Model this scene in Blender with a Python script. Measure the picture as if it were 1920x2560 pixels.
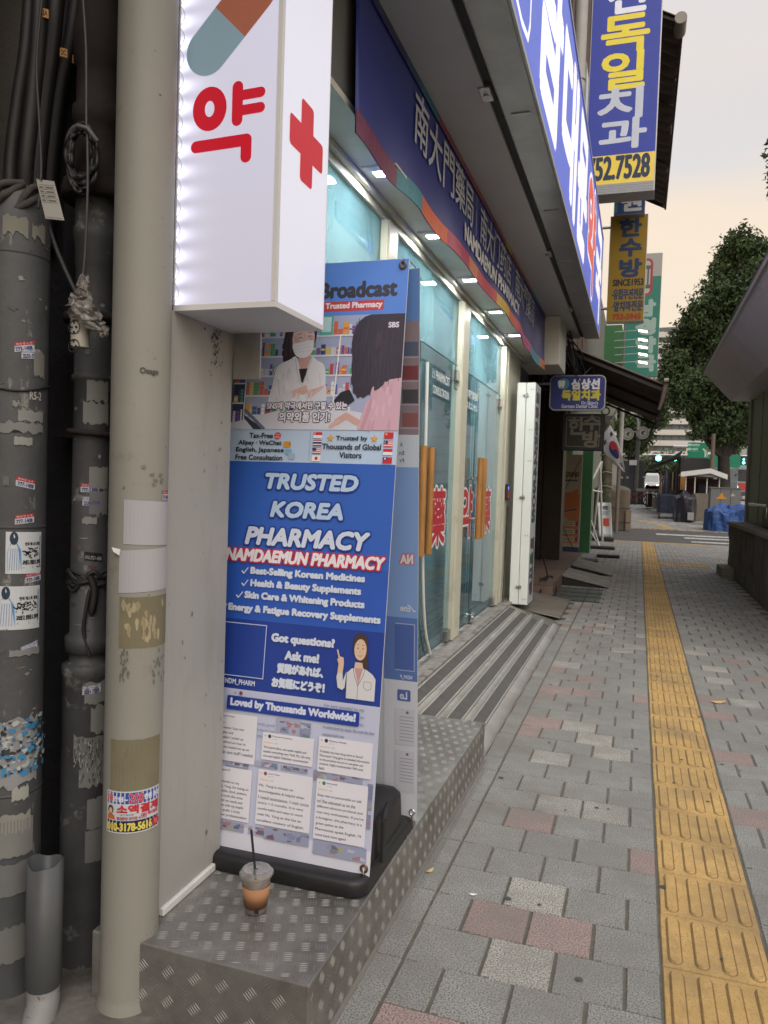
import bpy, math, random
import numpy as np
random.seed(7)
rng = np.random.default_rng(7)
for _o in list(bpy.data.objects):
    bpy.data.objects.remove(_o)
SC = bpy.context.scene
COL = SC.collection
PI = math.pi

# ---------------------------------------------------------------- camera
CAM_H = 1.4
FPX = 1923.0
RC = np.array([[0.94858857, 0.04321498, -0.31354775],
               [0.31479117, -0.02565696, 0.94881412],
               [0.0329583, -0.99873629, -0.03794159]])   # columns: camera right, down, forward in world space
from mathutils import Matrix, Vector
cd = bpy.data.cameras.new('camera')
cam = bpy.data.objects.new('camera', cd)
COL.objects.link(cam)
cam.matrix_world = Matrix(((RC[0, 0], -RC[0, 1], -RC[0, 2], 0), (RC[1, 0], -RC[1, 1], -RC[1, 2], 0),
                           (RC[2, 0], -RC[2, 1], -RC[2, 2], CAM_H), (0, 0, 0, 1)))
cd.sensor_fit = 'VERTICAL'
cd.sensor_height = 36.0
cd.sensor_width = 27.0
cd.lens = FPX / 2560 * 36.0
cd.clip_start = 0.05
cd.clip_end = 2000
cd.dof.use_dof = True
cd.dof.focus_distance = 3.2
cd.dof.aperture_fstop = 9.0
SC.camera = cam

# ---------------------------------------------------------------- sky, sun, exposure
world = bpy.data.worlds.new('World')
SC.world = world
world.use_nodes = True
wn = world.node_tree
wn.nodes.clear()


def _n(nt, t, **kw):
    n = nt.nodes.new(t)
    for k, v in kw.items():
        setattr(n, k, v)
    return n


SUN_ELEV, SUN_AZ = math.radians(50), math.radians(150)       # azimuth from +Y towards +X
out = _n(wn, 'ShaderNodeOutputWorld')
bgA = _n(wn, 'ShaderNodeBackground')
bgB = _n(wn, 'ShaderNodeBackground')
add = _n(wn, 'ShaderNodeAddShader')
sky = _n(wn, 'ShaderNodeTexSky', sky_type='NISHITA')
sky.sun_disc = False
sky.sun_elevation = SUN_ELEV
sky.sun_rotation = SUN_AZ
sky.dust_density = 4.0
bgA.inputs[1].default_value = 0.05
wn.links.new(sky.outputs[0], bgA.inputs[0])
tc = _n(wn, 'ShaderNodeTexCoord')
sep = _n(wn, 'ShaderNodeSeparateXYZ')
ramp = _n(wn, 'ShaderNodeValToRGB')
wn.links.new(tc.outputs['Generated'], sep.inputs[0])
noi = _n(wn, 'ShaderNodeTexNoise')
noi.inputs['Scale'].default_value = 1.6
noi.inputs['Detail'].default_value = 4
mp = _n(wn, 'ShaderNodeMapping')
mp.inputs['Scale'].default_value = (1, 1, 4.5)
wn.links.new(tc.outputs['Generated'], mp.inputs[0])
wn.links.new(mp.outputs[0], noi.inputs['Vector'])
ma = _n(wn, 'ShaderNodeMath', operation='MULTIPLY_ADD')
ma.inputs[1].default_value = 0.30
wn.links.new(noi.outputs['Fac'], ma.inputs[0])
wn.links.new(sep.outputs['Z'], ma.inputs[2])
wn.links.new(ma.outputs[0], ramp.inputs[0])
els = ramp.color_ramp.elements
els[0].position = 0.0
els[0].color = (1.08, 0.70, 0.36, 1)
els[1].position = 1.0
els[1].color = (0.84, 0.87, 0.93, 1)
for p_, c_ in ((0.20, (1.14, 0.80, 0.40, 1)), (0.30, (1.10, 0.79, 0.43, 1)), (0.38, (1.0, 0.77, 0.50, 1)), (0.44, (1.04, 0.81, 0.53, 1)), (0.54, (0.82, 0.74, 0.66, 1)), (0.62, (0.86, 0.76, 0.66, 1))):
    e = els.new(p_)
    e.color = c_
wn.links.new(ramp.outputs[0], bgB.inputs[0])
bgB.inputs[1].default_value = 0.70
wn.links.new(bgA.outputs[0], add.inputs[0])
wn.links.new(bgB.outputs[0], add.inputs[1])
wn.links.new(add.outputs[0], out.inputs[0])

sl = bpy.data.lights.new('sun', 'SUN')
sl.energy = 0.9
sl.angle = math.radians(60)
sl.color = (1, 0.95, 0.88)
so = bpy.data.objects.new('sun', sl)
COL.objects.link(so)
so.rotation_euler = (PI / 2 - SUN_ELEV, 0, PI - SUN_AZ)
SC.view_settings.view_transform = 'Standard'
SC.view_settings.look = 'None'
SC.view_settings.exposure = 0.25
SC.view_settings.gamma = 1.0
SC.view_settings.use_curve_mapping = False
SC.render.engine = 'CYCLES'
SC.cycles.use_denoising = True
SC.cycles.max_bounces = 6
SC.cycles.diffuse_bounces = 3
SC.cycles.glossy_bounces = 3
SC.cycles.transparent_max_bounces = 12
SC.cycles.caustics_reflective = False
SC.cycles.caustics_refractive = False


# ---------------------------------------------------------------- helpers
def lin(h):
    if isinstance(h, str):
        v = [int(h[i:i + 2], 16) / 255 for i in (0, 2, 4)]
        return tuple(x / 12.92 if x < 0.04045 else ((x + 0.055) / 1.055) ** 2.4 for x in v)
    return tuple(h)


def ray(px, py):
    return RC @ np.array([(px - 960) / FPX, (py - 1280) / FPX, 1.0])


def atY(px, py, Y):          # point of the plane y = Y seen at photo pixel (px, py): x, z
    d = ray(px, py)
    t = Y / d[1]
    return d[0] * t, CAM_H + d[2] * t


def atX(px, py, X):
    d = ray(px, py)
    t = X / d[0]
    return d[1] * t, CAM_H + d[2] * t


def atZ(px, py, z=0.0):
    d = ray(px, py)
    t = (z - CAM_H) / d[2]
    return d[0] * t, d[1] * t


_M = {}


def mat(name, col, rough=0.6, metal=0.0, var=0.12, vs=6.0, bump=0.0, bs=60.0, emit=None, es=1.0, dirt=None, ds=3.0, dl=(0.5, 0.62),
        stretch=(1, 1, 1), alpha=None, spec=None, speck=None, sps=250.0, spt=(0.45, 0.55), objrand=0.0, coat=0.0, streak=None, wd=False):
    if name in _M:
        return _M[name]
    m = bpy.data.materials.new(name)
    m.use_nodes = True
    nt = m.node_tree
    b = nt.nodes['Principled BSDF']
    L = nt.links.new
    col = lin(col)
    b.inputs['Roughness'].default_value = rough
    b.inputs['Metallic'].default_value = metal
    if spec is not None:
        b.inputs['Specular IOR Level'].default_value = spec
    if coat:
        b.inputs['Coat Weight'].default_value = coat
    t = _n(nt, 'ShaderNodeTexCoord')
    mpn = _n(nt, 'ShaderNodeMapping')
    mpn.inputs['Scale'].default_value = stretch
    L(t.outputs['Object'], mpn.inputs[0])
    n1 = _n(nt, 'ShaderNodeTexNoise')
    n1.inputs['Scale'].default_value = vs
    n1.inputs['Detail'].default_value = 6
    n1.inputs['Roughness'].default_value = 0.65
    L(mpn.outputs[0], n1.inputs['Vector'])
    mr = _n(nt, 'ShaderNodeMapRange')
    mr.inputs['From Min'].default_value = 0.25
    mr.inputs['From Max'].default_value = 0.75
    mr.inputs['To Min'].default_value = 1 - var
    mr.inputs['To Max'].default_value = 1 + var
    L(n1.outputs['Fac'], mr.inputs[0])
    val = mr.outputs[0]
    if objrand:
        oi = _n(nt, 'ShaderNodeObjectInfo')
        mo = _n(nt, 'ShaderNodeMapRange')
        mo.inputs['To Min'].default_value = 1 - objrand
        mo.inputs['To Max'].default_value = 1 + objrand
        L(oi.outputs['Random'], mo.inputs[0])
        mm = _n(nt, 'ShaderNodeMath', operation='MULTIPLY')
        L(val, mm.inputs[0])
        L(mo.outputs[0], mm.inputs[1])
        val = mm.outputs[0]
    vm = _n(nt, 'ShaderNodeVectorMath', operation='SCALE')
    vm.inputs[0].default_value = col
    L(val, vm.inputs['Scale'])
    cur = vm.outputs[0]
    if speck is not None:
        n3 = _n(nt, 'ShaderNodeTexNoise')
        n3.inputs['Scale'].default_value = sps
        n3.inputs['Detail'].default_value = 2
        L(t.outputs['Object'], n3.inputs['Vector'])
        m3 = _n(nt, 'ShaderNodeMapRange')
        m3.inputs['From Min'].default_value = spt[0]
        m3.inputs['From Max'].default_value = spt[1]
        L(n3.outputs['Fac'], m3.inputs[0])
        x3 = _n(nt, 'ShaderNodeMix', data_type='RGBA')
        L(m3.outputs[0], x3.inputs[0])
        L(cur, x3.inputs[6])
        x3.inputs[7].default_value = (*lin(speck), 1)
        cur = x3.outputs[2]
    if dirt is not None:
        n2 = _n(nt, 'ShaderNodeTexNoise')
        n2.inputs['Scale'].default_value = ds
        n2.inputs['Detail'].default_value = 8
        n2.inputs['Roughness'].default_value = 0.7
        mp2 = _n(nt, 'ShaderNodeMapping')
        mp2.inputs['Scale'].default_value = streak or (1, 1, 1)
        mp2.inputs['Location'].default_value = (3.1, 1.7, 0.4)
        if wd:
            gp_ = _n(nt, 'ShaderNodeNewGeometry')
            L(gp_.outputs['Position'], mp2.inputs[0])
        else:
            L(t.outputs['Object'], mp2.inputs[0])
        L(mp2.outputs[0], n2.inputs['Vector'])
        m2 = _n(nt, 'ShaderNodeMapRange')
        m2.inputs['From Min'].default_value = dl[0]
        m2.inputs['From Max'].default_value = dl[1]
        L(n2.outputs['Fac'], m2.inputs[0])
        x2 = _n(nt, 'ShaderNodeMix', data_type='RGBA')
        L(m2.outputs[0], x2.inputs[0])
        L(cur, x2.inputs[6])
        x2.inputs[7].default_value = (*lin(dirt), 1)
        cur = x2.outputs[2]
    L(cur, b.inputs['Base Color'])
    if bump:
        nb = _n(nt, 'ShaderNodeTexNoise')
        nb.inputs['Scale'].default_value = bs
        nb.inputs['Detail'].default_value = 4
        L(mpn.outputs[0], nb.inputs['Vector'])
        bp = _n(nt, 'ShaderNodeBump')
        bp.inputs['Strength'].default_value = 1.0
        bp.inputs['Distance'].default_value = bump
        L(nb.outputs['Fac'], bp.inputs['Height'])
        L(bp.outputs[0], b.inputs['Normal'])
    if emit is not None:
        b.inputs['Emission Color'].default_value = (*lin(emit), 1)
        b.inputs['Emission Strength'].default_value = es
    if alpha is not None:
        b.inputs['Alpha'].default_value = alpha
    _M[name] = m
    return m


def print_mat(name, emit=0.0, rough=0.45, var=0.06, gain=1.0):
    """flat print: colours come from the point colours of the printed shapes"""
    if name in _M:
        return _M[name]
    m = bpy.data.materials.new(name)
    m.use_nodes = True
    nt = m.node_tree
    b = nt.nodes['Principled BSDF']
    L = nt.links.new
    at = _n(nt, 'ShaderNodeAttribute', attribute_name='Col')
    t = _n(nt, 'ShaderNodeTexCoord')
    n1 = _n(nt, 'ShaderNodeTexNoise')
    n1.inputs['Scale'].default_value = 9
    n1.inputs['Detail'].default_value = 6
    L(t.outputs['Object'], n1.inputs['Vector'])
    mr = _n(nt, 'ShaderNodeMapRange')
    mr.inputs['To Min'].default_value = 1 - var
    mr.inputs['To Max'].default_value = 1 + var
    L(n1.outputs['Fac'], mr.inputs[0])
    vm = _n(nt, 'ShaderNodeVectorMath', operation='SCALE')
    L(at.outputs['Color'], vm.inputs[0])
    L(mr.outputs[0], vm.inputs['Scale'])
    L(vm.outputs[0], b.inputs['Base Color'])
    b.inputs['Roughness'].default_value = rough
    if emit:
        L(vm.outputs[0], b.inputs['Emission Color'])
        b.inputs['Emission Strength'].default_value = emit
    _M[name] = m
    return m


class MB:
    """collects shapes that become ONE mesh"""

    def __init__(s):
        s.v, s.f, s.c, s.sm = [], [], [], []

    def add(s, verts, faces, col=None, smooth=False):
        o = len(s.v)
        s.v += [tuple(map(float, p)) for p in verts]
        s.f += [[i + o for i in f] for f in faces]
        s.c += [col] * len(verts)
        s.sm += [smooth] * len(faces)
        return s

    def box(s, x0, x1, y0, y1, z0, z1, col=None):
        v = [(x0, y0, z0), (x1, y0, z0), (x1, y1, z0), (x0, y1, z0), (x0, y0, z1), (x1, y0, z1), (x1, y1, z1), (x0, y1, z1)]
        return s.add(v, [(0, 3, 2, 1), (4, 5, 6, 7), (0, 1, 5, 4), (1, 2, 6, 5), (2, 3, 7, 6), (3, 0, 4, 7)], col)

    def obox(s, p, ax, ay, az, col=None):
        """box from corner p with edge vectors"""
        p, ax, ay, az = map(np.array, (p, ax, ay, az))
        v = [p, p + ax, p + ax + ay, p + ay, p + az, p + ax + az, p + ax + ay + az, p + ay + az]
        return s.add(v, [(0, 3, 2, 1), (4, 5, 6, 7), (0, 1, 5, 4), (1, 2, 6, 5), (2, 3, 7, 6), (3, 0, 4, 7)], col)

    def tube(s, pts, r, n=10, cap=True, col=None, smooth=True):
        P = [np.array(p, float) for p in pts]
        if not hasattr(r, '__len__'):
            r = [r] * len(P)
        rings = []
        up = None
        for i, p in enumerate(P):
            d = P[min(i + 1, len(P) - 1)] - P[max(i - 1, 0)]
            d /= (np.linalg.norm(d) + 1e-9)
            if up is None:
                a = np.array([0, 0, 1.0]) if abs(d[2]) < 0.9 else np.array([1.0, 0, 0])
                up = np.cross(d, a)
            up = up - d * up.dot(d)
            up /= (np.linalg.norm(up) + 1e-9)
            w = np.cross(d, up)
            rings.append([p + r[i] * (math.cos(2 * PI * k / n) * up + math.sin(2 * PI * k / n) * w) for k in range(n)])
        v = [q for rg in rings for q in rg]
        f = [(i * n + k, i * n + (k + 1) % n, (i + 1) * n + (k + 1) % n, (i + 1) * n + k) for i in range(len(P) - 1) for k in range(n)]
        s.add(v, f, col, smooth)
        if cap:
            s.add(rings[0], [tuple(range(n))[::-1]], col)
            s.add(rings[-1], [tuple(range(n))], col)
        return s

    def cyl(s, x, y, z0, z1, r0, r1=None, n=24, cap=True, col=None):
        return s.tube([(x, y, z0), (x, y, z1)], [r0, r1 if r1 is not None else r0], n, cap, col)

    def lathe(s, x, y, prof, n=28, col=None):
        v = [(x + r * math.cos(2 * PI * k / n), y + r * math.sin(2 * PI * k / n), z) for r, z in prof for k in range(n)]
        f = [(i * n + k, i * n + (k + 1) % n, (i + 1) * n + (k + 1) % n, (i + 1) * n + k) for i in range(len(prof) - 1) for k in range(n)]
        return s.add(v, f, col, True)

    def quad(s, a, b, c, d, col=None):
        return s.add([a, b, c, d], [(0, 1, 2, 3)], col)

    def build(s, name, m, parent=None, kind=None, label=None, bevel=0.0, seg=2):
        me = bpy.data.meshes.new(name)
        me.from_pydata(s.v, [], s.f)
        if any(c is not None for c in s.c):
            a = me.color_attributes.new('Col', 'FLOAT_COLOR', 'POINT')
            arr = np.array([(*(c or (1, 1, 1)), 1.0) for c in s.c], np.float32)
            a.data.foreach_set('color', arr.ravel())
        me.polygons.foreach_set('use_smooth', s.sm)
        me.materials.append(m)
        me.update()
        o = bpy.data.objects.new(name, me)
        COL.objects.link(o)
        if bevel:
            md = o.modifiers.new('edge', 'BEVEL')
            md.width = bevel
            md.segments = seg
            md.limit_method = 'ANGLE'
        if parent is not None:
            attach(o, parent)
        if kind:
            o['kind'] = kind
        if label:
            o['label'] = label
        return o


def attach(o, parent):
    """shapes are written in world space; parents are only ever translated when built"""
    o.parent = parent
    w = parent.location if parent.parent is None else Vector((0, 0, 0))
    o.matrix_parent_inverse = Matrix.Translation(-Vector(w))


def thing(name, label, cat, loc=(0, 0, 0), group=None):
    o = bpy.data.objects.new(name, None)
    o.empty_display_size = 0.1
    COL.objects.link(o)
    o.location = loc
    o['label'] = label
    o['category'] = cat
    if group:
        o['group'] = group
    return o


def tag(o, label, cat, group=None):
    o['label'] = label
    o['category'] = cat
    if group:
        o['group'] = group
    return o


def dup(root, loc, label=None):
    r = root.copy()
    COL.objects.link(r)
    r.location = loc
    if label:
        r['label'] = label
    for ch in [c for c in bpy.data.objects if c.parent == root]:
        c = ch.copy()
        COL.objects.link(c)
        c.parent = r
        for g in [g for g in bpy.data.objects if g.parent == ch]:
            d = g.copy()
            COL.objects.link(d)
            d.parent = c
    return r


# ---- flat print: shapes in a (u, v) plane, laid on any surface
_G = {}


def glyphs(s):
    """vertices (centred box 0..1) and faces of a line of text"""
    if s in _G:
        return _G[s]
    c = bpy.data.curves.new('lettering', 'FONT')
    c.body = s
    c.size = 1.0
    c.resolution_u = 3
    c.fill_mode = 'FRONT'
    o = bpy.data.objects.new('lettering', c)
    COL.objects.link(o)
    dg = bpy.context.evaluated_depsgraph_get()
    me = bpy.data.meshes.new_from_object(o.evaluated_get(dg))
    v = np.zeros(len(me.vertices) * 3)
    me.vertices.foreach_get('co', v)
    v = v.reshape(-1, 3)[:, :2]
    f = [tuple(p.vertices) for p in me.polygons]
    bpy.data.objects.remove(o)
    bpy.data.curves.remove(c)
    bpy.data.meshes.remove(me)
    _G[s] = (v, f)
    return _G[s]


class Art:
    def __init__(s, O=(0, 0, 0), U=(1, 0, 0), V=(0, 0, 1), dz=2e-5, fn=None, mirror=False, lift=0.0003):
        s.O, s.U, s.V = map(lambda a: np.array(a, float), (O, U, V))
        s.N = np.cross(s.U, s.V)
        s.dz, s.fn, s.k, s.mb, s.mirror, s.lift = dz, fn, 0, MB(), mirror, lift

    def put(s, pts, faces, col):
        s.k += 1
        h = s.lift + s.k * s.dz
        P = np.asarray(pts, float)
        if s.fn:
            v = [s.fn(u, w, h) for u, w in P]
        else:
            sg = -1 if s.mirror else 1
            v = s.O + np.outer(P[:, 0] * sg, s.U) + np.outer(P[:, 1], s.V) + s.N * h
        s.mb.add(v, faces, lin(col))

    def poly(s, pts, col):
        s.put(pts, [tuple(range(len(pts)))], col)

    def soft(s, pts, col, n=4):
        P = [np.array(p, float) for p in pts]
        o, m = [], len(pts)
        for i in range(m):
            a, b, c, d = P[i - 1], P[i], P[(i + 1) % m], P[(i + 2) % m]
            for k in range(n):
                t = k / n
                o.append(0.5 * ((2 * b) + (-a + c) * t + (2 * a - 5 * b + 4 * c - d) * t * t + (-a + 3 * b - 3 * c + d) * t ** 3))
        s.poly(o, col)

    def rect(s, x0, y0, x1, y1, col, cols=1):
        if cols == 1:
            s.poly([(x0, y0), (x1, y0), (x1, y1), (x0, y1)], col)
        else:
            xs = np.linspace(x0, x1, cols + 1)
            s.put([(x, y0) for x in xs] + [(x, y1) for x in xs],
                  [(i, i + 1, cols + 2 + i, cols + 1 + i) for i in range(cols)], col)

    def rrect(s, x0, y0, x1, y1, r, col, n=5):
        pts = []
        for cx, cy, a in ((x1 - r, y0 + r, -PI / 2), (x1 - r, y1 - r, 0), (x0 + r, y1 - r, PI / 2), (x0 + r, y0 + r, PI)):
            pts += [(cx + r * math.cos(a + PI / 2 * k / n), cy + r * math.sin(a + PI / 2 * k / n)) for k in range(n + 1)]
        s.poly(pts, col)

    def disc(s, x, y, rx, col, ry=None, n=20):
        ry = ry or rx
        s.poly([(x + rx * math.cos(2 * PI * k / n), y + ry * math.sin(2 * PI * k / n)) for k in range(n)], col)

    def ring(s, x, y, rx, ry, w, col, n=28):
        v = [(x + (rx + q) * math.cos(2 * PI * k / n), y + (ry + q) * math.sin(2 * PI * k / n)) for q in (-w / 2, w / 2) for k in range(n)]
        s.put(v, [(k, (k + 1) % n, n + (k + 1) % n, n + k) for k in range(n)], col)

    def stroke(s, pts, w, col, n=8):
        for (a, b) in zip(pts[:-1], pts[1:]):
            d = np.array(b, float) - np.array(a, float)
            t = math.atan2(d[1], d[0])
            P = [(b[0] + w / 2 * math.cos(t - PI / 2 + PI * k / n), b[1] + w / 2 * math.sin(t - PI / 2 + PI * k / n)) for k in range(n + 1)]
            P += [(a[0] + w / 2 * math.cos(t + PI / 2 + PI * k / n), a[1] + w / 2 * math.sin(t + PI / 2 + PI * k / n)) for k in range(n + 1)]
            s.poly(P, col)

    def line(s, pts, w, col):
        for (a, b) in zip(pts[:-1], pts[1:]):
            d = np.array(b, float) - np.array(a, float)
            L = np.linalg.norm(d) + 1e-9
            q = np.array([-d[1], d[0]]) / L * w / 2
            a, b = np.array(a), np.array(b)
            s.poly([a - q, b - q, b + q, a + q], col)

    def text(s, t, x0, y0, x1, y1, col, bold=0.0, edge=0.0, ecol=None, shear=0.0, rot=0.0, keep=False):
        """line of text fitted to the box; bold and edge thicken in plane units"""
        v, f = glyphs(t)
        if not len(v):
            return
        lo, hi = v.min(0), v.max(0)
        sx, sy = (x1 - x0) / (hi[0] - lo[0]), (y1 - y0) / (hi[1] - lo[1])
        if keep:
            sx = sy
        q = (v - lo) * [sx, sy]
        q[:, 0] += shear * q[:, 1]
        if shear:
            q[:, 0] *= (x1 - x0) / (q[:, 0].max() + 1e-9)
        if rot:
            c, n = math.cos(rot), math.sin(rot)
            q = q @ np.array([[c, n], [-n, c]])
        q += [x0, y0]

        def many(r, colr, n):
            for k in range(n):
                a = 2 * PI * k / n + 0.2
                s.put(q + [r * math.cos(a), r * math.sin(a)], f, colr)
        if edge:
            many(edge, ecol, 12)
        if bold:
            many(bold, col, 6 if bold < 0.006 else 8)
        s.put(q, f, col)

    def build(s, name, m, parent=None, **kw):
        return s.mb.build(name, m, parent, **kw)


def smooth_path(pts, n=8):
    P = [np.array(p, float) for p in pts]
    P = [2 * P[0] - P[1]] + P + [2 * P[-1] - P[-2]]
    o = []
    for i in range(1, len(P) - 2):
        for k in range(n):
            t = k / n
            a, b, c, d = P[i - 1], P[i], P[i + 1], P[i + 2]
            o.append(0.5 * ((2 * b) + (-a + c) * t + (2 * a - 5 * b + 4 * c - d) * t * t + (-a + 3 * b - 3 * c + d) * t ** 3))
    o.append(P[-2])
    return o


def ground_z(y):
    return float(np.interp(y, [43, 50, 75, 150, 400], [0, 0.55, 1.3, 2.5, 5]))


PRINT = print_mat('printed_vinyl')
PRINT_MATT = print_mat('printed_fabric', rough=0.7)

# ================================================================ the ground
M_GROUT = mat('dark_joint_sand', (0.125, 0.112, 0.09), 0.95, var=0.3, vs=20, bump=0.002)
M_ASPH = mat('worn_asphalt', (0.085, 0.082, 0.08), 0.9, var=0.25, vs=3, bump=0.003, bs=120, speck=(0.2, 0.2, 0.2), sps=160, spt=(0.6, 0.72))
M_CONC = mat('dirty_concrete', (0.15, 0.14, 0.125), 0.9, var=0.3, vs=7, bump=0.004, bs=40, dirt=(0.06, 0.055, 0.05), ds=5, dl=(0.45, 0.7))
SPK = dict(rough=0.85, vs=9, bump=0.0012, bs=260, dirt=(0.185, 0.175, 0.16), ds=2.3, dl=(0.42, 0.72), wd=True)
M_PG = mat('grey_granite_paver', (0.305, 0.302, 0.285), var=0.14, speck=(0.13, 0.13, 0.122), sps=190, spt=(0.44, 0.62), objrand=0.09, **SPK)
M_PP = mat('pink_granite_paver', (0.36, 0.27, 0.25), var=0.13, speck=(0.17, 0.12, 0.115), sps=190, spt=(0.44, 0.62), objrand=0.1, **SPK)
M_PL = mat('pale_granite_paver', (0.50, 0.48, 0.43), var=0.13, speck=(0.16, 0.16, 0.15), sps=190, spt=(0.42, 0.6), objrand=0.1, **SPK)
M_YEL = mat('yellow_tactile_concrete', (0.52, 0.335, 0.125), 0.8, var=0.16, vs=14, bump=0.0008, bs=200, dirt=(0.24, 0.17, 0.09), ds=3, dl=(0.45, 0.75), wd=True, objrand=0.09,
            speck=(0.36, 0.215, 0.07), sps=120, spt=(0.5, 0.75))
M_WHITE_PAINT = mat('worn_road_paint', (0.62, 0.61, 0.58), 0.8, var=0.15, dirt=(0.25, 0.24, 0.23), ds=6, dl=(0.45, 0.7))

# ground sheet out to the horizon (asphalt), rising gently beyond the crossing
g = MB()
ys = [-30, 43, 50, 60, 75, 100, 150, 250, 400, 900]
for a, b in zip(ys[:-1], ys[1:]):
    for xa, xb in ((-300, -20), (-20, 20), (20, 300)):
        za, zb = ground_z(a) - 0.03, ground_z(b) - 0.03
        g.quad((xa, a, za), (xb, a, za), (xb, b, zb), (xa, b, zb))
g.build('ground', M_ASPH, kind='structure')
cr = MB()
cr.box(-4, 8, 22.75, 30.6, -0.08, -0.022)
cr.build('road', M_ASPH, kind='structure')
for (x0, x1, y0, y1) in ((0.6, 6.5, 27.1, 27.7), (1.4, 6.5, 25.6, 26.1), (1.5, 6.5, 23.8, 24.2)):
    tag(MB().box(x0, x1, y0, y1, -0.022, -0.014).build('crosswalk_stripe', M_WHITE_PAINT), {27.1: 'worn white crosswalk stripe nearest the far pavement', 25.6: 'worn white crosswalk stripe in the middle of the crossing', 23.8: 'worn white crosswalk stripe nearest the yellow tactile path'}[y0], 'road marking', 'white stripes of the crosswalk')

pv = MB()
pv.box(-4.0, 1.62, -3, 22.55, -0.06, -0.0055)
pv.box(1.62, 8.0, 14.86, 22.55, -0.06, -0.0055)
pave = pv.build('pavement', M_GROUT, kind='structure')
tagk = MB().box(-4, 8, 22.555, 22.70, -0.10, -0.004).build('kerb', mat('granite_kerb', (0.36, 0.34, 0.31), 0.85, var=0.2, vs=5, bump=0.002), kind='structure', bevel=0.012)


def paver_mesh(w, d, name, m, notch=0.0045):
    b = MB()
    h = 0.004
    v = [(-w / 2, -d / 2, -0.02), (w / 2, -d / 2, -0.02), (w / 2, d / 2, -0.02), (-w / 2, d / 2, -0.02),
         (-w / 2, -d / 2, -h), (w / 2, -d / 2, -h), (w / 2, d / 2, -h), (-w / 2, d / 2, -h),
         (-w / 2 + notch, -d / 2 + notch, 0), (w / 2 - notch, -d / 2 + notch, 0), (w / 2 - notch, d / 2 - notch, 0), (-w / 2 + notch, d / 2 - notch, 0)]
    f = []
    for i in range(4):
        j = (i + 1) % 4
        f += [(i, j, 4 + j, 4 + i), (4 + i, 4 + j, 8 + j, 8 + i)]
    f.append((8, 9, 10, 11))
    b.add(v, f)
    me = bpy.data.meshes.new(name)
    me.from_pydata(b.v, [], b.f)
    me.materials.append(m)
    return me


# paver cells: 0.2 m running bond, rows across the pavement
cells = []
PITCH = 0.2
TL, TR = 0.122, 0.434
y_first = 0.141 - 3 * 0.2
row = 0
y = y_first
KNOWN = {}
for p_ in ((0.03, 3.03), (-0.26, 2.44), (-0.44, 3.23), (-0.48, 4.45), (-0.51, 5.43), (-0.38, 5.49), (-0.49, 5.27), (0.54, 3.63), (0.58, 4.44), (0.62, 5.66), (-0.35, 2.49), (-0.5, 1.89), (-0.49, 6.11), (0.9, 7.1), (1.2, 4.9)):
    KNOWN[p_] = 1
for p_ in ((-0.18, 2.62), (-0.19, 2.26), (-0.18, 3.44), (0.02, 3.42), (0.02, 4.26), (-0.48, 4.48), (-0.44, 4.1), (-0.38, 6.29), (0.77, 5.69), (-0.3, 7.9), (0.6, 7.4)):
    KNOWN[p_] = 2
while y < 22.5:
    half = row % 2
    # left of the tactile line
    xs = [TL]
    x = TL - (0.1 if half else 0.2)
    while x > -0.60:
        xs.append(x)
        x -= 0.2
    if xs[-1] + 0.603 < 0.04:
        xs.pop()
    xs.append(-0.603)
    x = -0.603 - 0.2 if half else -0.603 - 0.1
    while x > -2.2:
        xs.append(x)
        x -= 0.2
    for a, b in zip(xs[1:], xs[:-1]):
        if b - a > 0.03:
            cells.append((a, b, y))
    xs = [TR]
    x = TR + (0.1 if half else 0.2)
    lim = 1.62 if y < 14.8 else 6.0
    while x < lim:
        xs.append(x)
        x += 0.2
    for a, b in zip(xs[:-1], xs[1:]):
        cells.append((a, b, y))
    y += PITCH
    row += 1
gone = lambda a, b, y: (b < -0.64 and y < 9.6) or (b < -0.97 and 9.4 < y < 15.8) or (b < -1.5) or (b < -1.1 and y > 15)
cells = [c for c in cells if not gone(*c)]


def ckind(a, b, y):
    for (x_, y_), k in KNOWN.items():
        if a <= x_ <= b and y <= y_ <= y + 0.2:
            return k
    r = random.random()
    if y < 3.6 and a < 0.45:
        return 0
    return 1 if r < 0.055 else (2 if r < 0.12 else 0)


vis = lambda a, b, y: y > 1.0 and (b < 0.5 + y * 0.16 or y > 4)
near = sorted([c for c in cells if vis(*c) and c[2] < 9], key=lambda c: c[2] + 0.2 * abs(c[0]))[:300]
nearset = set(near)
PM = {}
MTS = (M_PG, M_PP, M_PL)
for c in near:
    a, b, yy = c
    k = ckind(*c)
    w = round(b - a, 3)
    key = (w, k)
    if key not in PM:
        PM[key] = paver_mesh(w - 0.0095, PITCH - 0.0045, 'paver', MTS[k], 0.003)
    o = bpy.data.objects.new('paver', PM[key])
    COL.objects.link(o)
    o.parent = pave
    o.location = ((a + b) / 2 + random.uniform(-.001, .001), yy + 0.1 + random.uniform(-.0012, .0012), random.uniform(-0.0015, 0.001))
    o.rotation_euler = (random.uniform(-.006, .006), random.uniform(-.006, .006), random.uniform(-.006, .006))
farm = [MB(), MB(), MB()]
for c in cells:
    if c in nearset:
        continue
    a, b, yy = c
    j, h, n = 0.0031, random.uniform(-0.002, 0.001), 0.005
    x0, x1, y0, y1 = a + .0045, b - .0045, yy + .0022, yy + PITCH - .0022
    v = [(x0, y0, -0.014), (x1, y0, -0.014), (x1, y1, -0.014), (x0, y1, -0.014), (x0 + n, y0 + n, h), (x1 - n, y0 + n, h), (x1 - n, y1 - n, h), (x0 + n, y1 - n, h)]
    farm[ckind(*c)].add(v, [(0, 1, 5, 4), (1, 2, 6, 5), (2, 3, 7, 6), (3, 0, 4, 7), (4, 5, 6, 7)])
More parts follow.
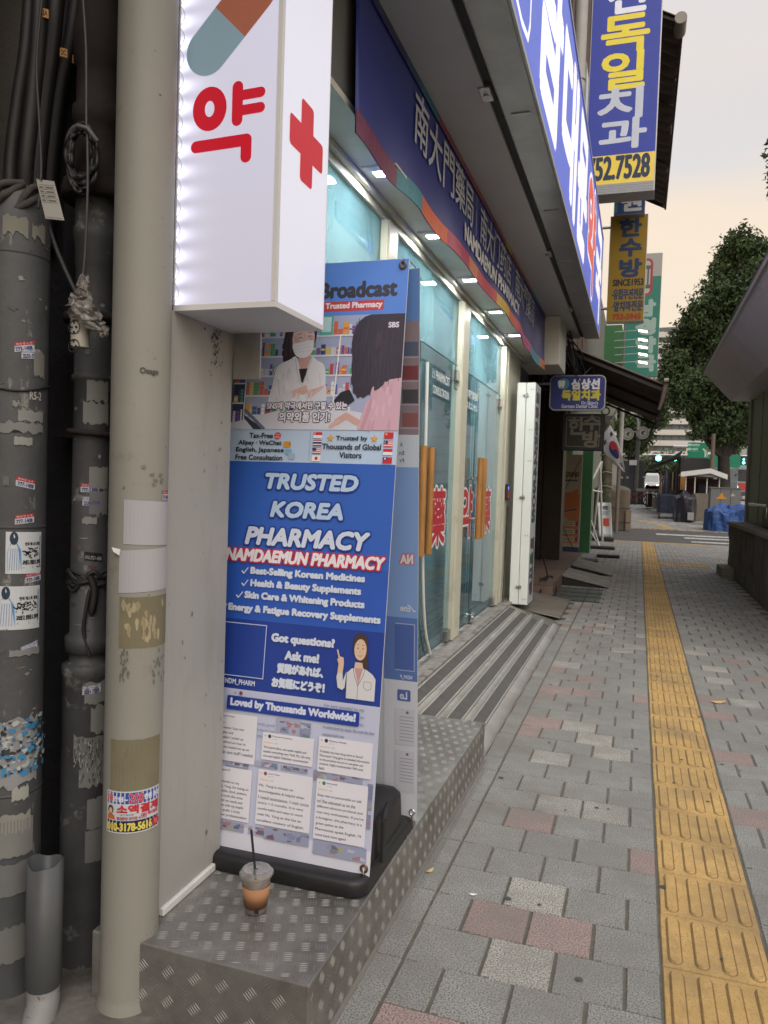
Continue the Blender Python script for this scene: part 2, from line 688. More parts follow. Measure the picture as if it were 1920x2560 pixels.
M_PGF = mat('grey_granite_paver_far', (0.305, 0.302, 0.285), 0.85, var=0.22, vs=1.7, bump=0.001, bs=150, dirt=(0.2, 0.19, 0.18), ds=1.6, dl=(0.45, 0.8), speck=(0.24, 0.235, 0.225), sps=6, spt=(0.4, 0.65))
for k, mm in enumerate((M_PGF, M_PP, M_PL)):
    farm[k].build('paver', mm, pave, kind='stuff')

# tactile line, one tile per 0.3 m with four raised bars
def bar_tile(n=4, w=0.302, d=0.294):
    b = MB()
    dirt_i = []
    t = paver_mesh(w, d, 'tmp', M_YEL, 0.003)
    b.add([tuple(v.co) for v in t.vertices], [tuple(p.vertices) for p in t.polygons])
    for i in range(n):
        cx = -w / 2 + w * (i + 0.5) / n
        hw, hl, z = 0.0185, d / 2 - 0.016, 0.0062
        top, bot, sk = [], [], []
        for sgn in (1, -1):
            for k in range(5):
                a = -PI / 2 * 0 + (PI * k / 4) + (0 if sgn > 0 else PI)
                bot.append((cx + hw * math.cos(a), sgn * (hl - hw) + hw * math.sin(a), -0.0002))
                sk.append((cx + (hw + .0035) * math.cos(a), sgn * (hl - hw) + (hw + .0035) * math.sin(a), 0.0003))
                top.append((cx + (hw - 0.004) * math.cos(a), sgn * (hl - hw) + (hw - 0.004) * math.sin(a), z))
        m_ = len(top)
        b.add(sk, [tuple(range(m_))])
        dirt_i.append(len(b.f) - 1)
        b.add(bot + top, [(q, (q + 1) % m_, m_ + (q + 1) % m_, m_ + q) for q in range(m_)] + [tuple(range(m_, 2 * m_))], smooth=False)
    me = bpy.data.meshes.new('tactile_tile')
    me.from_pydata(b.v, [], b.f)
    me.materials.append(M_YEL)
    me.materials.append(mat('dirt_in_groove', (0.20, 0.125, 0.055), 0.95, var=0.3, vs=30))
    for q in dirt_i:
        me.polygons[q].material_index = 1
    return me


def dot_tile():
    b = MB()
    t = paver_mesh(0.294, 0.294, 'tmp', M_YEL, 0.003)
    b.add([tuple(v.co) for v in t.vertices], [tuple(p.vertices) for p in t.polygons])
    for i in range(6):
        for j in range(6):
            x, y_ = -0.125 + 0.05 * i, -0.125 + 0.05 * j
            v = [(x + r * math.cos(PI / 3 * k), y_ + r * math.sin(PI / 3 * k), z) for r, z in ((0.014, -0.0002), (0.009, 0.005)) for k in range(6)]
            b.add(v, [(k, (k + 1) % 6, 6 + (k + 1) % 6, 6 + k) for k in range(6)] + [(6, 7, 8, 9, 10, 11)])
    me = bpy.data.meshes.new('tactile_tile')
    me.from_pydata(b.v, [], b.f)
    me.materials.append(M_YEL)
    return me


BT, DT = bar_tile(), dot_tile()
y = 1.786 - 0.3 * 4 + 0.15
while y < 22.5:
    dots = 15.7 < y < 16.2 or y > 22.1
    o = bpy.data.objects.new('tactile_tile', DT if dots else BT)
    COL.objects.link(o)
    o.parent = pave
    o.location = ((TL + TR) / 2 + random.uniform(-.002, .002), y, random.uniform(0, 0.0015))
    o.rotation_euler = (random.uniform(-.004, .004), random.uniform(-.004, .004), random.uniform(-.004, .004))
    if 15.7 < y < 16.2:
        for k in (1, 2, 3):
            o = bpy.data.objects.new('tactile_tile', DT)
            COL.objects.link(o)
            o.parent = pave
            o.location = ((TL + TR) / 2 + 0.3 * k, y, 0.0045)
    y += 0.3
for x in np.arange(-0.55, 1.9, 0.3):
    if abs(x - (TL + TR) / 2) > 0.2:
        o = bpy.data.objects.new('tactile_tile', DT)
        COL.objects.link(o)
        o.parent = pave
        o.location = (x, 22.38, 0.0045)

# far pavement beyond the crossing
fp = MB()
for a, b in ((30.6, 43), (43, 50), (50, 75)):
    fp.quad((-6, a, ground_z(a) + 0.012), (9, a, ground_z(a) + 0.012), (9, b, ground_z(b) + 0.012), (-6, b, ground_z(b) + 0.012))
fp.quad((-6, 30.6, -0.05), (9, 30.6, -0.05), (9, 30.6, 0.012), (-6, 30.6, 0.012))
farp = fp.build('pavement', mat('pale_block_paving', (0.42, 0.41, 0.385), 0.85, var=0.25, vs=2.5, speck=(0.24, 0.23, 0.22), sps=7, spt=(0.4, 0.6), bump=0.004, bs=30), kind='structure')
fy = MB()
for x in np.arange(-0.55, 3.6, 0.31):
    fy.box(x, x + 0.3, 30.75, 31.05, 0.013, 0.022)
for k in range(34):
    t = 31.1 + 0.31 * k
    x = 1.02 - 0.012 * max(0, k - 0) - 0.0016 * k * k
    z = ground_z(t) + 0.013
    fy.box(x, x + 0.3, t, t + 0.3, z, z + 0.009)
fy.build('tactile_tile', M_YEL, farp, kind='stuff')
fr = MB()
for k in range(60):
    yy = 31.2 + 0.2 * k
    z = ground_z(yy) + 0.0125
    for i in range(26):
        if random.random() < 0.55:
            x = -1.2 + 0.2 * i + (0.1 if k % 2 else 0)
            fr.box(x, x + 0.192, yy, yy + 0.192, z, z + 0.004 + random.random() * 0.003)
fr.build('paver', M_PGF, farp, kind='stuff')

# gum spots, litter and leaves
M_GUM = mat('trodden_gum', (0.07, 0.075, 0.07), 0.8)
gm = MB()
spots = [atZ(1280 + x / 2.572, 1700 + y / 2.572) for x, y in ((345, 840), (545, 825), (240, 405), (375, 165), (1258, 785), (1350, 545), (975, 1335), (1195, 560), (1040, 665), (1360, 1805), (430, 1930), (800, 445), (1090, 515), (250, 30))]
spots += [(random.uniform(-0.6, 1.3), random.uniform(1.9, 11)) for _ in range(46)]
for x, y in spots:
    r = random.uniform(0.006, 0.015)
    n = 9
    p = [(x + r * random.uniform(.8, 1.15) * math.cos(2 * PI * k / n), y + r * random.uniform(.8, 1.15) * math.sin(2 * PI * k / n)) for k in range(n)]
    gm.add([(a, b, 0.0035) for a, b in p] + [(x, y, 0.0045)], [(k, (k + 1) % n, n) for k in range(n)])
gm.build('gum_spot', M_GUM, kind='stuff')
M_LEAF = mat('dry_yellow_leaf', (0.5, 0.36, 0.16), 0.7, var=0.25, vs=60)


def leaf(x, y, z, s, rot, label, cat='leaf', m=None):
    c, n = math.cos(rot), math.sin(rot)
    P = [(-1, 0, .15), (-.5, .42, .05), (.1, .5, .02), (.7, .25, .1), (1.15, 0, .28), (.7, -.25, .12), (.1, -.5, .0), (-.5, -.42, .06), (0, 0, .22)]
    v = [(x + s * (a * c - b * n), y + s * (a * n + b * c), z + s * h) for a, b, h in P]
    o = MB().add(v, [(k, (k + 1) % 8, 8) for k in range(8)]).build('dry_leaf', m or M_LEAF)
    md = o.modifiers.new('thickness', 'SOLIDIFY')
    md.thickness = 0.0006
    tag(o, label, cat)
    return o


leaf(0.56, 5.56, 0.004, 0.05, 0.3, 'pale dry leaf lying on the grey pavers beyond the yellow tactile path')
leaf(-0.66, 2.66, 0.003, 0.02, 1.1, 'small curled yellow leaf beside the checker plate step')
leaf(-0.46, 4.72, 0.003, 0.012, 0.5, 'tiny yellow leaf on the pavers beside the striped ramp')
o = leaf(-0.48, 2.56, 0.003, 0.013, 0.2, 'crumpled white paper scrap on a paver joint', 'litter', mat('white_paper', (0.75, 0.77, 0.76), 0.7))
o.name = 'paper_scrap'
# concrete apron by the pipes
ap = MB()
n = 26
for i in range(n):
    for j in range(n):
        pass
gx, gy = np.linspace(-2.6, -0.70, 40), np.linspace(0.3, 1.95, 34)
vv = [(x, y, 0.004 + 0.006 * math.sin(9 * x + 4 * y) * math.sin(7 * y) + 0.012 * max(0, -x - 1.0) + (0.02 * math.exp(-((x + 1.24) ** 2 + (y - 1.7) ** 2) / 0.012)) - (0.02 if x > -0.76 else 0)) for x in gx for y in gy]
ap.add(vv, [(i * 34 + j, (i + 1) * 34 + j, (i + 1) * 34 + j + 1, i * 34 + j + 1) for i in range(39) for j in range(33)], smooth=True)
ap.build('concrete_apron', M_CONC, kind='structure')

# ================================================================ the pharmacy building
M_CREAM = mat('cream_painted_steel', (0.64, 0.64, 0.53), 0.5, var=0.06, vs=4, dirt=(0.35, 0.31, 0.22), ds=5, dl=(0.55, 0.85))
M_SOFF = mat('pale_soffit_panel', (0.68, 0.68, 0.62), 0.45, var=0.06, vs=3, dirt=(0.40, 0.38, 0.32), ds=2.5, dl=(0.5, 0.9))
M_GREYP = mat('light_grey_panel', (0.50, 0.50, 0.50), 0.5, var=0.05, vs=3)
M_DARKW = mat('shade_dark_wall', (0.018, 0.018, 0.023), 0.9, var=0.4, vs=6, bump=0.006, bs=25)  # the unlit alley's shade is put into this wall colour
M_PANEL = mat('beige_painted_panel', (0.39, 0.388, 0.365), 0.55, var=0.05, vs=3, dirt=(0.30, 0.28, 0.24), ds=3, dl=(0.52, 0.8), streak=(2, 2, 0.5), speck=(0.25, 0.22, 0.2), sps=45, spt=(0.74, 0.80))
M_STEEL = mat('brushed_steel', (0.5, 0.5, 0.5), 0.3, metal=1.0, var=0.1, vs=30)
M_ALU = mat('dull_aluminium', (0.42, 0.42, 0.43), 0.35, metal=0.85, var=0.12, vs=6, dirt=(0.3, 0.29, 0.28), ds=2, dl=(0.5, 0.8))
M_BLACK = mat('black_rubber', (0.018, 0.018, 0.02), 0.65, var=0.3, vs=12)
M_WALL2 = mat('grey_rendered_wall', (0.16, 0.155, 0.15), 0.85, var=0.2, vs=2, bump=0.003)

bld = thing('pharmacy_building', 'pharmacy shop front with cream framed glass doors under a deep soffit', 'building', (-2, 6, 0))
w = MB()
w.box(-8, -1.46, 2.12, 10.3, 3.42, 14)
w.box(-8, -1.75, 1.98, 2.10, -0.1, 14)
w.build('wall', M_WALL2, bld)
MB().box(-0.829, -0.792, 1.0, 10.6, 3.424, 3.45).build('shadow_gap', M_BLACK, bld)
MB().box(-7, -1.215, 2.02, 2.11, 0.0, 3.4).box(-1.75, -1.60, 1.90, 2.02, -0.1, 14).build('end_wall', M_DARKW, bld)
pn = MB().box(-1.26, -1.192, 1.765, 2.09, 0.22, 1.838)
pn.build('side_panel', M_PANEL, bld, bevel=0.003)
MB().box(-1.20, -1.182, 1.775, 2.095, 0.196, 0.218).build('base_trim', mat('white_pvc_trim', (0.72, 0.72, 0.70), 0.5), bld, bevel=0.003)
gr_ = Art(O=(-1.1918, 0, 0), U=(0, 1, 0), V=(0, 0, 1), lift=0.0002)
rg_ = random.Random(15)
for q in range(90):
    yy_, zz_ = 1.99 + rg_.gauss(0, 0.018) , 1.83 - abs(rg_.gauss(0, 0.07))
    s_ = rg_.uniform(0.0008, 0.0045) * (1 if zz_ > 1.7 else .6)
    gr_.poly([(yy_ + s_ * rg_.uniform(.4, 1.2) * math.cos(2 * PI * k / 7), zz_ + s_ * rg_.uniform(.4, 1.5) * math.sin(2 * PI * k / 7)) for k in range(7)], rg_.choice(['4A4640', '2E2A26', '6A6258', '57504A']))
for q in range(30):
    yy_, zz_ = rg_.uniform(1.79, 2.08), rg_.uniform(0.25, 1.6)
    s_ = rg_.uniform(0.001, 0.004)
    gr_.poly([(yy_ + s_ * rg_.uniform(.4, 1.2) * math.cos(2 * PI * k / 6), zz_ + 2 * s_ * rg_.uniform(.4, 1.5) * math.sin(2 * PI * k / 6)) for k in range(6)], rg_.choice(['7A766C', '8A857A', '6A665E']))
gr_.build('grime_speck', PRINT_MATT, bld, kind='stuff')
# inner soffit, head rail, fascia core, outer soffit
MB().box(-1.36, -1.150, 2.095, 9.15, 2.872, 2.90).build('soffit', M_SOFF, bld)
MB().box(-1.40, -1.345, 2.09, 8.75, 2.80, 2.872).box(-1.345, -1.315, 2.09, 8.75, 2.842, 2.872).build('head_rail', M_CREAM, bld, bevel=0.006)
MB().box(-1.36, -1.155, 2.10, 9.15, 2.90, 3.38).build('fascia_core', mat('dark_grey_core', (0.13, 0.135, 0.14), 0.6), bld)
MB().box(-1.145, -0.83, 1.0, 10.60, 3.405, 3.43).build('outer_soffit', M_GREYP, bld)
MB().box(-1.46, -0.62, 1.0, 10.6, 3.43, 4.70).build('sign_core', M_GREYP, bld)
# end return between the shop and the dark building
MB().box(-1.40, -0.95, 9.16, 9.95, 2.84, 3.40).build('end_bulkhead', M_SOFF, bld, bevel=0.004)
# posts
posts = [(2.30, 2.42), (3.92, 4.10), (5.78, 6.03), (7.70, 7.90)]
for a, b in posts:
    MB().box(-1.395, -1.325, a, b, 0.20, 2.80).box(-1.325, -1.318, a + 0.01, a + 0.035, 0.20, 2.80).build('door_post', M_CREAM, bld, bevel=0.004)
MB().box(-1.42, -1.335, 7.90, 8.80, 0.10, 2.872).box(-1.335, -1.325, 7.93, 7.97, 0.12, 2.87).build('wall_panel', M_CREAM, bld, bevel=0.004)
MB().box(-1.5, -1.40, 8.73, 9.9, 0.0, 3.4).build('corner_wall', mat('dark_blue_tile', (0.03, 0.035, 0.07), 0.35), bld)

# glass
mg = bpy.data.materials.new('tinted_glass')
mg.use_nodes = True
nt = mg.node_tree
nt.nodes.clear()
o_ = _n(nt, 'ShaderNodeOutputMaterial')
tr = _n(nt, 'ShaderNodeBsdfTransparent')
tr.inputs[0].default_value = (0.77, 0.90, 0.915, 1)
gl = _n(nt, 'ShaderNodeBsdfGlossy')
gl.inputs['Roughness'].default_value = 0.02
gl.inputs[0].default_value = (0.9, 0.95, 1, 1)
fr = _n(nt, 'ShaderNodeFresnel')
fr.inputs[0].default_value = 1.55
mx = _n(nt, 'ShaderNodeMixShader')
nt.links.new(fr.outputs[0], mx.inputs[0])
nt.links.new(tr.outputs[0], mx.inputs[1])
nt.links.new(gl.outputs[0], mx.inputs[2])
# teal translucent film that scatters a little light
df = _n(nt, 'ShaderNodeBsdfTranslucent')
df.inputs[0].default_value = (0.47, 0.71, 0.77, 1)
mx2 = _n(nt, 'ShaderNodeMixShader')
tcg = _n(nt, 'ShaderNodeTexCoord')
ng = _n(nt, 'ShaderNodeTexNoise')
ng.inputs['Scale'].default_value = 1.6
ng.inputs['Detail'].default_value = 7
mpg = _n(nt, 'ShaderNodeMapping')
mpg.inputs['Scale'].default_value = (1, 1, 0.45)
nt.links.new(tcg.outputs['Object'], mpg.inputs[0])
nt.links.new(mpg.outputs[0], ng.inputs['Vector'])
rg = _n(nt, 'ShaderNodeMapRange')
rg.inputs['From Min'].default_value = 0.42
rg.inputs['From Max'].default_value = 0.70
rg.inputs['To Min'].default_value = 0.05
rg.inputs['To Max'].default_value = 0.22
nt.links.new(ng.outputs['Fac'], rg.inputs[0])
nt.links.new(rg.outputs[0], mx2.inputs[0])
nt.links.new(mx.outputs[0], mx2.inputs[1])
nt.links.new(df.outputs[0], mx2.inputs[2])
nt.links.new(mx2.outputs[0], o_.inputs[0])
M_GLASS = mg
M_GLASST = mg.copy()  # heavier film, added to make the transoms glow
M_GLASST.name = 'hazy_transom_glass'
for n_ in M_GLASST.node_tree.nodes:
    if n_.type == 'MAP_RANGE':
        n_.inputs['To Min'].default_value = 0.16
        n_.inputs['To Max'].default_value = 0.50
M_EDGE = mat('dark_glass_edge', (0.02, 0.05, 0.05), 0.3)
M_WOOD = mat('varnished_oak', (0.42, 0.20, 0.055), 0.35, var=0.3, vs=9, stretch=(6, 6, 0.7), coat=0.3)
M_CHROME = mat('chrome', (0.75, 0.75, 0.76), 0.12, metal=1.0)
bays = [(2.10, 2.30), (2.42, 3.92), (4.10, 5.78), (6.03, 7.70)]
for a, b in bays:
    MB().box(-1.372, -1.364, a, b, 2.325, 2.80).build('transom_pane', M_GLASST, bld)
# floor sill
MB().box(-1.50, -1.22, 2.10, 8.3, 0.10, 0.193).build('sill', mat('stone_sill', (0.28, 0.27, 0.25), 0.7, var=0.25, vs=9, dirt=(0.1, 0.09, 0.08), ds=9), bld, bevel=0.006)


def door(a, b, hy, hinge_right=True):
    d = MB().box(-1.368, -1.358, a + 0.008, b - 0.008, 0.215, 2.312).build('glass_door', M_GLASS, bld)
    e = MB()
    e.box(-1.3555, -1.3545, a + 0.008, b - 0.008, 2.304, 2.314)
    e.box(-1.358, -1.354, a + 0.004, a + 0.010, 0.215, 2.31)
    e.build('door_edge', M_EDGE, d)
    for sx in (-1.283, -1.447):
        MB().tube([(sx, hy, 0.948), (sx, hy, 1.638)], 0.024, 18).build('handle', M_WOOD, d)
    for z in (1.12, 1.46):
        MB().tube([(-1.283, hy, z), (-1.447, hy, z)], 0.008, 10).tube([(-1.352, hy, z), (-1.343, hy, z)], 0.017, 14).build('handle_bolt', M_CHROME, d)
    h = b if hinge_right else a
    MB().box(-1.385, -1.335, h - 0.07, h + 0.045, 2.19, 2.27).build('hinge', M_CHROME, d, bevel=0.004)
    MB().box(-1.357, -1.353, h - 0.075, h - 0.068, 2.13, 2.31).box(-1.357, -1.353, h - 0.075, h - 0.008, 2.125, 2.132).build('hinge_cutout', M_BLACK, d)
    MB().box(-1.385, -1.335, h - 0.10, h, 0.205, 0.29).build('floor_hinge', M_STEEL, d, bevel=0.004)
    return d


d0 = door(2.44, 4.30 - 0.4, 2.9)
door(4.10, 4.715, 4.63, False)
d1 = door(4.725, 5.78, 4.815)
door(6.03, 6.515, 6.43, False)
d2 = door(6.525, 7.70, 6.61)
MB().box(-1.392, -1.335, 6.56, 6.66, 0.208, 0.285).tube([(-1.335, 6.6, 0.25), (-1.32, 6.6, 0.25)], 0.018, 12).build('door_lock', M_CHROME, bld, bevel=0.004)
# white cable trunk running down the glass, loose at its foot
yb = [atX(*p, -1.34) for p in ((1067, 905), (1062, 1115), (1055, 1390), (1060, 1560), (1073, 1635))]
MB().tube(smooth_path([(-1.335 + 0.0 * k, a, b) for k, (a, b) in enumerate(yb)]), 0.011, 8).build('cable_trunk', mat('white_plastic', (0.78, 0.78, 0.76), 0.4), bld)
W_PL = _M['white_plastic']

# lettering on the glass (seen from the street)
RED, WH = 'C1303C', 'E9EEF2'
ag = Art(O=(-1.3535, 0, 0), U=(0, 1, 0), V=(0, 0, 1))
ag.text('藥', 5.13, 0.97, 5.53, 1.37, RED, bold=0.012, edge=0.032, ecol=WH)
ag.text('1:1 PHARMACIST', 5.04, 2.12, 5.53, 2.18, WH, bold=0.002)
ag.text('CONSULTATION', 5.06, 2.02, 5.52, 2.075, WH, bold=0.002)
ag.text('中文药剂师', 4.24, 2.12, 4.54, 2.18, WH, bold=0.003)
ag.text('药理咨询', 4.30, 2.03, 4.54, 2.09, WH, bold=0.003)
ag.build('lettering', PRINT, bld)
ag = Art(O=(-1.3535, 0, 0), U=(0, 1, 0), V=(0, 0, 1))
ag.text('약', 6.08, 0.98, 6.50, 1.38, RED, bold=0.016, edge=0.034, ecol=WH)
ag.text('1:1の専門薬剤師', 6.04, 2.12, 6.56, 2.185, WH, bold=0.002)
ag.text('によるコンサル', 6.06, 2.03, 6.55, 2.085, WH, bold=0.002)
ag.text('藥', 6.95, 0.98, 7.35, 1.37, RED, bold=0.012, edge=0.032, ecol=WH)  # reflected character, painted as lettering on the glass
ag.build('lettering', PRINT, bld)
pa = Art(O=(-1.42, 0, 0), U=(0, 1, 0), V=(0, 0, 1))
pa.rrect(4.27, 1.42, 4.36, 1.60, 0.02, '23264F')
for k, t in enumerate(('SHOP', 'TAX', 'FREE')):
    pa.text(t, 4.285, 1.55 - 0.05 * k, 4.345, 1.58 - 0.05 * k, 'DDE0F0', bold=0.001)
pa.rect(5.02, 1.44, 5.32, 1.72, '5A3A5E')
pa.rect(5.04, 1.62, 5.30, 1.70, '8E3A4A')
pa.text('OPEN', 5.06, 1.63, 5.28, 1.685, 'F0E8E8', bold=0.003)
pa.rrect(5.06, 1.47, 5.16, 1.60, 0.02, 'E8E2E6')
pa.disc(5.21, 1.50, 0.03, 'D8563C')
pa.disc(5.28, 1.50, 0.03, '4A55B8')
pa.build('poster', PRINT, bld)

# keypad lock on the wall panel
kp = thing('keypad_lock', 'small black fingerprint keypad lock on the cream wall panel', 'door lock', (-1.32, 8.11, 1.34))
MB().box(-1.335, -1.305, 8.05, 8.14, 1.26, 1.43).build('body', M_BLACK, kp, bevel=0.012)
ky = Art(O=(-1.3045, 0, 0), U=(0, 1, 0), V=(0, 0, 1))
ky.rect(8.065, 1.37, 8.125, 1.405, '6F7CE8')
ky.build('screen', print_mat('lit_screen', emit=1.2), kp)
ky = Art(O=(-1.3045, 0, 0), U=(0, 1, 0), V=(0, 0, 1))
ky.ring(8.095, 1.31, 0.022, 0.022, 0.007, 'F03050')
for k in range(3):
    ky.rect(8.07 + 0.02 * k, 1.345, 8.08 + 0.02 * k, 1.355, 'F05060')
ky.build('lit_ring', _M['lit_screen'], kp)

# ------------------------------------------------ interior
M_INT = mat('pale_teal_wall', (0.40, 0.54, 0.56), 0.7, var=0.08, vs=2)
M_CEIL = mat('white_ceiling', (0.45, 0.55, 0.55), 0.8)
it = MB()
it.box(-5.2, -5.1, 2.2, 9.0, 0.12, 2.95)
it.box(-5.1, -1.5, 2.13, 2.23, 0.12, 2.95)
it.box(-5.1, -1.45, 9.0, 9.09, 0.12, 2.95)
it.build('interior_wall', M_INT, bld)
MB().box(-5.1, -1.42, 2.23, 9.0, 2.90, 2.96).build('ceiling', M_CEIL, bld)
MB().box(-5.1, -1.5, 2.23, 9.0, 0.10, 0.185).build('floor', mat('grey_floor_tile', (0.16, 0.19, 0.20), 0.35), bld)
M_LIT = mat('ceiling_light_diffuser', (0.9, 0.9, 0.9), emit=(1.0, 1.0, 0.95), es=26.0)
for y_ in (3.3, 5.0, 6.7, 8.3):
    for x_ in (-2.1, -3.5):
        MB().box(x_ - 0.3, x_ + 0.3, y_ - 0.16, y_ + 0.16, 2.885, 2.9005).build('ceiling_light', M_LIT, bld)
sh = thing('medicine_shelf', 'shelving full of medicine boxes inside the glass doors', 'shelf', (-4.9, 5.6, 0.19))
s1 = MB()
for y_ in np.arange(2.5, 9.0, 1.0):
    s1.box(-5.09, -4.75, y_, y_ + 0.02, 0.19, 2.2)
for k in range(6):
    s1.box(-5.09, -4.74, 2.5, 8.52, 0.3 + 0.35 * k, 0.32 + 0.35 * k)
s1.build('shelf_frame', mat('white_laminate', (0.6, 0.65, 0.65), 0.5), sh)
bx = MB()
PAL = ['C84848', 'E0E4E8', '3C6CB4', 'E8C850', '50A070', 'D8D8D8', 'E07838', '8A64A8', 'F0F0F0']
for k in range(6):
    y_ = 2.55
    while y_ < 8.4:
        wd = random.uniform(0.05, 0.16)
        hh = random.uniform(0.08, 0.28)
        bx.box(-5.0, -4.78, y_, y_ + wd, 0.32 + 0.35 * k, 0.32 + 0.35 * k + hh, lin(random.choice(PAL)))
        y_ += wd + random.uniform(0.004, 0.05)
o = bx.build('medicine_box', PRINT, sh, kind='stuff')
ct = thing('shop_counter', 'low counter with small goods behind the glass doors', 'counter', (-2.5, 6, 0.19))
MB().box(-2.7, -2.3, 4.4, 8.3, 0.19, 1.08).build('counter_body', mat('dark_wood_laminate', (0.07, 0.055, 0.045), 0.5), ct, bevel=0.005)
MB().box(-2.75, -2.25, 4.35, 8.35, 1.08, 1.11).build('counter_top', mat('pale_counter_top', (0.4, 0.42, 0.42), 0.3), ct)
bx = MB()
for k in range(60):
    y_ = random.uniform(4.4, 8.2)
    x_ = random.uniform(-2.7, -2.4)
    bx.box(x_, x_ + random.uniform(.04, .1), y_, y_ + random.uniform(.05, .12), 1.11, 1.11 + random.uniform(.05, .22), lin(random.choice(PAL)))
bx.build('goods', PRINT, ct, kind='stuff')

# ------------------------------------------------ downlights in the soffit
M_LED = mat('downlight_lamp', (0.9, 0.9, 0.9), emit=(1, 0.98, 0.90), es=30.0)
DLN = ['nearest the white lightbox', 'second from the white lightbox', 'third along the soffit', 'fourth along the soffit', 'farthest along the soffit']
for k, y_ in enumerate((3.50, 4.45, 5.45, 6.48, 7.5)):
    t = thing('downlight', 'square recessed soffit light, ' + DLN[k], 'downlight', (-1.20, y_, 2.872), 'recessed lights in the pharmacy soffit')
    f_ = MB()
    for (a, b, c, d) in ((-.085, .085, -.085, -.035), (-.085, .085, .035, .085), (-.085, -.05, -.035, .035), (.05, .085, -.035, .035)):
        f_.box(-1.21 + a, -1.21 + b, y_ + c, y_ + d, 2.862, 2.8722)
    f_.build('frame', W_PL, t)
    MB().box(-1.26, -1.16, y_ - .035, y_ + .035, 2.866, 2.8722).build('lamp', M_LED, t)
    la = bpy.data.lights.new('downlight_glow', 'AREA')
    la.size = 0.09
    la.energy = 5.0
    la.spread = math.radians(170)
    la.color = (1, 0.99, 0.95)
    lo = bpy.data.objects.new('downlight_glow', la)
    COL.objects.link(lo)
    lo.location = (-1.21, y_, 2.858)
    lo.parent = t
    lo.matrix_parent_inverse = Matrix.Translation(-t.location)

# ------------------------------------------------ fabric banner over the soffit edge
ban = thing('fabric_banner', 'long dark blue fabric banner with chinese and english pharmacy lettering over the doors', 'banner', (-1.13, 6, 2.82))


def ban_x(y, z):
    t = (3.40 - z) / 0.6
    return -1.122 + 0.012 * math.sin(y * 2.9 + 0.5) * t + 0.006 * math.sin(y * 7.3 + 2 * z) * t


def ban_z(y, v):            # v 0 bottom, 1 top
    zb = float(np.interp(y, [2.84, 3.4, 3.8, 4.3, 4.9, 5.5, 6.0, 6.5, 7.2, 7.9, 8.5, 9.12], [2.755, 2.775, 2.80, 2.778, 2.81, 2.805, 2.845, 2.83, 2.81, 2.785, 2.75, 2.765])) + 0.004 * math.sin(y * 9)
    return zb + (3.403 - zb) * v


def banfn(u, v, k):
    z = ban_z(u, v)
    return (ban_x(u, z) + k + 0.004, u, z)


Y0, Y1 = 2.84, 9.12
nY, nZ = 150, 12
b = MB()
vv, cc = [], []
NAVY = lin('2B3791')
for i in range(nY + 1):
    for j in range(nZ + 1):
        u, v = Y0 + (Y1 - Y0) * i / nY, j / nZ
        p = banfn(u, v, -0.004)
        vv.append(p)
b.add(vv, [(i * (nZ + 1) + j, (i + 1) * (nZ + 1) + j, (i + 1) * (nZ + 1) + j + 1, i * (nZ + 1) + j + 1) for i in range(nY) for j in range(nZ)], NAVY, True)
o = b.build('fabric', print_mat('banner_fabric', rough=0.32, var=0.05), ban)
md = o.modifiers.new('thickness', 'SOLIDIFY')
md.thickness = 0.0015
md.offset = -1
ar = Art(fn=banfn)
cols = ['7A2A55', '2E8FA5', 'E8642C', 'C8426A', 'E88A5A', 'DD4A5C', 'E05060', 'F2C230', 'F06A30', 'EE5A62', 'D85AA0', '3AA0C0', 'E88A5A']
edges = [2.84, 3.45, 3.86, 4.36, 4.97, 5.25, 5.56, 6.05, 6.57, 6.8, 7.32, 8.03, 8.7, 9.12]
for c_, a_, b_ in zip(cols, edges[:-1], edges[1:]):
    n_ = max(2, int((b_ - a_) / 0.045))
    ar.rect(a_, -0.002, b_, 0.145, c_, cols=n_)
    for q in range(int((b_ - a_) / 0.055)):          # printed line ornament
        x0_ = a_ + 0.03 + 0.055 * q
        if q % 3:
            ar.line([(x0_, 0.01), (x0_ + 0.02, 0.135)], 0.005, tuple(min(1, x * 1.35 + 0.03) for x in lin(c_)))
        else:
            ar.ring(x0_, 0.07, 0.018, 0.035, 0.006, tuple(x * 0.75 for x in lin(c_)))
tcols = ['232A66', '2B4A78', '27708A', '8E2E4A', '9A3040', '7A2A55', '8E2E4A', 'C0A030', 'B04A30', '9A3050', '2E6A90', '5A3A80']
te = [2.84, 3.5, 3.75, 4.1, 4.9, 5.4, 5.9, 6.3, 6.6, 7.2, 7.9, 8.5, 9.12]
for c_, a_, b_ in zip(tcols, te[:-1], te[1:]):
    ar.rect(a_, 0.93, b_, 1.0, c_, cols=max(2, int((b_ - a_) / 0.05)))
o = ar.build('border', _M['banner_fabric'], ban)
ar = Art(fn=banfn, dz=3e-5, lift=0.0035)
LT = 'CDD3E4'
hz = lambda z: (z - 2.80) / (3.403 - 2.80)
ar.text('南大門藥局', 3.66, hz(3.08), 5.03, hz(3.335), LT, bold=0.004)
ar.text('南大门药店', 5.28, hz(3.08), 6.60, hz(3.335), LT, bold=0.004)
ar.text('南大門薬局', 6.83, hz(3.08), 8.15, hz(3.335), LT, bold=0.004)
ar.rect(5.13, hz(3.07), 5.14, hz(3.34), LT)
ar.rect(6.70, hz(3.07), 6.71, hz(3.34), LT)
ar.text('NAMDAEMUN PHARMACY', 4.78, hz(2.94), 7.05, hz(3.045), 'F2F4FA', bold=0.009)
ar.build('lettering', _M['banner_fabric'], ban)

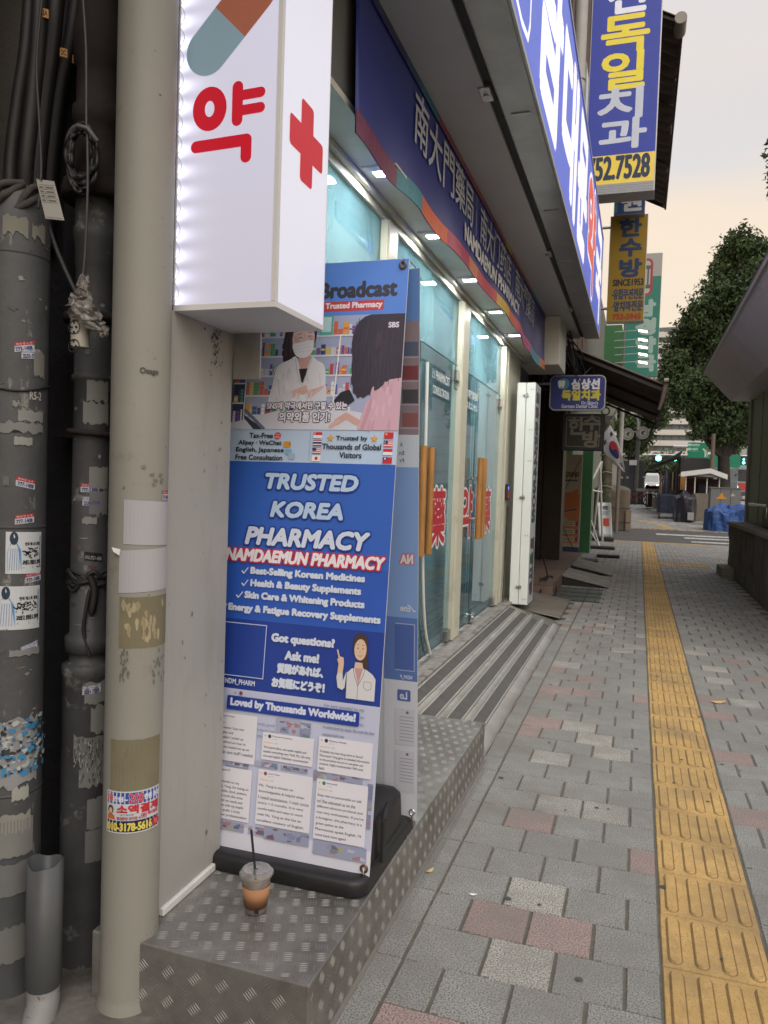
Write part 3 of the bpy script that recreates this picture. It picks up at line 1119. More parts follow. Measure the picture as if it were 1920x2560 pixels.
# ------------------------------------------------ big lit fascia sign
big = thing('fascia_sign', 'long backlit blue pharmacy sign with huge white and red korean letters', 'sign', (-0.6, 6, 3.4))
MB().box(-0.78, -0.602, 1.0, 10.66, 3.405, 3.44).build('bottom_channel', M_ALU, big, bevel=0.004)
MB().box(-0.60, -0.588, 1.0, 10.66, 3.400, 3.425).box(-0.60, -0.588, 10.63, 10.66, 3.425, 4.72).box(-0.60, -0.588, 1.0, 10.66, 4.70, 4.73).box(-0.62, -0.60, 1, 10.66, 3.44, 4.72).build('frame', M_ALU, big)
af = Art(O=(-0.597, 0, 0), U=(0, 1, 0), V=(0, 0, 1))
af.rect(1.0, 3.425, 10.63, 4.70, '4C62C8', cols=30)
af.build('lit_face', print_mat('lit_sign_face', emit=0.42, var=0.14), big)
af = Art(O=(-0.597, 0, 0), U=(0, 1, 0), V=(0, 0, 1))
af.lift = 0.003
CW = 'F1EFF2'
#
LITL = print_mat('lit_letter', emit=0.5, var=0.03)
for (t_, y0_, y1_) in (('남', 4.12, 5.16), ('대', 5.36, 6.44), ('문', 6.66, 7.66), ('약', 7.92, 9.05), ('국', 9.42, 10.48)):
    af = Art(O=(-0.597, 0, 0), U=(0, 1, 0), V=(0, 0, 1), lift=0.003)
    if t_ == '약':
        af.text(t_, y0_, 3.58, y1_, 4.57, 'CF4A3A', bold=0.062, edge=0.105, ecol=CW)
    else:
        af.text(t_, y0_, 3.58, y1_, 4.57, CW, bold=0.062)
    af.build('letter', LITL, big)
af = Art(O=(-0.597, 0, 0), U=(0, 1, 0), V=(0, 0, 1), lift=0.003)
sh_ = [(2.75, 4.5), (2.75, 3.85), (2.95, 3.62), (3.25, 3.52), (3.55, 3.50), (3.74, 3.53), (3.79, 3.62), (3.79, 4.5)]
af.stroke(sh_, 0.035, CW, n=5)
af.line([(2.9, 4.2), (3.65, 4.2)], 0.12, CW)
af.line([(3.27, 3.8), (3.27, 4.5)], 0.16, CW)
af.build('emblem', LITL, big)
for y_, z_ in ((3.95, 3.395), (6.75, 3.395), (8.9, 3.395)):
    MB().box(-0.86, -0.80, y_ - 0.07, y_ + 0.07, z_, z_ + 0.03).tube([(-0.83, y_, z_ + 0.001), (-0.83, y_, z_ - 0.008)], 0.014, 10).build('clamp', M_STEEL, big, bevel=0.004)
for y_ in (3.1, 4.2, 5.7, 7.0, 8.3, 9.6):
    MB().box(-0.74, -0.64, y_ - 0.008, y_ + 0.008, 3.398, 3.406).build('bracket_bar', M_STEEL, big)

# ------------------------------------------------ white lightbox with the red letter
lb = thing('lightbox_sign', 'tall white lit box sign with a red korean letter and a red cross', 'sign', (-1.04, 1.93, 1.84))
nt_lb = None


def lit_face_mat():
    m = bpy.data.materials.new('lightbox_acrylic')
    m.use_nodes = True
    nt = m.node_tree
    b = nt.nodes['Principled BSDF']
    b.inputs['Base Color'].default_value = (0.5, 0.5, 0.56, 1)
    b.inputs['Roughness'].default_value = 0.25
    t = _n(nt, 'ShaderNodeTexCoord')
    s = _n(nt, 'ShaderNodeSeparateXYZ')
    nt.links.new(t.outputs['Object'], s.inputs[0])
    # LED strip behind the left edge: hot spots every 63 mm
    dx = _n(nt, 'ShaderNodeMath', operation='ADD')
    dx.inputs[1].default_value = 1.183
    nt.links.new(s.outputs['X'], dx.inputs[0])
    ex = _n(nt, 'ShaderNodeMath', operation='MULTIPLY')
    ex.inputs[1].default_value = -42
    nt.links.new(dx.outputs[0], ex.inputs[0])
    ee = _n(nt, 'ShaderNodeMath', operation='EXPONENT')
    nt.links.new(ex.outputs[0], ee.inputs[0])
    zz = _n(nt, 'ShaderNodeMath', operation='MULTIPLY')
    zz.inputs[1].default_value = 2 * PI / 0.055
    nt.links.new(s.outputs['Z'], zz.inputs[0])
    cs = _n(nt, 'ShaderNodeMath', operation='COSINE')
    nt.links.new(zz.outputs[0], cs.inputs[0])
    c2 = _n(nt, 'ShaderNodeMath', operation='MULTIPLY_ADD')
    c2.inputs[1].default_value = 0.55
    c2.inputs[2].default_value = 0.65
    nt.links.new(cs.outputs[0], c2.inputs[0])
    pr = _n(nt, 'ShaderNodeMath', operation='MULTIPLY')
    nt.links.new(ee.outputs[0], pr.inputs[0])
    nt.links.new(c2.outputs[0], pr.inputs[1])
    zr = _n(nt, 'ShaderNodeMapRange')
    zr.inputs['From Min'].default_value = 1.84
    zr.inputs['From Max'].default_value = 2.7
    zr.inputs['To Min'].default_value = 0.27
    zr.inputs['To Max'].default_value = 0.42
    nt.links.new(s.outputs['Z'], zr.inputs[0])
    sm = _n(nt, 'ShaderNodeMath', operation='ADD')
    nt.links.new(pr.outputs[0], sm.inputs[0])
    nt.links.new(zr.outputs[0], sm.inputs[1])
    b.inputs['Emission Color'].default_value = (0.76, 0.76, 1.0, 1)
    nt.links.new(sm.outputs[0], b.inputs['Emission Strength'])
    return m


M_LBF = lit_face_mat()
M_LBS = mat('lit_white_acrylic', (0.5, 0.5, 0.56), 0.3, var=0.02, emit=(0.84, 0.85, 1.0), es=0.42)
M_WFR = mat('white_enamel', (0.72, 0.72, 0.72), 0.4, var=0.03, vs=5)
LZ0, LZ1 = 1.84, 3.36
X0, X1, YA, YB = -1.19, -0.895, 1.777, 2.088
MB().quad((X0, YA, LZ0 + 0.012), (X1 - 0.012, YA, LZ0 + 0.012), (X1 - 0.012, YA, LZ1), (X0, YA, LZ1)).build('lit_front', M_LBF, lb)
MB().quad((X1, YA + 0.012, LZ0 + 0.012), (X1, YB - 0.004, LZ0 + 0.012), (X1, YB - 0.004, LZ1), (X1, YA + 0.012, LZ1)).build('lit_side', M_LBS, lb)
f_ = MB()
f_.box(X1 - 0.0118, X1 - 0.0005, YA - 0.002, YA + 0.0115, LZ0 + 0.0125, LZ1)
f_.box(X0 - 0.004, X1 + 0.001, YA - 0.0015, YB, LZ0 - 0.003, LZ0 + 0.0118)
f_.box(X0 - 0.005, X0 - 0.0005, YA - 0.003, YB, LZ0 + 0.0125, LZ1)
f_.box(X0, X1, YB - 0.0035, YB, LZ0 + 0.0125, LZ1)
f_.build('frame', M_WFR, lb)
wv = MB()
for k in range(25):      # scallops of LED light, shaped as white loops along the edge
    z_ = 1.86 + k * 0.055
    wv.tube([(X0 + 0.000 + 0.013 * math.sin(PI * q / 8), YA - 0.004, z_ + 0.05 * q / 8) for q in range(9)], 0.0011, 5)
wv.build('led_light_scallops', W_PL, lb)
al = Art(O=(0, YA - 0.0005, 0), U=(1, 0, 0), V=(0, 0, 1))
RD = 'D3122F'
al.ring(-1.099, 2.353, 0.032, 0.0385, 0.036, RD)
al.stroke([(-1.018, 2.398), (-1.018, 2.316)], 0.031, RD)
al.stroke([(-1.018, 2.376), (-0.952, 2.378)], 0.026, RD)
al.stroke([(-1.018, 2.338), (-0.952, 2.340)], 0.026, RD)
al.stroke([(-1.137, 2.259), (-0.990, 2.263), (-0.990, 2.221)], 0.031, RD)
# capsule, half blue half terracotta
th = math.atan2(0.115, 0.095)
c0_, c1_ = np.array([-1.110, 2.500]), np.array([-1.01, 2.60])
u_ = (c1_ - c0_) / np.linalg.norm(c1_ - c0_)
q_ = np.array([-u_[1], u_[0]])
rr = 0.0615
a0 = math.atan2(q_[1], q_[0])
al.poly([c0_ + rr * np.array([math.cos(a0 + PI * k / 16), math.sin(a0 + PI * k / 16)]) for k in range(17)] + [c0_ + u_ * 0.092 - q_ * rr, c0_ + u_ * 0.092 + q_ * rr], '8AA7B8')
al.poly([c0_ + u_ * 0.092 - q_ * rr, c0_ + u_ * 0.19 - q_ * rr] + [c0_ + u_ * 0.19 + rr * np.array([math.cos(a0 + PI + PI * k / 16), math.sin(a0 + PI + PI * k / 16)]) for k in range(17)] + [c0_ + u_ * 0.092 + q_ * rr], 'A8654E')
al.build('lettering', print_mat('lit_print', emit=0.12, var=0.03), lb)
al = Art(O=(X1 + 0.0005, 0, 0), U=(0, 1, 0), V=(0, 0, 1))
cy_, cz_ = 1.937, 2.308
aw, al_, r_ = 0.040, 0.108, 0.014
pl = []
for (sx, sy, pts) in ((1, 1, [(al_, -aw), (al_, aw), (aw, aw), (aw, al_)]), ):
    pass
cr_ = [(-aw, -al_), (aw, -al_), (aw, -aw), (al_, -aw), (al_, aw), (aw, aw), (aw, al_), (-aw, al_), (-aw, aw), (-al_, aw), (-al_, -aw), (-aw, -aw)]
outp = []
for k, (x, y) in enumerate(cr_):
    if k % 3 == 2:
        outp.append((x, y))
    else:
        p, n2 = np.array(cr_[k - 1]), np.array(cr_[(k + 1) % 12])
        c = np.array((x, y))
        d1_, d2_ = (p - c) / np.linalg.norm(p - c), (n2 - c) / np.linalg.norm(n2 - c)
        for q in range(5):
            t = q / 4
            outp.append(tuple(c + r_ * ((1 - t) ** 2 * d1_ + t ** 2 * d2_)))
al.poly([(cy_ + x, cz_ + y) for x, y in outp], RD)
al.build('red_cross', _M['lit_print'], lb)
MB().box(-1.19, -1.10, 2.09, 2.10, 1.7, 3.36).build('mounting_bracket', M_STEEL, lb)

# ------------------------------------------------ checker plate step
M_CHK = mat('scuffed_checker_plate', (0.30, 0.295, 0.28), 0.42, metal=0.6, var=0.22, vs=7, bump=0.0004, bs=90, dirt=(0.12, 0.11, 0.10), ds=4.5, dl=(0.42, 0.78))
stp = thing('checker_plate_step', 'metal checker plate step box in front of the pharmacy wall', 'step', (-0.95, 2.7, 0))
SX0, SX1, SY0, SY1, SZ = -1.32, -0.695, 1.655, 3.86, 0.195
MB().box(SX0, SX1, SY0, SY1, -0.02, SZ).build('plate_box', M_CHK, stp, bevel=0.004)
tb = MB()


def bar(o, a, b, n, L=0.026, w=0.0036, h=0.0014):
    """raised almond bar: a along, b across, n up"""
    o, a, b, n = map(np.array, (o, a, b, n))
    P = [o - a * L / 2, o - a * L * .25 - b * w / 2, o + a * L * .25 - b * w / 2, o + a * L / 2, o + a * L * .25 + b * w / 2, o - a * L * .25 + b * w / 2,
         o - a * L * .2 + n * h, o + a * L * .2 + n * h]
    tb.add(P, [(0, 1, 6), (1, 2, 7, 6), (2, 3, 7), (3, 4, 7), (4, 5, 6, 7), (5, 0, 6)], None, False)


def tread(O, A, B, N, la, lb_, pitch=0.042):
    O, A, B, N = map(lambda q: np.array(q, float), (O, A, B, N))
    c45 = (A + B) / math.sqrt(2)
    d45 = (A - B) / math.sqrt(2)
    ni, nj = int(la / pitch), int(lb_ / pitch)
    for i in range(ni + 1):
        for j in range(nj + 1):
            ctr = O + A * (i + 0.5) * pitch + B * (j + 0.5) * pitch
            al2, ac2 = (A, B) if (i + j) % 2 else (B, A)
            for q in range(5):
                p = ctr + ac2 * (q - 2) * 0.0074
                rel = p - O
                if 0.012 < rel.dot(A) < la - 0.012 and 0.012 < rel.dot(B) < lb_ - 0.012:
                    bar(p, al2, ac2, N, L=0.029)


rt = lambda ang: ((math.cos(ang), math.sin(ang), 0), (-math.sin(ang), math.cos(ang), 0))


def tread_rot(O, A, B, N, la, lb_, ang, pitch=0.042):
    O, A, B, N = map(lambda q: np.array(q, float), (O, A, B, N))
    c, s = math.cos(ang), math.sin(ang)
    A2, B2 = A * c + B * s, B * c - A * s
    R_ = int((la + lb_) / pitch) + 2
    for i in range(-R_, R_):
        for j in range(-R_, R_):
            ctr = O + A * la / 2 + B * lb_ / 2 + A2 * (i + 0.5) * pitch + B2 * (j + 0.5) * pitch
            al2, ac2 = (A2, B2) if (i + j) % 2 else (B2, A2)
            for q in range(5):
                p = ctr + ac2 * (q - 2) * 0.0074
                rel = p - O
                if 0.012 < rel.dot(A) < la - 0.012 and 0.012 < rel.dot(B) < lb_ - 0.012:
                    bar(p, al2, ac2, N, L=0.029)


tread_rot((SX0, SY0, SZ), (1, 0, 0), (0, 1, 0), (0, 0, 1), SX1 - SX0, SY1 - SY0, 0.35)
tread_rot((SX1, SY0, 0), (0, 1, 0), (0, 0, 1), (1, 0, 0), SY1 - SY0, SZ, 0.785, 0.05)
tread_rot((SX0, SY0, 0), (1, 0, 0), (0, 0, 1), (0, -1, 0), SX1 - SX0, SZ, 0.785, 0.055)
tb.build('raised_tread', mat('worn_tread_metal', (0.25, 0.243, 0.23), 0.55, metal=0.4, var=0.2, vs=9, dirt=(0.2, 0.19, 0.17), ds=6, dl=(0.5, 0.8)), stp, kind='stuff')
MB().box(SX1 - 0.001, SX1 + 0.012, SY0, SY1, 0.0, 0.006).build('sealant', mat('dirty_sealant', (0.2, 0.19, 0.17), 0.9), stp)

# ------------------------------------------------ striped ramp
rm = thing('striped_ramp', 'ribbed metal ramp with dark grip stripes below the glass doors', 'ramp', (-1, 6, 0))
RX0, RX1, RY0, RY1 = -1.26, -0.70, 3.875, 7.95
rz = lambda x, y: 0.006 + (RX1 - x) / (RX1 - RX0) * 0.178
b = MB()
NX = 18
vv = []
ysr = np.linspace(RY0, RY1, 3)
for x in np.linspace(RX0, RX1, NX):
    for y_ in ysr:
        vv.append((x, y_, rz(x, y_)))
b.add(vv, [(i * 3 + j, (i + 1) * 3 + j, (i + 1) * 3 + j + 1, i * 3 + j + 1) for i in range(NX - 1) for j in range(2)])
b.quad((RX0, RY1, 0), (RX1, RY1, 0), (RX1, RY1, 0.006), (RX0, RY1, rz(RX0, 0)))
b.quad((RX1, RY0, -0.01), (RX1, RY1, -0.01), (RX1, RY1, 0.006), (RX1, RY0, 0.006))
# end slope down towards the steps
b.quad((RX0, RY1, rz(RX0, 0)), (RX1 + 0.0, RY1, 0.006), (RX1 - 0.1, RY1 + 0.35, 0.002), (RX0, RY1 + 0.7, 0.01))
b.build('ramp_plate', mat('worn_ramp_metal', (0.34, 0.33, 0.305), 0.42, metal=0.6, var=0.2, vs=5, dirt=(0.24, 0.22, 0.19), ds=3.5, dl=(0.45, 0.75)), rm)
rb = MB()
strips = [(-1.205, -1.140), (-1.085, -1.020), (-0.965, -0.900), (-0.845, -0.785)]
gaps = [(-1.26, -1.212), (-1.133, -1.092), (-1.013, -0.972), (-0.893, -0.852), (-0.778, -0.704)]
for (a, c) in gaps:
    y_ = RY0 + 0.01
    while y_ < RY1 - 0.02:
        za, zc = rz(a + .004, 0), rz(c - .004, 0)
        yj = y_ + random.uniform(-.001, .001)
        P = [(a + .004, yj, za), (c - .004, yj + 0.004, zc), (c - .004, yj + 0.018, zc), (a + .004, yj + 0.014, za), (a + .008, yj + 0.007, za + .0035), (c - .008, yj + .011, zc + .0035)]
        rb.add(P, [(0, 1, 5, 4), (3, 4, 5, 2), (0, 4, 3), (1, 2, 5)])
        y_ += 0.026
rb.build('rib', _M['worn_ramp_metal'], rm, kind='stuff')
M_GRIP = mat('dark_grip_tape', (0.095, 0.091, 0.086), 0.9, var=0.25, vs=12, bump=0.001, bs=400)
M_LINEW = mat('aluminium_edge_strip', (0.46, 0.46, 0.44), 0.45, metal=0.3, var=0.15)
for (a, c) in strips:
    P = MB()
    P.obox((a, RY0 + .006, rz(a, 0) + .0015), (c - a, 0, rz(c, 0) - rz(a, 0)), (0, RY1 - RY0 - 0.10 - 0.35 * (a + 1.2), 0), (0, 0, 0.004))
    P.build('grip_strip', M_GRIP, rm)
    for e_ in (a - 0.006, c):
        MB().obox((e_, RY0 + .006, rz(e_, 0) + .001), (0.006, 0, rz(e_ + .006, 0) - rz(e_, 0)), (0, RY1 - RY0 - 0.10 - 0.35 * (a + 1.2), 0), (0, 0, 0.008)).build('edge_strip', M_LINEW, rm)
tpl = [(4.0, 5.1), (5.25, 5.7), (6.1, 7.6)]
for k, (a, c) in enumerate(tpl):
    MB().box(-1.32, -1.262, a, c, 0.17, 0.1945 + 0.003 * k).build('stone_strip', mat('grey_stone_strip', (0.30, 0.29, 0.27), 0.8, var=0.25, vs=8), rm, bevel=0.004)
# loose metal plate beyond the ramp
lp = MB().obox((-1.30, 8.28, 0.11), (0.56, 0, -0.085), (0.0, 1.35, 0.0), (0, 0, 0.014)).build('threshold_plate', mat('brown_worn_plate', (0.24, 0.215, 0.18), 0.6, metal=0.3, var=0.25, vs=5), bevel=0.003)
tag(lp, 'brown worn plate sloping to the pavement beyond the striped ramp', 'ramp plate')

# ================================================================ banner stand on the step
bs_ = thing('banner_stand', 'double sided pharmacy banner stand with a photo and reviews on its black water base', 'banner stand', (-1, 2.3, 0.195))
VN = np.array([0, 0.104, 0.9945])
BW0, BW1, BH = -1.285, -0.703, 1.865
MB().obox((BW0, 2.102, 0.24), (BW1 - BW0, 0, 0), (0, 0.0022, 0), tuple(VN * BH)).build('front_sheet', mat('white_vinyl', (0.66, 0.67, 0.72), 0.4, var=0.02), bs_)
# the vinyl edge bows very slightly: print is laid on the flat sheet
A = Art(O=(0, 2.1015, 0.24), U=(1, 0, 0), V=tuple(VN), dz=4e-6, lift=0.00015)
L0, R0 = BW0 + 0.001, BW1 - 0.001
A.rect(L0, 0.0, R0, 0.50, 'C3C9E2')
A.rect(L0, 0.0, R0, 0.075, 'DADCEB')
A.rect(L0, 0.495, R0, 0.725, '25419A')
A.rect(L0, 0.715, R0, 1.222, '3566C6')
A.rect(L0, 0.715, R0, 0.90, '2F5CBE')
A.rect(L0, 1.222, R0, 1.327, 'BCD3F0')
A.rect(L0, 1.69, R0, BH - 0.001, '5C8FE8')
# --- header
A.text('Live', -1.12, 1.752, -1.02, 1.798, '3B3C48', bold=0.0036)
A.text('Broadcast', -0.992, 1.750, -0.738, 1.798, '3B3C48', bold=0.0036)
A.rect(-1.21, 1.705, -0.776, 1.738, 'C34A55')
A.text("Korea'", -1.10, 1.712, -1.0, 1.733, 'F0E4EE', bold=0.0012)
A.text('s Trusted Pharmacy', -0.988, 1.710, -0.782, 1.733, 'F0E4EE', bold=0.0013)
# --- broadcast photograph
PB, PT = 1.327, 1.692
A.rect(L0, PB, R0, PT, 'A9B4D6')
A.rect(L0, PB + 0.02, -1.23, PT, '5E6A86')
SH = 'DCE2F2'
rnd = random.Random(3)
GOODS = ['E9ECF4', 'C8505A', '5A60B0', 'E8A850', '68A878', 'D8DCEA', 'E07050', '7A5AA0', 'EEF0F6', '3F4A86', 'E4CF6A', '8FB8D8']


def goods(x0, x1, yb, hmax, slope=0.0):
    x = x0
    while x < x1 - 0.006:
        w_ = rnd.uniform(0.007, 0.02)
        h_ = rnd.uniform(0.4, 1.0) * hmax
        yy = yb + slope * (x - x0)
        c = rnd.choice(GOODS)
        n_ = rnd.choice([1, 1, 3, 4, 5])
        w_ = min(w_, x1 - x)
        for k in range(n_):
            A.rect(x, yy + h_ * k / n_, x + w_ - 0.001, yy + h_ * (k + 0.86) / n_, c)
        if n_ == 1:
            A.rect(x + 0.001, yy + h_ * 0.35, x + w_ - 0.002, yy + h_ * 0.5, rnd.choice(GOODS))
        x += w_ + rnd.uniform(0, 0.003)


A.rect(-1.275, 1.34, -1.238, 1.66, '3E455F')
for k in range(5):
    A.rect(-1.278, 1.345 + 0.065 * k, -1.238, 1.350 + 0.065 * k, SH)
    goods(-1.274, -1.240, 1.351 + 0.065 * k, 0.05)
for (x0, x1) in ((-1.232, -1.10), (-1.10, -0.92), (-0.925, -0.86)):
    for k in range(5):
        yb = 1.375 + 0.064 * k
        A.rect(x0, yb - 0.006, x1, yb, SH)
        goods(x0 + 0.003, x1 - 0.003, yb, 0.048)
A.rect(-1.236, PB, -1.231, PT - 0.02, SH)
A.line([(-0.925, 1.36), (-0.912, 1.63)], 0.005, 'EEF1FA')
A.rect(-0.985, 1.63, -0.94, PT, '5FB0A8')
A.rect(-0.978, 1.64, -0.947, PT - 0.004, 'BFE3E8')
# caption top left
A.rrect(-1.272, 1.63, -1.236, 1.685, 0.004, '3C5CB0')
A.text('생방송', -1.269, 1.662, -1.240, 1.678, 'E8ECF8')
A.text('투데이', -1.269, 1.640, -1.240, 1.656, 'E8ECF8')
A.rect(-1.232, 1.655, -1.135, 1.688, 'C9D4F0')
A.text('독하는 경제 이야기', -1.228, 1.668, -1.140, 1.683, '45507A', bold=0.0004)
A.text('K-뷰티 필수 코스가 있다?', -1.228, 1.642, -1.125, 1.656, 'EDF1FB', bold=0.0004)
# desk
A.poly([(L0, PB), (R0, PB), (R0, 1.36), (-0.90, 1.395), (-1.12, 1.385), (L0, 1.345)], 'D5D9E8')
A.poly([(-1.235, 1.375), (-1.155, PB), (-1.195, PB), (-1.228, 1.36)], '3A4258')
A.poly([(-1.228, 1.395), (-1.150, PB + .002), (-1.165, PB), (-1.235, 1.388)], '6D7690')
# pharmacist: hair, face, mask, coat
A.soft([(-1.103, 1.545), (-1.109, 1.60), (-1.100, 1.65), (-1.078, 1.680), (-1.045, 1.690), (-1.012, 1.682), (-0.996, 1.655), (-0.996, 1.615), (-1.005, 1.60), (-1.05, 1.56), (-1.08, 1.543)], '3B3038')
A.soft([(-1.075, 1.60), (-1.078, 1.635), (-1.062, 1.655), (-1.03, 1.662), (-1.006, 1.645), (-1.001, 1.615), (-1.008, 1.58), (-1.03, 1.562), (-1.055, 1.565)], 'E5C6C2')
A.soft([(-1.095, 1.66), (-1.055, 1.668), (-1.02, 1.665), (-1.0, 1.645), (-1.01, 1.685), (-1.05, 1.69)], '3B3038')
A.line([(-1.060, 1.622), (-1.051, 1.626), (-1.044, 1.622)], 0.0022, '5A4448')
A.line([(-1.024, 1.626), (-1.016, 1.630), (-1.010, 1.626)], 0.0022, '5A4448')
A.line([(-1.064, 1.634), (-1.045, 1.638)], 0.0020, '6A5050')
A.line([(-1.026, 1.640), (-1.009, 1.641)], 0.0020, '6A5050')
A.poly([(-1.055, 1.48), (-1.008, 1.48), (-1.012, 1.57), (-1.05, 1.57)], 'D2ACA8')
A.soft([(-1.076, 1.603), (-1.04, 1.610), (-1.008, 1.616), (-1.004, 1.585), (-1.018, 1.564), (-1.04, 1.558), (-1.064, 1.568)], 'EEF0FA')
for q in range(3):
    A.line([(-1.072, 1.595 - 0.01 * q), (-1.01, 1.606 - 0.012 * q)], 0.0009, 'C9CEE2')
A.soft([(-1.145, 1.40), (-1.138, 1.47), (-1.125, 1.53), (-1.085, 1.552), (-1.058, 1.56), (-1.03, 1.49), (-1.008, 1.558), (-0.985, 1.548), (-0.960, 1.53), (-0.952, 1.47), (-0.95, 1.42), (-0.99, 1.405), (-1.06, 1.40)], 'E6E9F6')
A.poly([(-1.048, 1.522), (-1.018, 1.524), (-1.028, 1.478), (-1.036, 1.478)], '2B2A33')
A.line([(-1.062, 1.555), (-1.056, 1.52), (-1.034, 1.47), (-1.012, 1.53), (-1.006, 1.555)], 0.0018, 'B4BAD0')
A.line([(-1.12, 1.50), (-1.108, 1.43)], 0.0016, 'BCC2D8')
A.line([(-0.975, 1.51), (-0.968, 1.45)], 0.0016, 'BCC2D8')
for (x0, y0, x1, y1) in ((-1.075, 1.440, -1.022, 1.462), (-1.075, 1.432, -1.018, 1.452), (-0.955, 1.462, -1.005, 1.445), (-0.952, 1.452, -1.008, 1.434)):
    A.stroke([(x0, y0), (x1, y1)], 0.015, 'E0BDB6')
for q in range(4):
    A.line([(-1.045 + 0.008 * q, 1.452), (-1.022 + 0.006 * q, 1.437)], 0.0009, 'B8908C')
    A.line([(-0.985 - 0.004 * q, 1.456), (-1.004 - 0.002 * q, 1.440)], 0.0009, 'B8908C')
A.soft([(-1.145, 1.40), (-1.12, 1.43), (-1.075, 1.455), (-1.065, 1.425), (-1.09, 1.39)], 'DCE0F0')
A.soft([(-0.952, 1.47), (-0.948, 1.41), (-0.985, 1.405), (-1.0, 1.425), (-0.965, 1.455)], 'DCE0F0')
rf = random.Random(77)
for q in range(26):
    x_, y_ = rf.uniform(-1.135, -0.965), rf.uniform(1.41, 1.53)
    A.soft([(x_, y_), (x_ + .004, y_ + .001), (x_ + rf.uniform(-.006, .012), y_ - rf.uniform(.015, .035)), (x_ - .003, y_ - .012)], rf.choice(['D6DAEB', 'CDD2E6', 'EEF0FA', 'DADEEE']), n=3)
for q in range(16):
    x_ = rf.uniform(-1.104, -1.075)
    A.line([(x_, rf.uniform(1.62, 1.67)), (x_ - .004, 1.60), (x_ + rf.uniform(-.002, .008), rf.uniform(1.55, 1.57))], 0.0014, rf.choice(['4A3C42', '2C242C', '5A464A']))
for q in range(12):
    x_ = rf.uniform(-1.09, -1.005)
    A.line([(x_, 1.685), (x_ + rf.uniform(-.015, .01), 1.662)], 0.0012, rf.choice(['4A3C42', '2C242C', '5A464A']))
A.soft([(-1.072, 1.63), (-1.058, 1.625), (-1.05, 1.612), (-1.066, 1.608)], 'D8B0AC', n=3)
A.soft([(-1.02, 1.625), (-1.008, 1.63), (-1.006, 1.617), (-1.018, 1.615)], 'D8B0AC', n=3)
A.line([(-1.037, 1.64), (-1.034, 1.622)], 0.0014, 'CDA39F')
# customer from behind
A.poly([(R0, 1.50), (-0.72, 1.50), (-0.775, 1.46), (-0.815, 1.41), (-0.838, PB), (R0, PB)], 'D5AEC0')
A.poly([(-0.775, 1.46), (-0.80, 1.425), (-0.828, PB), (-0.815, PB), (-0.79, 1.41)], 'C79CB0')
A.poly([(R0, 1.49), (R0, PT - 0.001), (-0.815, PT - 0.001), (-0.834, 1.685), (-0.851, 1.672), (-0.862, 1.655), (-0.870, 1.63), (-0.873, 1.60), (-0.870, 1.575), (-0.866, 1.55), (-0.869, 1.53), (-0.866, 1.505), (-0.868, 1.485), (-0.860, 1.465), (-0.858, 1.445), (-0.848, 1.438), (-0.842, 1.426), (-0.832, 1.433), (-0.822, 1.427), (-0.812, 1.436), (-0.80, 1.44), (-0.79, 1.45), (-0.775, 1.455), (-0.74, 1.485)], '3A3444')
for q in range(9):
    A.line([(-0.86 + 0.012 * q, 1.67 - 0.004 * q), (-0.872 + 0.014 * q, 1.58), (-0.85 + 0.011 * q, 1.46)], 0.0013, '4A4454')
for q in range(70):
    x_, y_ = rf.uniform(-0.865, -0.712), rf.uniform(1.50, 1.68)
    A.line([(x_, y_), (x_ - .004 + .05 * (x_ + .80), y_ - rf.uniform(.03, .07))], rf.uniform(.0008, .0022), rf.choice(['302B3B', '443D4E', '3F3848', '4C4455', '2B2736']))
for q in range(14):
    x_, y_ = rf.uniform(-0.80, -0.71), rf.uniform(1.34, 1.48)
    A.soft([(x_, y_), (x_ + .006, y_ + .002), (x_ + .004, y_ - rf.uniform(.02, .04)), (x_ - .004, y_ - .02)], rf.choice(['CCA2B6', 'DDB9CA', 'D2AABD']), n=3)
A.soft([(-0.795, 1.62), (-0.785, 1.635), (-0.778, 1.62), (-0.782, 1.59), (-0.792, 1.58)], '4A3C48')
A.stroke([(-0.838, 1.352), (-0.875, 1.372), (-0.905, 1.352)], 0.020, 'D2A9A4')
A.stroke([(-0.90, 1.355), (-0.925, 1.338)], 0.013, 'D8B2AC')
A.poly([(-0.92, 1.42), (-0.90, 1.445), (-0.87, 1.455), (-0.85, 1.42), (-0.88, 1.40), (-0.91, 1.405)], '2C2C38')
A.text('SBS', -0.755, 1.648, -0.722, 1.664, 'E4E4F0', bold=0.0010)
A.text('SNS에 약국에서만 구할 수 있는', -1.150, 1.392, -0.874, 1.415, 'E8E6F2', bold=0.0011, edge=0.0035, ecol='4A4660')
A.text('의약외품 인기!', -1.105, 1.352, -0.93, 1.382, 'E8E6F2', bold=0.0014, edge=0.0038, ecol='4A4660')
# --- info band
DK = '23303F'
A.rect(-0.9915, 1.228, -0.9905, 1.322, '6C86A8')
A.text('Tax-Free', -1.205, 1.298, -1.122, 1.314, DK, bold=0.0007)
A.disc(-1.105, 1.306, 0.0115, 'D2363E')
A.text('TAX', -1.112, 1.307, -1.098, 1.312, 'F4E8E8')
A.text('FREE', -1.113, 1.299, -1.097, 1.304, 'F4E8E8')
A.text('Alipay · WeChat', -1.243, 1.272, -1.090, 1.290, DK, bold=0.0007)
A.rrect(-1.082, 1.270, -1.057, 1.288, 0.002, 'DC9A38')
A.rect(-1.063, 1.276, -1.057, 1.282, 'A86A20')
A.text('English, Japanese', -1.25, 1.249, -1.080, 1.267, DK, bold=0.0007)
A.text('Free Consultation', -1.25, 1.227, -1.083, 1.243, DK, bold=0.0007)
A.rrect(-1.075, 1.246, -1.052, 1.264, 0.004, '86B4DC')
A.rrect(-1.062, 1.232, -1.040, 1.250, 0.004, 'A8B8D0')
A.text('Trusted by', -0.903, 1.291, -0.800, 1.308, DK, bold=0.0007)
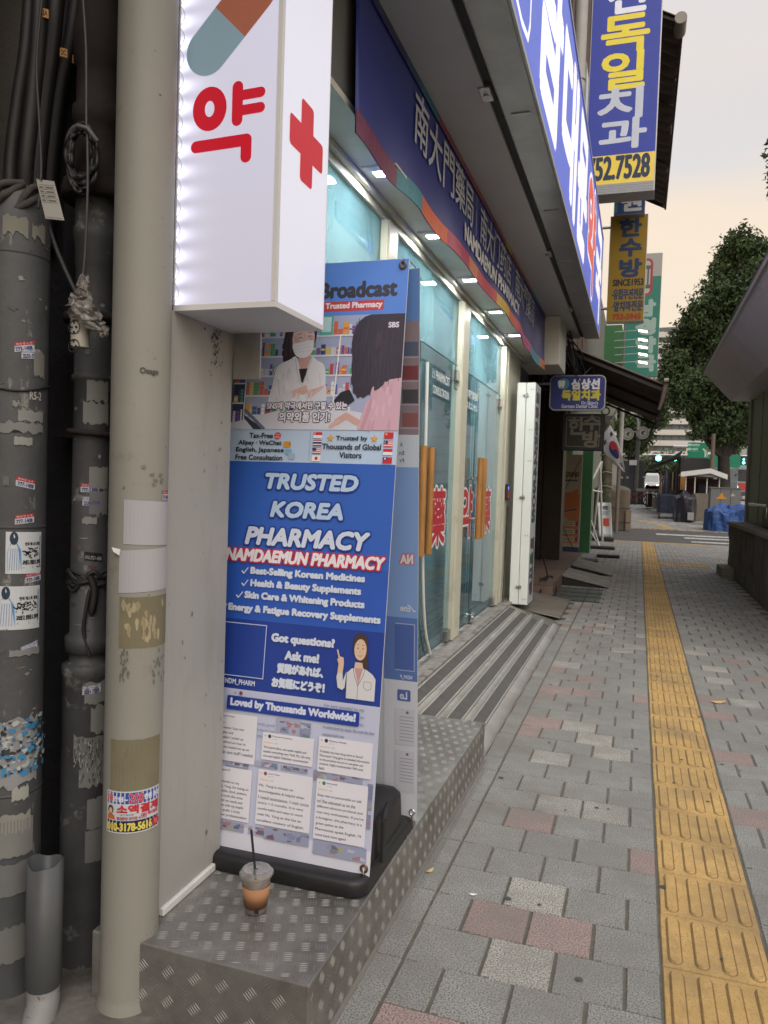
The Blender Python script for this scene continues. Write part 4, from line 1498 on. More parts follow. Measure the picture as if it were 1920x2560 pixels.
A.text('Thousands of Global', -0.948, 1.266, -0.754, 1.283, DK, bold=0.0007)
A.text('Visitors', -0.888, 1.240, -0.816, 1.257, DK, bold=0.0007)
for cx in (-0.922, -0.777):
    A.poly([(cx + (0.0135 if k % 2 == 0 else 0.0055) * math.sin(PI * k / 5), 1.301 + (0.0135 if k % 2 == 0 else 0.0055) * math.cos(PI * k / 5)) for k in range(10)], 'E8A93C')


def flag(x, y, kind, w=0.030, h=0.019):
    W_, R_, B_ = 'F0F0F4', 'D22B38', '2A3A80'
    A.rect(x, y, x + w, y + h, W_)
    if kind == 'sg':
        A.rect(x, y + h / 2, x + w, y + h, R_)
        A.disc(x + .007, y + h * .75, .0035, W_)
        A.disc(x + .0085, y + h * .75, .003, R_)
    elif kind == 'th':
        A.rect(x, y + h * .83, x + w, y + h, 'A8303C'); A.rect(x, y, x + w, y + h * .17, 'A8303C'); A.rect(x, y + h * .33, x + w, y + h * .67, B_)
    elif kind in ('us', 'my'):
        for k in range(4):
            A.rect(x, y + h * (2 * k) / 7, x + w, y + h * (2 * k + 1) / 7, R_)
        A.rect(x, y + h * .45, x + w * .45, y + h, B_)
        if kind == 'my':
            A.disc(x + w * .2, y + h * .72, .0035, 'F0D060')
            A.disc(x + w * .24, y + h * .72, .003, B_)
    elif kind == 'jp':
        A.disc(x + w / 2, y + h / 2, .0055, R_)
    elif kind == 'cn':
        A.rect(x, y, x + w, y + h, R_); A.disc(x + .007, y + h * .7, .003, 'F0D060')
    elif kind == 'id':
        A.rect(x, y + h / 2, x + w, y + h, R_)
    elif kind == 'tw':
        A.rect(x, y, x + w, y + h, R_); A.rect(x, y + h / 2, x + w / 2, y + h, B_); A.disc(x + w / 4, y + h * .75, .003, W_)


for k, t in enumerate(('sg', 'th', 'us', 'jp')):
    flag(-0.981, 1.300 - 0.0245 * k, t)
for k, t in enumerate(('cn', 'my', 'id', 'tw')):
    flag(-0.746, 1.302 - 0.0255 * k, t)
# --- main title
TB, TC = '1D3B93', 'BBD5F3'
A.text('TRUSTED', -1.142, 1.137, -0.822, 1.183, TC, bold=0.0036, edge=0.0085, ecol=TB, shear=0.2)
A.text('KOREA', -1.108, 1.048, -0.865, 1.094, TC, bold=0.0038, edge=0.0085, ecol=TB, shear=0.2)
A.text('PHARMACY', -1.190, 0.957, -0.772, 1.009, 'D5E1F4', bold=0.0040, edge=0.0088, ecol=TB, shear=0.2)
A.text('NAMDAEMUN PHARMACY', -1.256, 0.902, -0.718, 0.938, 'EBEAF4', bold=0.0028, edge=0.0075, ecol='C22C40', shear=0.16)
CK = 'D4DEF2'


def tick(x, y, s=0.012):
    A.stroke([(x - s * .8, y), (x - s * .25, y - s * .6)], s * .38, CK, n=4)
    A.stroke([(x - s * .25, y - s * .6), (x + s * .9, y + s * .9)], s * .3, CK, n=4)


for (t, x0, x1, y, xt) in (('Best-Selling Korean Medicines', -1.163, -0.778, 0.862, -1.185), ('Health & Beauty Supplements', -1.160, -0.788, 0.823, -1.182), ('Skin Care & Whitening Products', -1.178, -0.774, 0.784, -1.198), ('Energy & Fatigue Recovery Supplements', -1.232, -0.720, 0.742, -1.250)):
    A.text(t, x0, y - 0.006, x1, y + 0.020, CK, bold=0.0021)
    tick(xt, y + 0.006)
# --- ask-me block (the square code is left out, only its frame stays)
A.rect(-1.250, 0.535, -1.092, 0.7035, 'C6D2EE')
A.rect(-1.2475, 0.5375, -1.0945, 0.701, '27449C')
A.text('NDM_PHARM', -1.225, 0.508, -1.120, 0.526, CK, bold=0.0006)
A.text('Got questions?', -1.072, 0.650, -0.862, 0.680, CK, bold=0.0025)
A.text('Ask me!', -1.022, 0.605, -0.910, 0.630, CK, bold=0.0025)
A.text('質問があれば、', -1.045, 0.562, -0.893, 0.590, CK, bold=0.0026)
A.text('お気軽にどうぞ！', -1.060, 0.517, -0.885, 0.545, CK, bold=0.0026)
HR, SK, CT, LN = '4A3A34', 'DFC0A8', 'D6D8DE', '4B4B50'
A.poly([(-0.799, 0.69), (-0.79, 0.705), (-0.772, 0.708), (-0.757, 0.698), (-0.752, 0.675), (-0.752, 0.64), (-0.746, 0.61), (-0.752, 0.595), (-0.763, 0.615), (-0.80, 0.65)], HR)
A.poly([(-0.79, 0.62), (-0.767, 0.62), (-0.762, 0.598), (-0.792, 0.598)], SK)
A.disc(-0.776, 0.658, 0.0195, SK, ry=0.032)
A.poly([(-0.796, 0.665), (-0.79, 0.688), (-0.774, 0.697), (-0.758, 0.685), (-0.755, 0.662), (-0.752, 0.68), (-0.76, 0.70), (-0.776, 0.706), (-0.79, 0.70)], HR)
for sx in (-0.784, -0.768):
    A.disc(sx, 0.662, 0.0016, '3A3030', ry=0.0026)
    A.line([(sx - .004, 0.672), (sx + .004, 0.673)], 0.0012, HR)
A.line([(-0.783, 0.642), (-0.776, 0.638), (-0.768, 0.643)], 0.0014, 'A85850')
A.line([(-0.776, 0.658), (-0.778, 0.650), (-0.775, 0.649)], 0.0009, 'A88870')
A.poly([(-0.800, 0.6), (-0.792, 0.602), (-0.762, 0.603), (-0.752, 0.60), (-0.732, 0.588), (-0.722, 0.575), (-0.722, 0.51), (-0.813, 0.51), (-0.815, 0.585)], CT)
A.poly([(-0.791, 0.602), (-0.764, 0.603), (-0.776, 0.552)], 'C99898')
A.line([(-0.795, 0.602), (-0.790, 0.580), (-0.777, 0.550), (-0.762, 0.582), (-0.757, 0.604)], 0.0014, LN)
A.line([(-0.777, 0.550), (-0.777, 0.51)], 0.0012, LN)
A.line([(-0.815, 0.585), (-0.813, 0.51)], 0.0012, LN)
A.poly([(-0.815, 0.592), (-0.818, 0.54), (-0.826, 0.532), (-0.842, 0.538), (-0.848, 0.57), (-0.845, 0.583), (-0.828, 0.582), (-0.826, 0.56)], CT)
A.line([(-0.815, 0.592), (-0.818, 0.54), (-0.826, 0.532), (-0.842, 0.538), (-0.848, 0.57), (-0.845, 0.583)], 0.0012, LN)
A.poly([(-0.845, 0.583), (-0.843, 0.61), (-0.849, 0.622), (-0.84, 0.632), (-0.828, 0.63), (-0.826, 0.612), (-0.828, 0.582)], SK)
A.stroke([(-0.842, 0.628), (-0.849, 0.650)], 0.005, SK)
A.line([(-0.758, 0.565), (-0.735, 0.565), (-0.735, 0.545), (-0.747, 0.540), (-0.758, 0.547), (-0.758, 0.565)], 0.0011, LN)
# --- reviews
GR = '8E93B0'
for (x0, y0, t, w_) in ((-1.24, 0.405, 'video on TikTok and it was', 0.14), (-1.10, 0.392, 'really good. The', 0.085), (-1.10, 0.374, 'helped me was', 0.085), (-1.10, 0.356, 'was so nice a', 0.08)):
    A.text(t, x0, y0, x0 + w_, y0 + 0.010, GR)
for k, t in enumerate(("I'm very grateful to my", 'pharmacist for being so', 'helpful, kind, patient,', 'to understand my needs. She took the time', 'supported me')):
    wv_ = (0.13, 0.13, 0.13, 0.165, 0.07)[k]
    A.text(t, -0.880, 0.474 - 0.0215 * k, -0.880 + wv_, 0.486 - 0.0215 * k, GR, bold=0.0002)


def photo_strip(x0, y0, x1, y1, seed):
    r_ = random.Random(seed)
    A.rect(x0, y0, x1, y1, r_.choice(['8A90B0', '9AA0BC', 'A8ADC8']))
    for q in range(9):
        a = r_.uniform(x0, x1 - 0.01)
        b = r_.uniform(y0, y1 - 0.004)
        A.poly([(a, b), (min(x1, a + r_.uniform(.01, .03)), b), (min(x1, a + r_.uniform(.01, .03)), min(y1, b + r_.uniform(.004, .02))), (a, min(y1, b + r_.uniform(.004, .015)))], r_.choice(['6A6F88', '7C82A0', 'B8BCD4', '7A6070', 'A8A488', '6A8A90', 'A88088', '9298B4', '8A90AC']))


for k, q in enumerate(((-1.035, 0.37, -0.955, 0.425), (-1.098, 0.268, -1.02, 0.285), (-1.01, 0.270, -0.92, 0.283), (-0.90, 0.255, -0.86, 0.285), (-0.855, 0.245, -0.742, 0.285), (-1.105, 0.06, -1.05, 0.085), (-1.05, 0.055, -0.90, 0.09), (-0.885, 0.04, -0.715, 0.082), (-1.2, 0.255, -1.12, 0.268), (-0.725, 0.14, -0.708, 0.27), (-0.952, 0.36, -0.92, 0.42), (-1.25, 0.06, -1.12, 0.085))):
    photo_strip(*q, k + 5)
A.rrect(-1.212, 0.430, -0.765, 0.474, 0.006, '24409C')
A.text('Loved by Thousands Worldwide!', -1.198, 0.438, -0.778, 0.466, 'D6DDF2', bold=0.0021)
A.disc(-1.165, 0.484, 0.006, '7A5048')
A.text('←', -1.188, 0.480, -1.180, 0.487, '40445C')


def review(x0, y0, x1, y1, name, lines, dot, fs=0.0095):
    A.rrect(x0, y0, x1, y1, 0.003, 'E2E2EC')
    A.text('←', x0 + 0.006, y1 - 0.014, x0 + 0.013, y1 - 0.009, '333648')
    A.disc(x0 + 0.024, y1 - 0.0115, 0.0058, dot)
    A.text(name, x0 + 0.034, y1 - 0.013, x0 + 0.034 + 0.0042 * len(name), y1 - 0.008, '3C3F52', bold=0.0002)
    A.text('Sep 26', x0 + 0.034, y1 - 0.021, x0 + 0.050, y1 - 0.017, '8C90A4')
    for q in range(5):
        A.disc(x0 + 0.009 + 0.0062 * q, y1 - 0.031, 0.0022, 'E0B23C', n=6)
    A.text('5.0', x0 + 0.042, y1 - 0.033, x0 + 0.052, y1 - 0.029, '666A80')
    mx_ = max(len(t) for t in lines)
    st = (y1 - 0.040 - y0 - 0.004) / len(lines)
    for q, t in enumerate(lines):
        yy = y1 - 0.040 - st * (q + 0.8)
        A.text(t, x0 + 0.006, yy, x0 + 0.006 + (x1 - x0 - 0.014) * len(t) / mx_, yy + min(fs, st * 0.72), '4A4D60', bold=0.0002)


review(-1.262, 0.270, -1.100, 0.418, 'Ginger Wong', ['the pharmacist. Suzy was', 'sooo helpful and', 'knowledgable! I ended up', 'spending almost an hour in', 'there and she loaded me up on', 'all the skin care stuff I needed', 'wanted!'], 'B06A50')
review(-1.262, 0.092, -1.105, 0.252, 'wandered 77', ["I'm very grateful to my", 'pharmacist, Yang, for being so', 'knowledgeable, kind, patient,', 'helpful. She took the time', 'to understand my needs and', 'supported me with my health', 'and beauty goals. I truly', 'appreciate her professionalism'], '7A88B0')
review(-1.078, 0.292, -0.905, 0.376, 'Fraysta Faustino', ['Very good place, can speak english and', 'explain everything very Well. Ms. Suh very', 'nice and helpful! Definitely recommended'], '4A3838')
review(-0.889, 0.283, -0.716, 0.388, 'Monica Hirata', ['Probably the best drug store in Seoul!', 'Pharmacist Yang gave us detailed information', 'on the products we are to use given our', 'concerns. Highly recommended. Will come', 'back.'], '2E3448')
review(-1.083, 0.095, -0.900, 0.262, 'Jodi Caye', ['Ms. Yang is always so', 'knowledgeable & helpful when', 'I need assistance. I visit once', 'every 1-2 months. It is very', 'comfortable and easy to work', 'with Ms. Yang as she has an', 'excellent mastery of English.'], 'A04038')
review(-0.887, 0.085, -0.722, 0.262, 'fazemple', ['Suzy was so personable to talk', 'to! She educated us on the', 'different skincare products and', "was very enthusiastic. If you're", 'a foreigner, this pharmacy is a', 'great option as the', 'Pharmacists speak English. I’ll', 'come back here again!'], '4A8A50')
A.build('front_print', PRINT, bs_)

# back sheet, its print showing through mirrored
BVN = np.array([0, -0.105, 0.9945])
MB().obox((BW0, 2.535, 0.235), (BW1 + 0.022 - BW0, 0, 0), (0, 0.002, 0), tuple(BVN * 1.85)).build('back_sheet', mat('white_vinyl_back', (0.55, 0.58, 0.66), 0.5, var=0.02), bs_)
A = Art(O=(0, 2.534, 0.235), U=(1, 0, 0), V=tuple(BVN), dz=4e-6, lift=0.00015)
Q0, Q1 = -0.80, BW1 + 0.021
for (y0, y1, c) in ((0, 0.5, 'CDD2DE'), (0.5, 0.72, '5C78B8'), (0.72, 1.225, '7FA0D6'), (1.225, 1.33, 'C4D0DE'), (1.33, 1.69, '8A7C86'), (1.69, 1.849, '5F88C8')):
    A.rect(Q0, y0, Q1, y1, c)
rnd = random.Random(9)
for k in range(4):
    A.rect(-0.745, 1.35 + 0.075 * k, Q1, 1.353 + 0.075 * k, 'A8A8B4')
    A.rect(-0.738, 1.356 + 0.075 * k, -0.685, 1.40 + 0.075 * k, ['8A5A5A', '4A4850', '7A4048', '55607A'][k])
A.text('AИ', -0.742, 0.905, -0.700, 0.935, 'DDD8E0', bold=0.0018, edge=0.006, ecol='B46A78')
A.line([(-0.705, 0.758), (-0.694, 0.742), (-0.690, 0.748)], 0.004, 'C8D0E4')
AM = Art(O=(0, 2.534, 0.235), U=(1, 0, 0), V=tuple(BVN), dz=4e-6, lift=0.00015, mirror=True)
AM.lift = 0.0012
AM.text('Ene', 0.708, 0.742, 0.742, 0.764, 'C8D0E4', bold=0.001)
AM.text('NDM_P', 0.700, 0.505, 0.742, 0.52, 'C8D0E4', bold=0.0005)
AM.rrect(0.705, 0.428, 0.752, 0.468, 0.005, '5668A8')
AM.text('Lo', 0.718, 0.435, 0.742, 0.460, 'C8D0E4', bold=0.0014)
AM.rect(0.691, 0.535, 0.76, 0.700, 'A8B8DC')
AM.rect(0.694, 0.538, 0.76, 0.697, '4E68AC')
AM.text('A', 0.735, 1.292, 0.745, 1.305, '5A6470')
AM.text('En', 0.731, 1.265, 0.748, 1.278, '5A6470')
AM.text('Fr', 0.731, 1.24, 0.748, 1.253, '5A6470')
for (yb, yt) in ((0.27, 0.40), (0.10, 0.25)):
    AM.rrect(0.690, yb, 0.76, yt, 0.003, 'C4C6D2')
    AM.disc(0.716, yt - 0.012, 0.005, '6A6A80')
    for q in range(8):
        AM.rect(0.694, yt - 0.03 - 0.012 * q, 0.694 + 0.05, yt - 0.0275 - 0.012 * q, '8C90A4')
A.build('back_print', PRINT, bs_)
AM.build('back_lettering', PRINT, bs_)
# water base
bb = MB()
prof = [(0.0, 0.0), (0.0, 0.045), (0.012, 0.062), (0.05, 0.075), (0.075, 0.12)]
b = MB()
b.add([], [])


def rounded_slab(b, x0, x1, y0, y1, levels, r=0.05, n=6):
    rings = []
    for ins, z in levels:
        rr_ = max(0.004, r - ins * 0.4)
        ring = []
        for cx, cy, a in ((x1 - ins - rr_, y0 + ins + rr_, -PI / 2), (x1 - ins - rr_, y1 - ins - rr_, 0), (x0 + ins + rr_, y1 - ins - rr_, PI / 2), (x0 + ins + rr_, y0 + ins + rr_, PI)):
            ring += [(cx + rr_ * math.cos(a + PI / 2 * k / n), cy + rr_ * math.sin(a + PI / 2 * k / n), z) for k in range(n + 1)]
        rings.append(ring)
    m_ = len(rings[0])
    v = [p for r_ in rings for p in r_]
    b.add(v, [(i * m_ + k, i * m_ + (k + 1) % m_, (i + 1) * m_ + (k + 1) % m_, (i + 1) * m_ + k) for i in range(len(rings) - 1) for k in range(m_)], None, True)
    b.add(rings[-1], [tuple(range(m_))])


rounded_slab(b, -1.29, -0.700, 2.045, 2.62, [(0.003, 0.196), (0.0, 0.20), (0.0, 0.235), (0.004, 0.243), (0.02, 0.248), (0.05, 0.246)])
rounded_slab(b, -1.26, -0.715, 2.15, 2.50, [(0, 0.245), (0.006, 0.35), (0.02, 0.366), (0.05, 0.37)], r=0.04)
b.build('water_base', mat('black_moulded_plastic', (0.014, 0.014, 0.016), 0.45, var=0.3, vs=15, bump=0.0006, bs=300), bs_)
MB().box(-0.706, -0.694, 2.205, 2.23, 0.235, 0.37).tube([(-0.7, 2.217, 0.365), (-0.705, 2.24, 0.378), (-0.715, 2.30, 0.38)], 0.009, 8).build('base_clip', M_BLACK, bs_, bevel=0.003)
MB().tube([(-0.99, 2.33, 0.35), (-0.99, 2.33, 2.08)], 0.011, 12).tube([(-1.27, 2.32, 2.07), (-0.71, 2.32, 2.07)], 0.007, 8).build('pole', M_STEEL, bs_)
for (x_, v_) in ((-0.720, 0.024), (-0.722, 1.842)):
    p_ = np.array([x_, 2.1, 0.24]) + VN * v_
    e = MB()
    e.tube([p_ + np.array([0.010 * math.cos(a), -0.0015, 0.010 * math.sin(a)]) for a in np.linspace(0, 2 * PI, 17)], 0.0035, 6)
    e.build('eyelet', mat('brass_eyelet', (0.20, 0.12, 0.06), 0.4, metal=0.8), bs_)
    if v_ > 1:
        pts = [p_ + np.array(q) for q in ((0, -0.006, -0.008), (-0.004, -0.012, 0.004), (0.002, -0.006, 0.018), (0.004, 0.10, 0.03), (0.0, 0.21, 0.01))]
    else:
        pts = [p_ + np.array(q) for q in ((0, -0.006, 0.004), (0.002, -0.012, -0.012), (0.0, -0.004, -0.035), (-0.004, 0.0, -0.05))]
    MB().tube(smooth_path(pts, 5), 0.0022, 6).build('hook', M_STEEL, bs_)
p_ = np.array([BW1 + 0.006, 2.533, 0.235]) + BVN * 0.03
MB().tube([p_ + np.array([0.009 * math.cos(a), -0.0012, 0.009 * math.sin(a)]) for a in np.linspace(0, 2 * PI, 17)], 0.003, 6).build('eyelet', M_CHROME, bs_)
MB().tube([p_ + np.array([0, -0.002, -0.01]), p_ + np.array([0.006, 0.0, -0.05])], 0.003, 6).build('hook', M_STEEL, bs_)

# ================================================================ iced coffee cup
cx, cy, cz = -0.965, 1.895, 0.196
cup = thing('coffee_cup', 'clear plastic iced coffee cup with brown sleeve and black straw on the metal step', 'cup', (cx, cy, cz))
m = bpy.data.materials.new('clear_cup_plastic')
m.use_nodes = True
nt = m.node_tree
nt.nodes.clear()
o_ = _n(nt, 'ShaderNodeOutputMaterial')
tr_ = _n(nt, 'ShaderNodeBsdfTransparent')
tr_.inputs[0].default_value = (0.86, 0.87, 0.88, 1)
g_ = _n(nt, 'ShaderNodeBsdfGlossy')
g_.inputs['Roughness'].default_value = 0.08
d_ = _n(nt, 'ShaderNodeBsdfDiffuse')
d_.inputs[0].default_value = (0.6, 0.6, 0.6, 1)
lw = _n(nt, 'ShaderNodeLayerWeight')
lw.inputs[0].default_value = 0.35
m1, m2 = _n(nt, 'ShaderNodeMixShader'), _n(nt, 'ShaderNodeMixShader')
nt.links.new(lw.outputs['Facing'], m1.inputs[0])
nt.links.new(tr_.outputs[0], m1.inputs[1])
nt.links.new(g_.outputs[0], m1.inputs[2])
m2.inputs[0].default_value = 0.16
nt.links.new(m1.outputs[0], m2.inputs[1])
nt.links.new(d_.outputs[0], m2.inputs[2])
nt.links.new(m2.outputs[0], o_.inputs[0])
CUPM = m
MB().lathe(cx, cy, [(0.001, cz + 0.001), (0.026, cz), (0.029, cz + 0.003), (0.0415, cz + 0.105), (0.043, cz + 0.107)], 36).build('cup_wall', CUPM, cup)
MB().lathe(cx, cy, [(0.044, cz + 0.103), (0.047, cz + 0.105), (0.047, cz + 0.111), (0.042, cz + 0.114), (0.040, cz + 0.120), (0.034, cz + 0.1205), (0.030, cz + 0.119), (0.008, cz + 0.118), (0.0035, cz + 0.119)], 36).build('lid', CUPM, cup)
MB().lathe(cx, cy, [(0.0315, cz + 0.018), (0.0322, cz + 0.0175), (0.0395, cz + 0.078), (0.0388, cz + 0.078)], 36).build('sleeve', mat('brown_card_sleeve', (0.38, 0.19, 0.095), 0.8, var=0.06), cup)
MB().lathe(cx, cy, [(0.0005, cz + 0.002), (0.0275, cz + 0.003), (0.0375, cz + 0.088), (0.0005, cz + 0.088)], 30).build('coffee', mat('pale_coffee', (0.33, 0.22, 0.13), 0.2), cup)
MB().tube([(cx + 0.003, cy, cz + 0.02), (cx - 0.006, cy, cz + 0.125), (cx - 0.020, cy, cz + 0.225)], 0.0035, 10).build('straw', M_BLACK, cup)
MB().box(cx + 0.012, cx + 0.024, cy - 0.031, cy - 0.029, cz + 0.01, cz + 0.02).build('label', M_BLACK, cup)

# ================================================================ pipes, riser and cables in the gap beside the pharmacy
nb = thing('neighbour_building', 'shade-darkened wall of the neighbouring building at the edge of the alley', 'building', (-4, -1, 0))
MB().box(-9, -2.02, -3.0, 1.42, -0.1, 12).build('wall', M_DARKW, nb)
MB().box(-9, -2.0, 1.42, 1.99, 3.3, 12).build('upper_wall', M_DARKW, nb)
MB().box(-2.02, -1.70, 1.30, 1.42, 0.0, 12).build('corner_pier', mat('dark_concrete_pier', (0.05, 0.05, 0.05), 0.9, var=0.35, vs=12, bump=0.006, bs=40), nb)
bw = MB().box(-2.6, -1.22, 1.985, 2.012, 0, 3.4)
bw.build('back_board', mat('shade_dark_board', (0.014, 0.0135, 0.018), 0.85, var=0.5, vs=7, bump=0.004, stretch=(3, 3, 0.6), dirt=(0.05, 0.035, 0.02), ds=4, dl=(0.6, 0.8)), nb)  # dark sheet behind the pipes; its colour carries the alley shade


def P1(x, y):
    return x / 2.572, y / 2.572


def P4(x, y):
    return x / 2.572, 850 + y / 2.572


def P7(x, y):
    return x / 2.572, 1700 + y / 2.572


class Cyl:
    def __init__(s, cx, cy, r):
        s.cx, s.cy, s.r = cx, cy, r
        s.phi = math.atan2(-cy, -cx)

    def hit(s, px, py):
        d = ray(px, py)
        a = d[0] ** 2 + d[1] ** 2
        b = -2 * (d[0] * s.cx + d[1] * s.cy)
        c = s.cx ** 2 + s.cy ** 2 - s.r ** 2
        D = max(0.0, b * b - 4 * a * c)
        t = (-b - math.sqrt(D)) / (2 * a)
        ang = math.atan2(d[1] * t - s.cy, d[0] * t - s.cx) - s.phi
        ang = (ang + PI) % (2 * PI) - PI
        return ang * s.r, CAM_H + d[2] * t

    def fn(s, u, v, h):
        a = s.phi + u / s.r
        return (s.cx + (s.r + h) * math.cos(a), s.cy + (s.r + h) * math.sin(a), v)

    def art(s, lift=0.0008):
        return Art(fn=s.fn, dz=2e-5, lift=lift)

    def sheet(s, A, p0, p1, col, tilt=0.0, jag=0.0, n=10, rnd=random):
        (u0, z1), (u1, z0) = s.hit(*p0), s.hit(*p1)
        us = np.linspace(u0, u1, n + 1)
        up = [(u, z1 + tilt * (u - u0) + rnd.uniform(-jag, jag)) for u in us]
        dn = [(u, z0 + tilt * (u - u0) + rnd.uniform(-jag, jag)) for u in us]
        A.put(dn + up, [(i, i + 1, n + 2 + i, n + 1 + i) for i in range(n)], col)
        return u0, z0, u1, z1


def scraps(C, A, z0, z1, n, cols, smin=0.008, smax=0.035, umax=1.25, seed=1):
    r_ = random.Random(seed)
    for _ in range(n):
        u, z = r_.uniform(-umax, umax) * C.r, r_.uniform(z0, z1)
        w, h = r_.uniform(smin, smax), r_.uniform(smin * .3, smax * .5)
        k = 9
        A.poly([(u + w / 2 * r_.uniform(.3, 1.1) * math.cos(2 * PI * q / k), z + h / 2 * r_.uniform(.3, 1.1) * math.sin(2 * PI * q / k)) for q in range(k)], r_.choice(cols))


M_PIPEG = mat('grey_painted_pipe', (0.07, 0.074, 0.079), 0.6, var=0.22, vs=7, bump=0.0015, bs=40, dirt=(0.22, 0.22, 0.21), ds=16, dl=(0.60, 0.66), streak=(1, 1, 0.35))
M_PIPED = mat('dark_cast_iron', (0.055, 0.057, 0.063), 0.6, var=0.25, vs=7, bump=0.0015, bs=40, dirt=(0.17, 0.17, 0.165), ds=12, dl=(0.58, 0.66))
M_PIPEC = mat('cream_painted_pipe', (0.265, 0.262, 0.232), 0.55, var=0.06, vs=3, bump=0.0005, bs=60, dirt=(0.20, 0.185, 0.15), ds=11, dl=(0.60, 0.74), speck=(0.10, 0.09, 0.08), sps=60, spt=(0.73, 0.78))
M_RUST = mat('rusty_iron', (0.02, 0.014, 0.014), 0.85, var=0.35, vs=14, bump=0.002)
STK = print_mat('weathered_paper', rough=0.85, var=0.28)
PAPER = ['787874', '8C8C87', '66665F', '84857F', '5C5E60']

# --- leftmost riser
R1 = Cyl(-1.575, 1.625, 0.083)
riser = thing('cable_riser', 'thick grey riser covered in torn stickers with black cables coming out of its top', 'pipe', (R1.cx, R1.cy, 0))
b = MB()
b.lathe(R1.cx, R1.cy, [(R1.r, -0.05), (R1.r, 2.02), (R1.r - 0.004, 2.05), (R1.r - 0.004, 2.10), (R1.r - 0.02, 2.13), (R1.r - 0.035, 2.13)], 48)
b.build('pipe', M_PIPEG, riser)
b = MB()
for k in range(3):
    z_ = (0.55, 1.25, 1.95)[k]
    b.lathe(R1.cx, R1.cy, [(R1.r, z_), (R1.r + 0.0016, z_ + 0.002), (R1.r + 0.0016, z_ + 0.006), (R1.r, z_ + 0.008)], 40)
b.build('weld_seam', M_PIPED, riser)
b = MB()
for k in range(14):
    a = k * 0.9
    b.tube(smooth_path([(R1.cx + 0.07 * math.cos(a), R1.cy + 0.07 * math.sin(a), 2.06), (R1.cx + 0.085 * math.cos(a + .5), R1.cy + 0.085 * math.sin(a + .5), 2.10 + 0.02 * math.sin(3 * k)), (R1.cx + 0.07 * math.cos(a + 1.2), R1.cy + 0.07 * math.sin(a + 1.2), 2.13)], 4), 0.009, 6)
b.build('sealing_rag', mat('grimy_rag', (0.06, 0.055, 0.05), 0.95, var=0.5, vs=30), riser)
A = R1.art()
rr_ = random.Random(11)
scraps(R1, A, 0.15, 2.0, 70, PAPER + ['4A4C4E', '55585A'], seed=2)
for (p0, p1, c, j) in (((3, 0), (0, 0), 0, 0),):
    pass
sh_list = [(P1(20, 1385), P1(180, 1520), '8E8E82', .008), (P1(205, 1430), P1(285, 1560), '8A8A80', .01), (P4(115, 450), P4(270, 530), '9A9C9A', .003), (P4(0, 520), P4(270, 605), '8E9090', .007),
           (P4(90, 620), P4(205, 680), 'A5A6A2', .002), (P4(215, 70), P4(278, 240), '90918C', .006), (P4(80, 395), P4(175, 430), '9A9A95', .006), (P7(75, 700), P7(180, 760), 'B5B5AE', .006), (P7(0, 880), P7(190, 950), 'A3A39B', .008), (P7(0, 915), P7(205, 1095), '8F908C', .004),
           (P7(0, 1195), P7(205, 1330), '7B7D7C', .004), (P7(0, 1600), P7(185, 1760), '7F817E', .005), (P4(60, 1995), P4(245, 2010), '98989A', .003), (P4(20, 880), P4(60, 940), '77797A', .004)]
for p0, p1, c, j in sh_list:
    R1.sheet(A, p0, p1, [q * 0.72 for q in lin(c)], jag=j, rnd=rr_)
# blue and white torn poster remains
u0, z0 = R1.hit(*P7(0, 650))
u1, z1 = R1.hit(*P7(235, 200))
R1.sheet(A, P7(-30, 260), P7(228, 640), '8B8D90', jag=0.012, rnd=rr_)
for _ in range(240):
    u, z = rr_.uniform(-1.25, 1.35) * R1.r, rr_.uniform(min(z0, z1) + .01, max(z0, z1) - .01)
    w, h = rr_.uniform(.003, .016), rr_.uniform(.002, .013)
    A.poly([(u + w * rr_.uniform(.3, 1) * math.cos(2 * PI * q / 7), z + h * rr_.uniform(.3, 1) * math.sin(2 * PI * q / 7)) for q in range(7)], rr_.choice(['3C4043', '2F3335', '2E78AC', '3B86B8', '9FA3A4', 'B4B6B4', '44484A']))
A.build('paper_remains', STK, riser, kind='stuff')


def small_sticker(C, parent, px, py, w=0.048, h=0.024, tilt=0.12, dark=False, kind='red'):
    u, z = C.hit(px, py)
    A = C.art(0.0016)

    def tl(x, y):
        return (u + x, z + y + tilt * x)
    if kind == 'black':
        A.put([tl(-w / 2, -h / 2), tl(0, -h / 2), tl(w / 2, -h / 2), tl(-w / 2, h / 2), tl(0, h / 2), tl(w / 2, h / 2)], [(0, 1, 4, 3), (1, 2, 5, 4)], '15161A')
        A.text('010-3721-4365', u - w * .45, z - h * .2, u + w * .45, z + h * .2, 'B8B8B8', rot=math.atan(tilt))
        A.build('sticker', PRINT_MATT, parent)
        return
    A.put([tl(-w / 2, -h / 2), tl(0, -h / 2), tl(w / 2, -h / 2), tl(-w / 2, h * .12), tl(0, h * .12), tl(w / 2, h * .12)], [(0, 1, 4, 3), (1, 2, 5, 4)], 'B9BABD')
    A.put([tl(-w / 2, h * .12), tl(0, h * .12), tl(w / 2, h * .12), tl(-w / 2, h / 2), tl(0, h / 2), tl(w / 2, h / 2)], [(0, 1, 4, 3), (1, 2, 5, 4)], 'A8303E' if kind == 'red' else '8E9AB4')
    t1, t2 = ('하수구·누수', '777-1408') if kind == 'red' else ('수도·배관', '2233-7214')
    A.text(t1, u - w * .42, z + h * .17 - tilt * w * .45, u + w * .42, z + h * .43 - tilt * w * .45, 'E8D8DA', rot=math.atan(tilt))
    A.text(t2, u - w * .42, z - h * .4 - tilt * w * .45, u + w * .42, z - h * .02 - tilt * w * .45, '2E3E86', bold=0.0004, rot=math.atan(tilt))
    A.build('sticker', PRINT_MATT, parent)


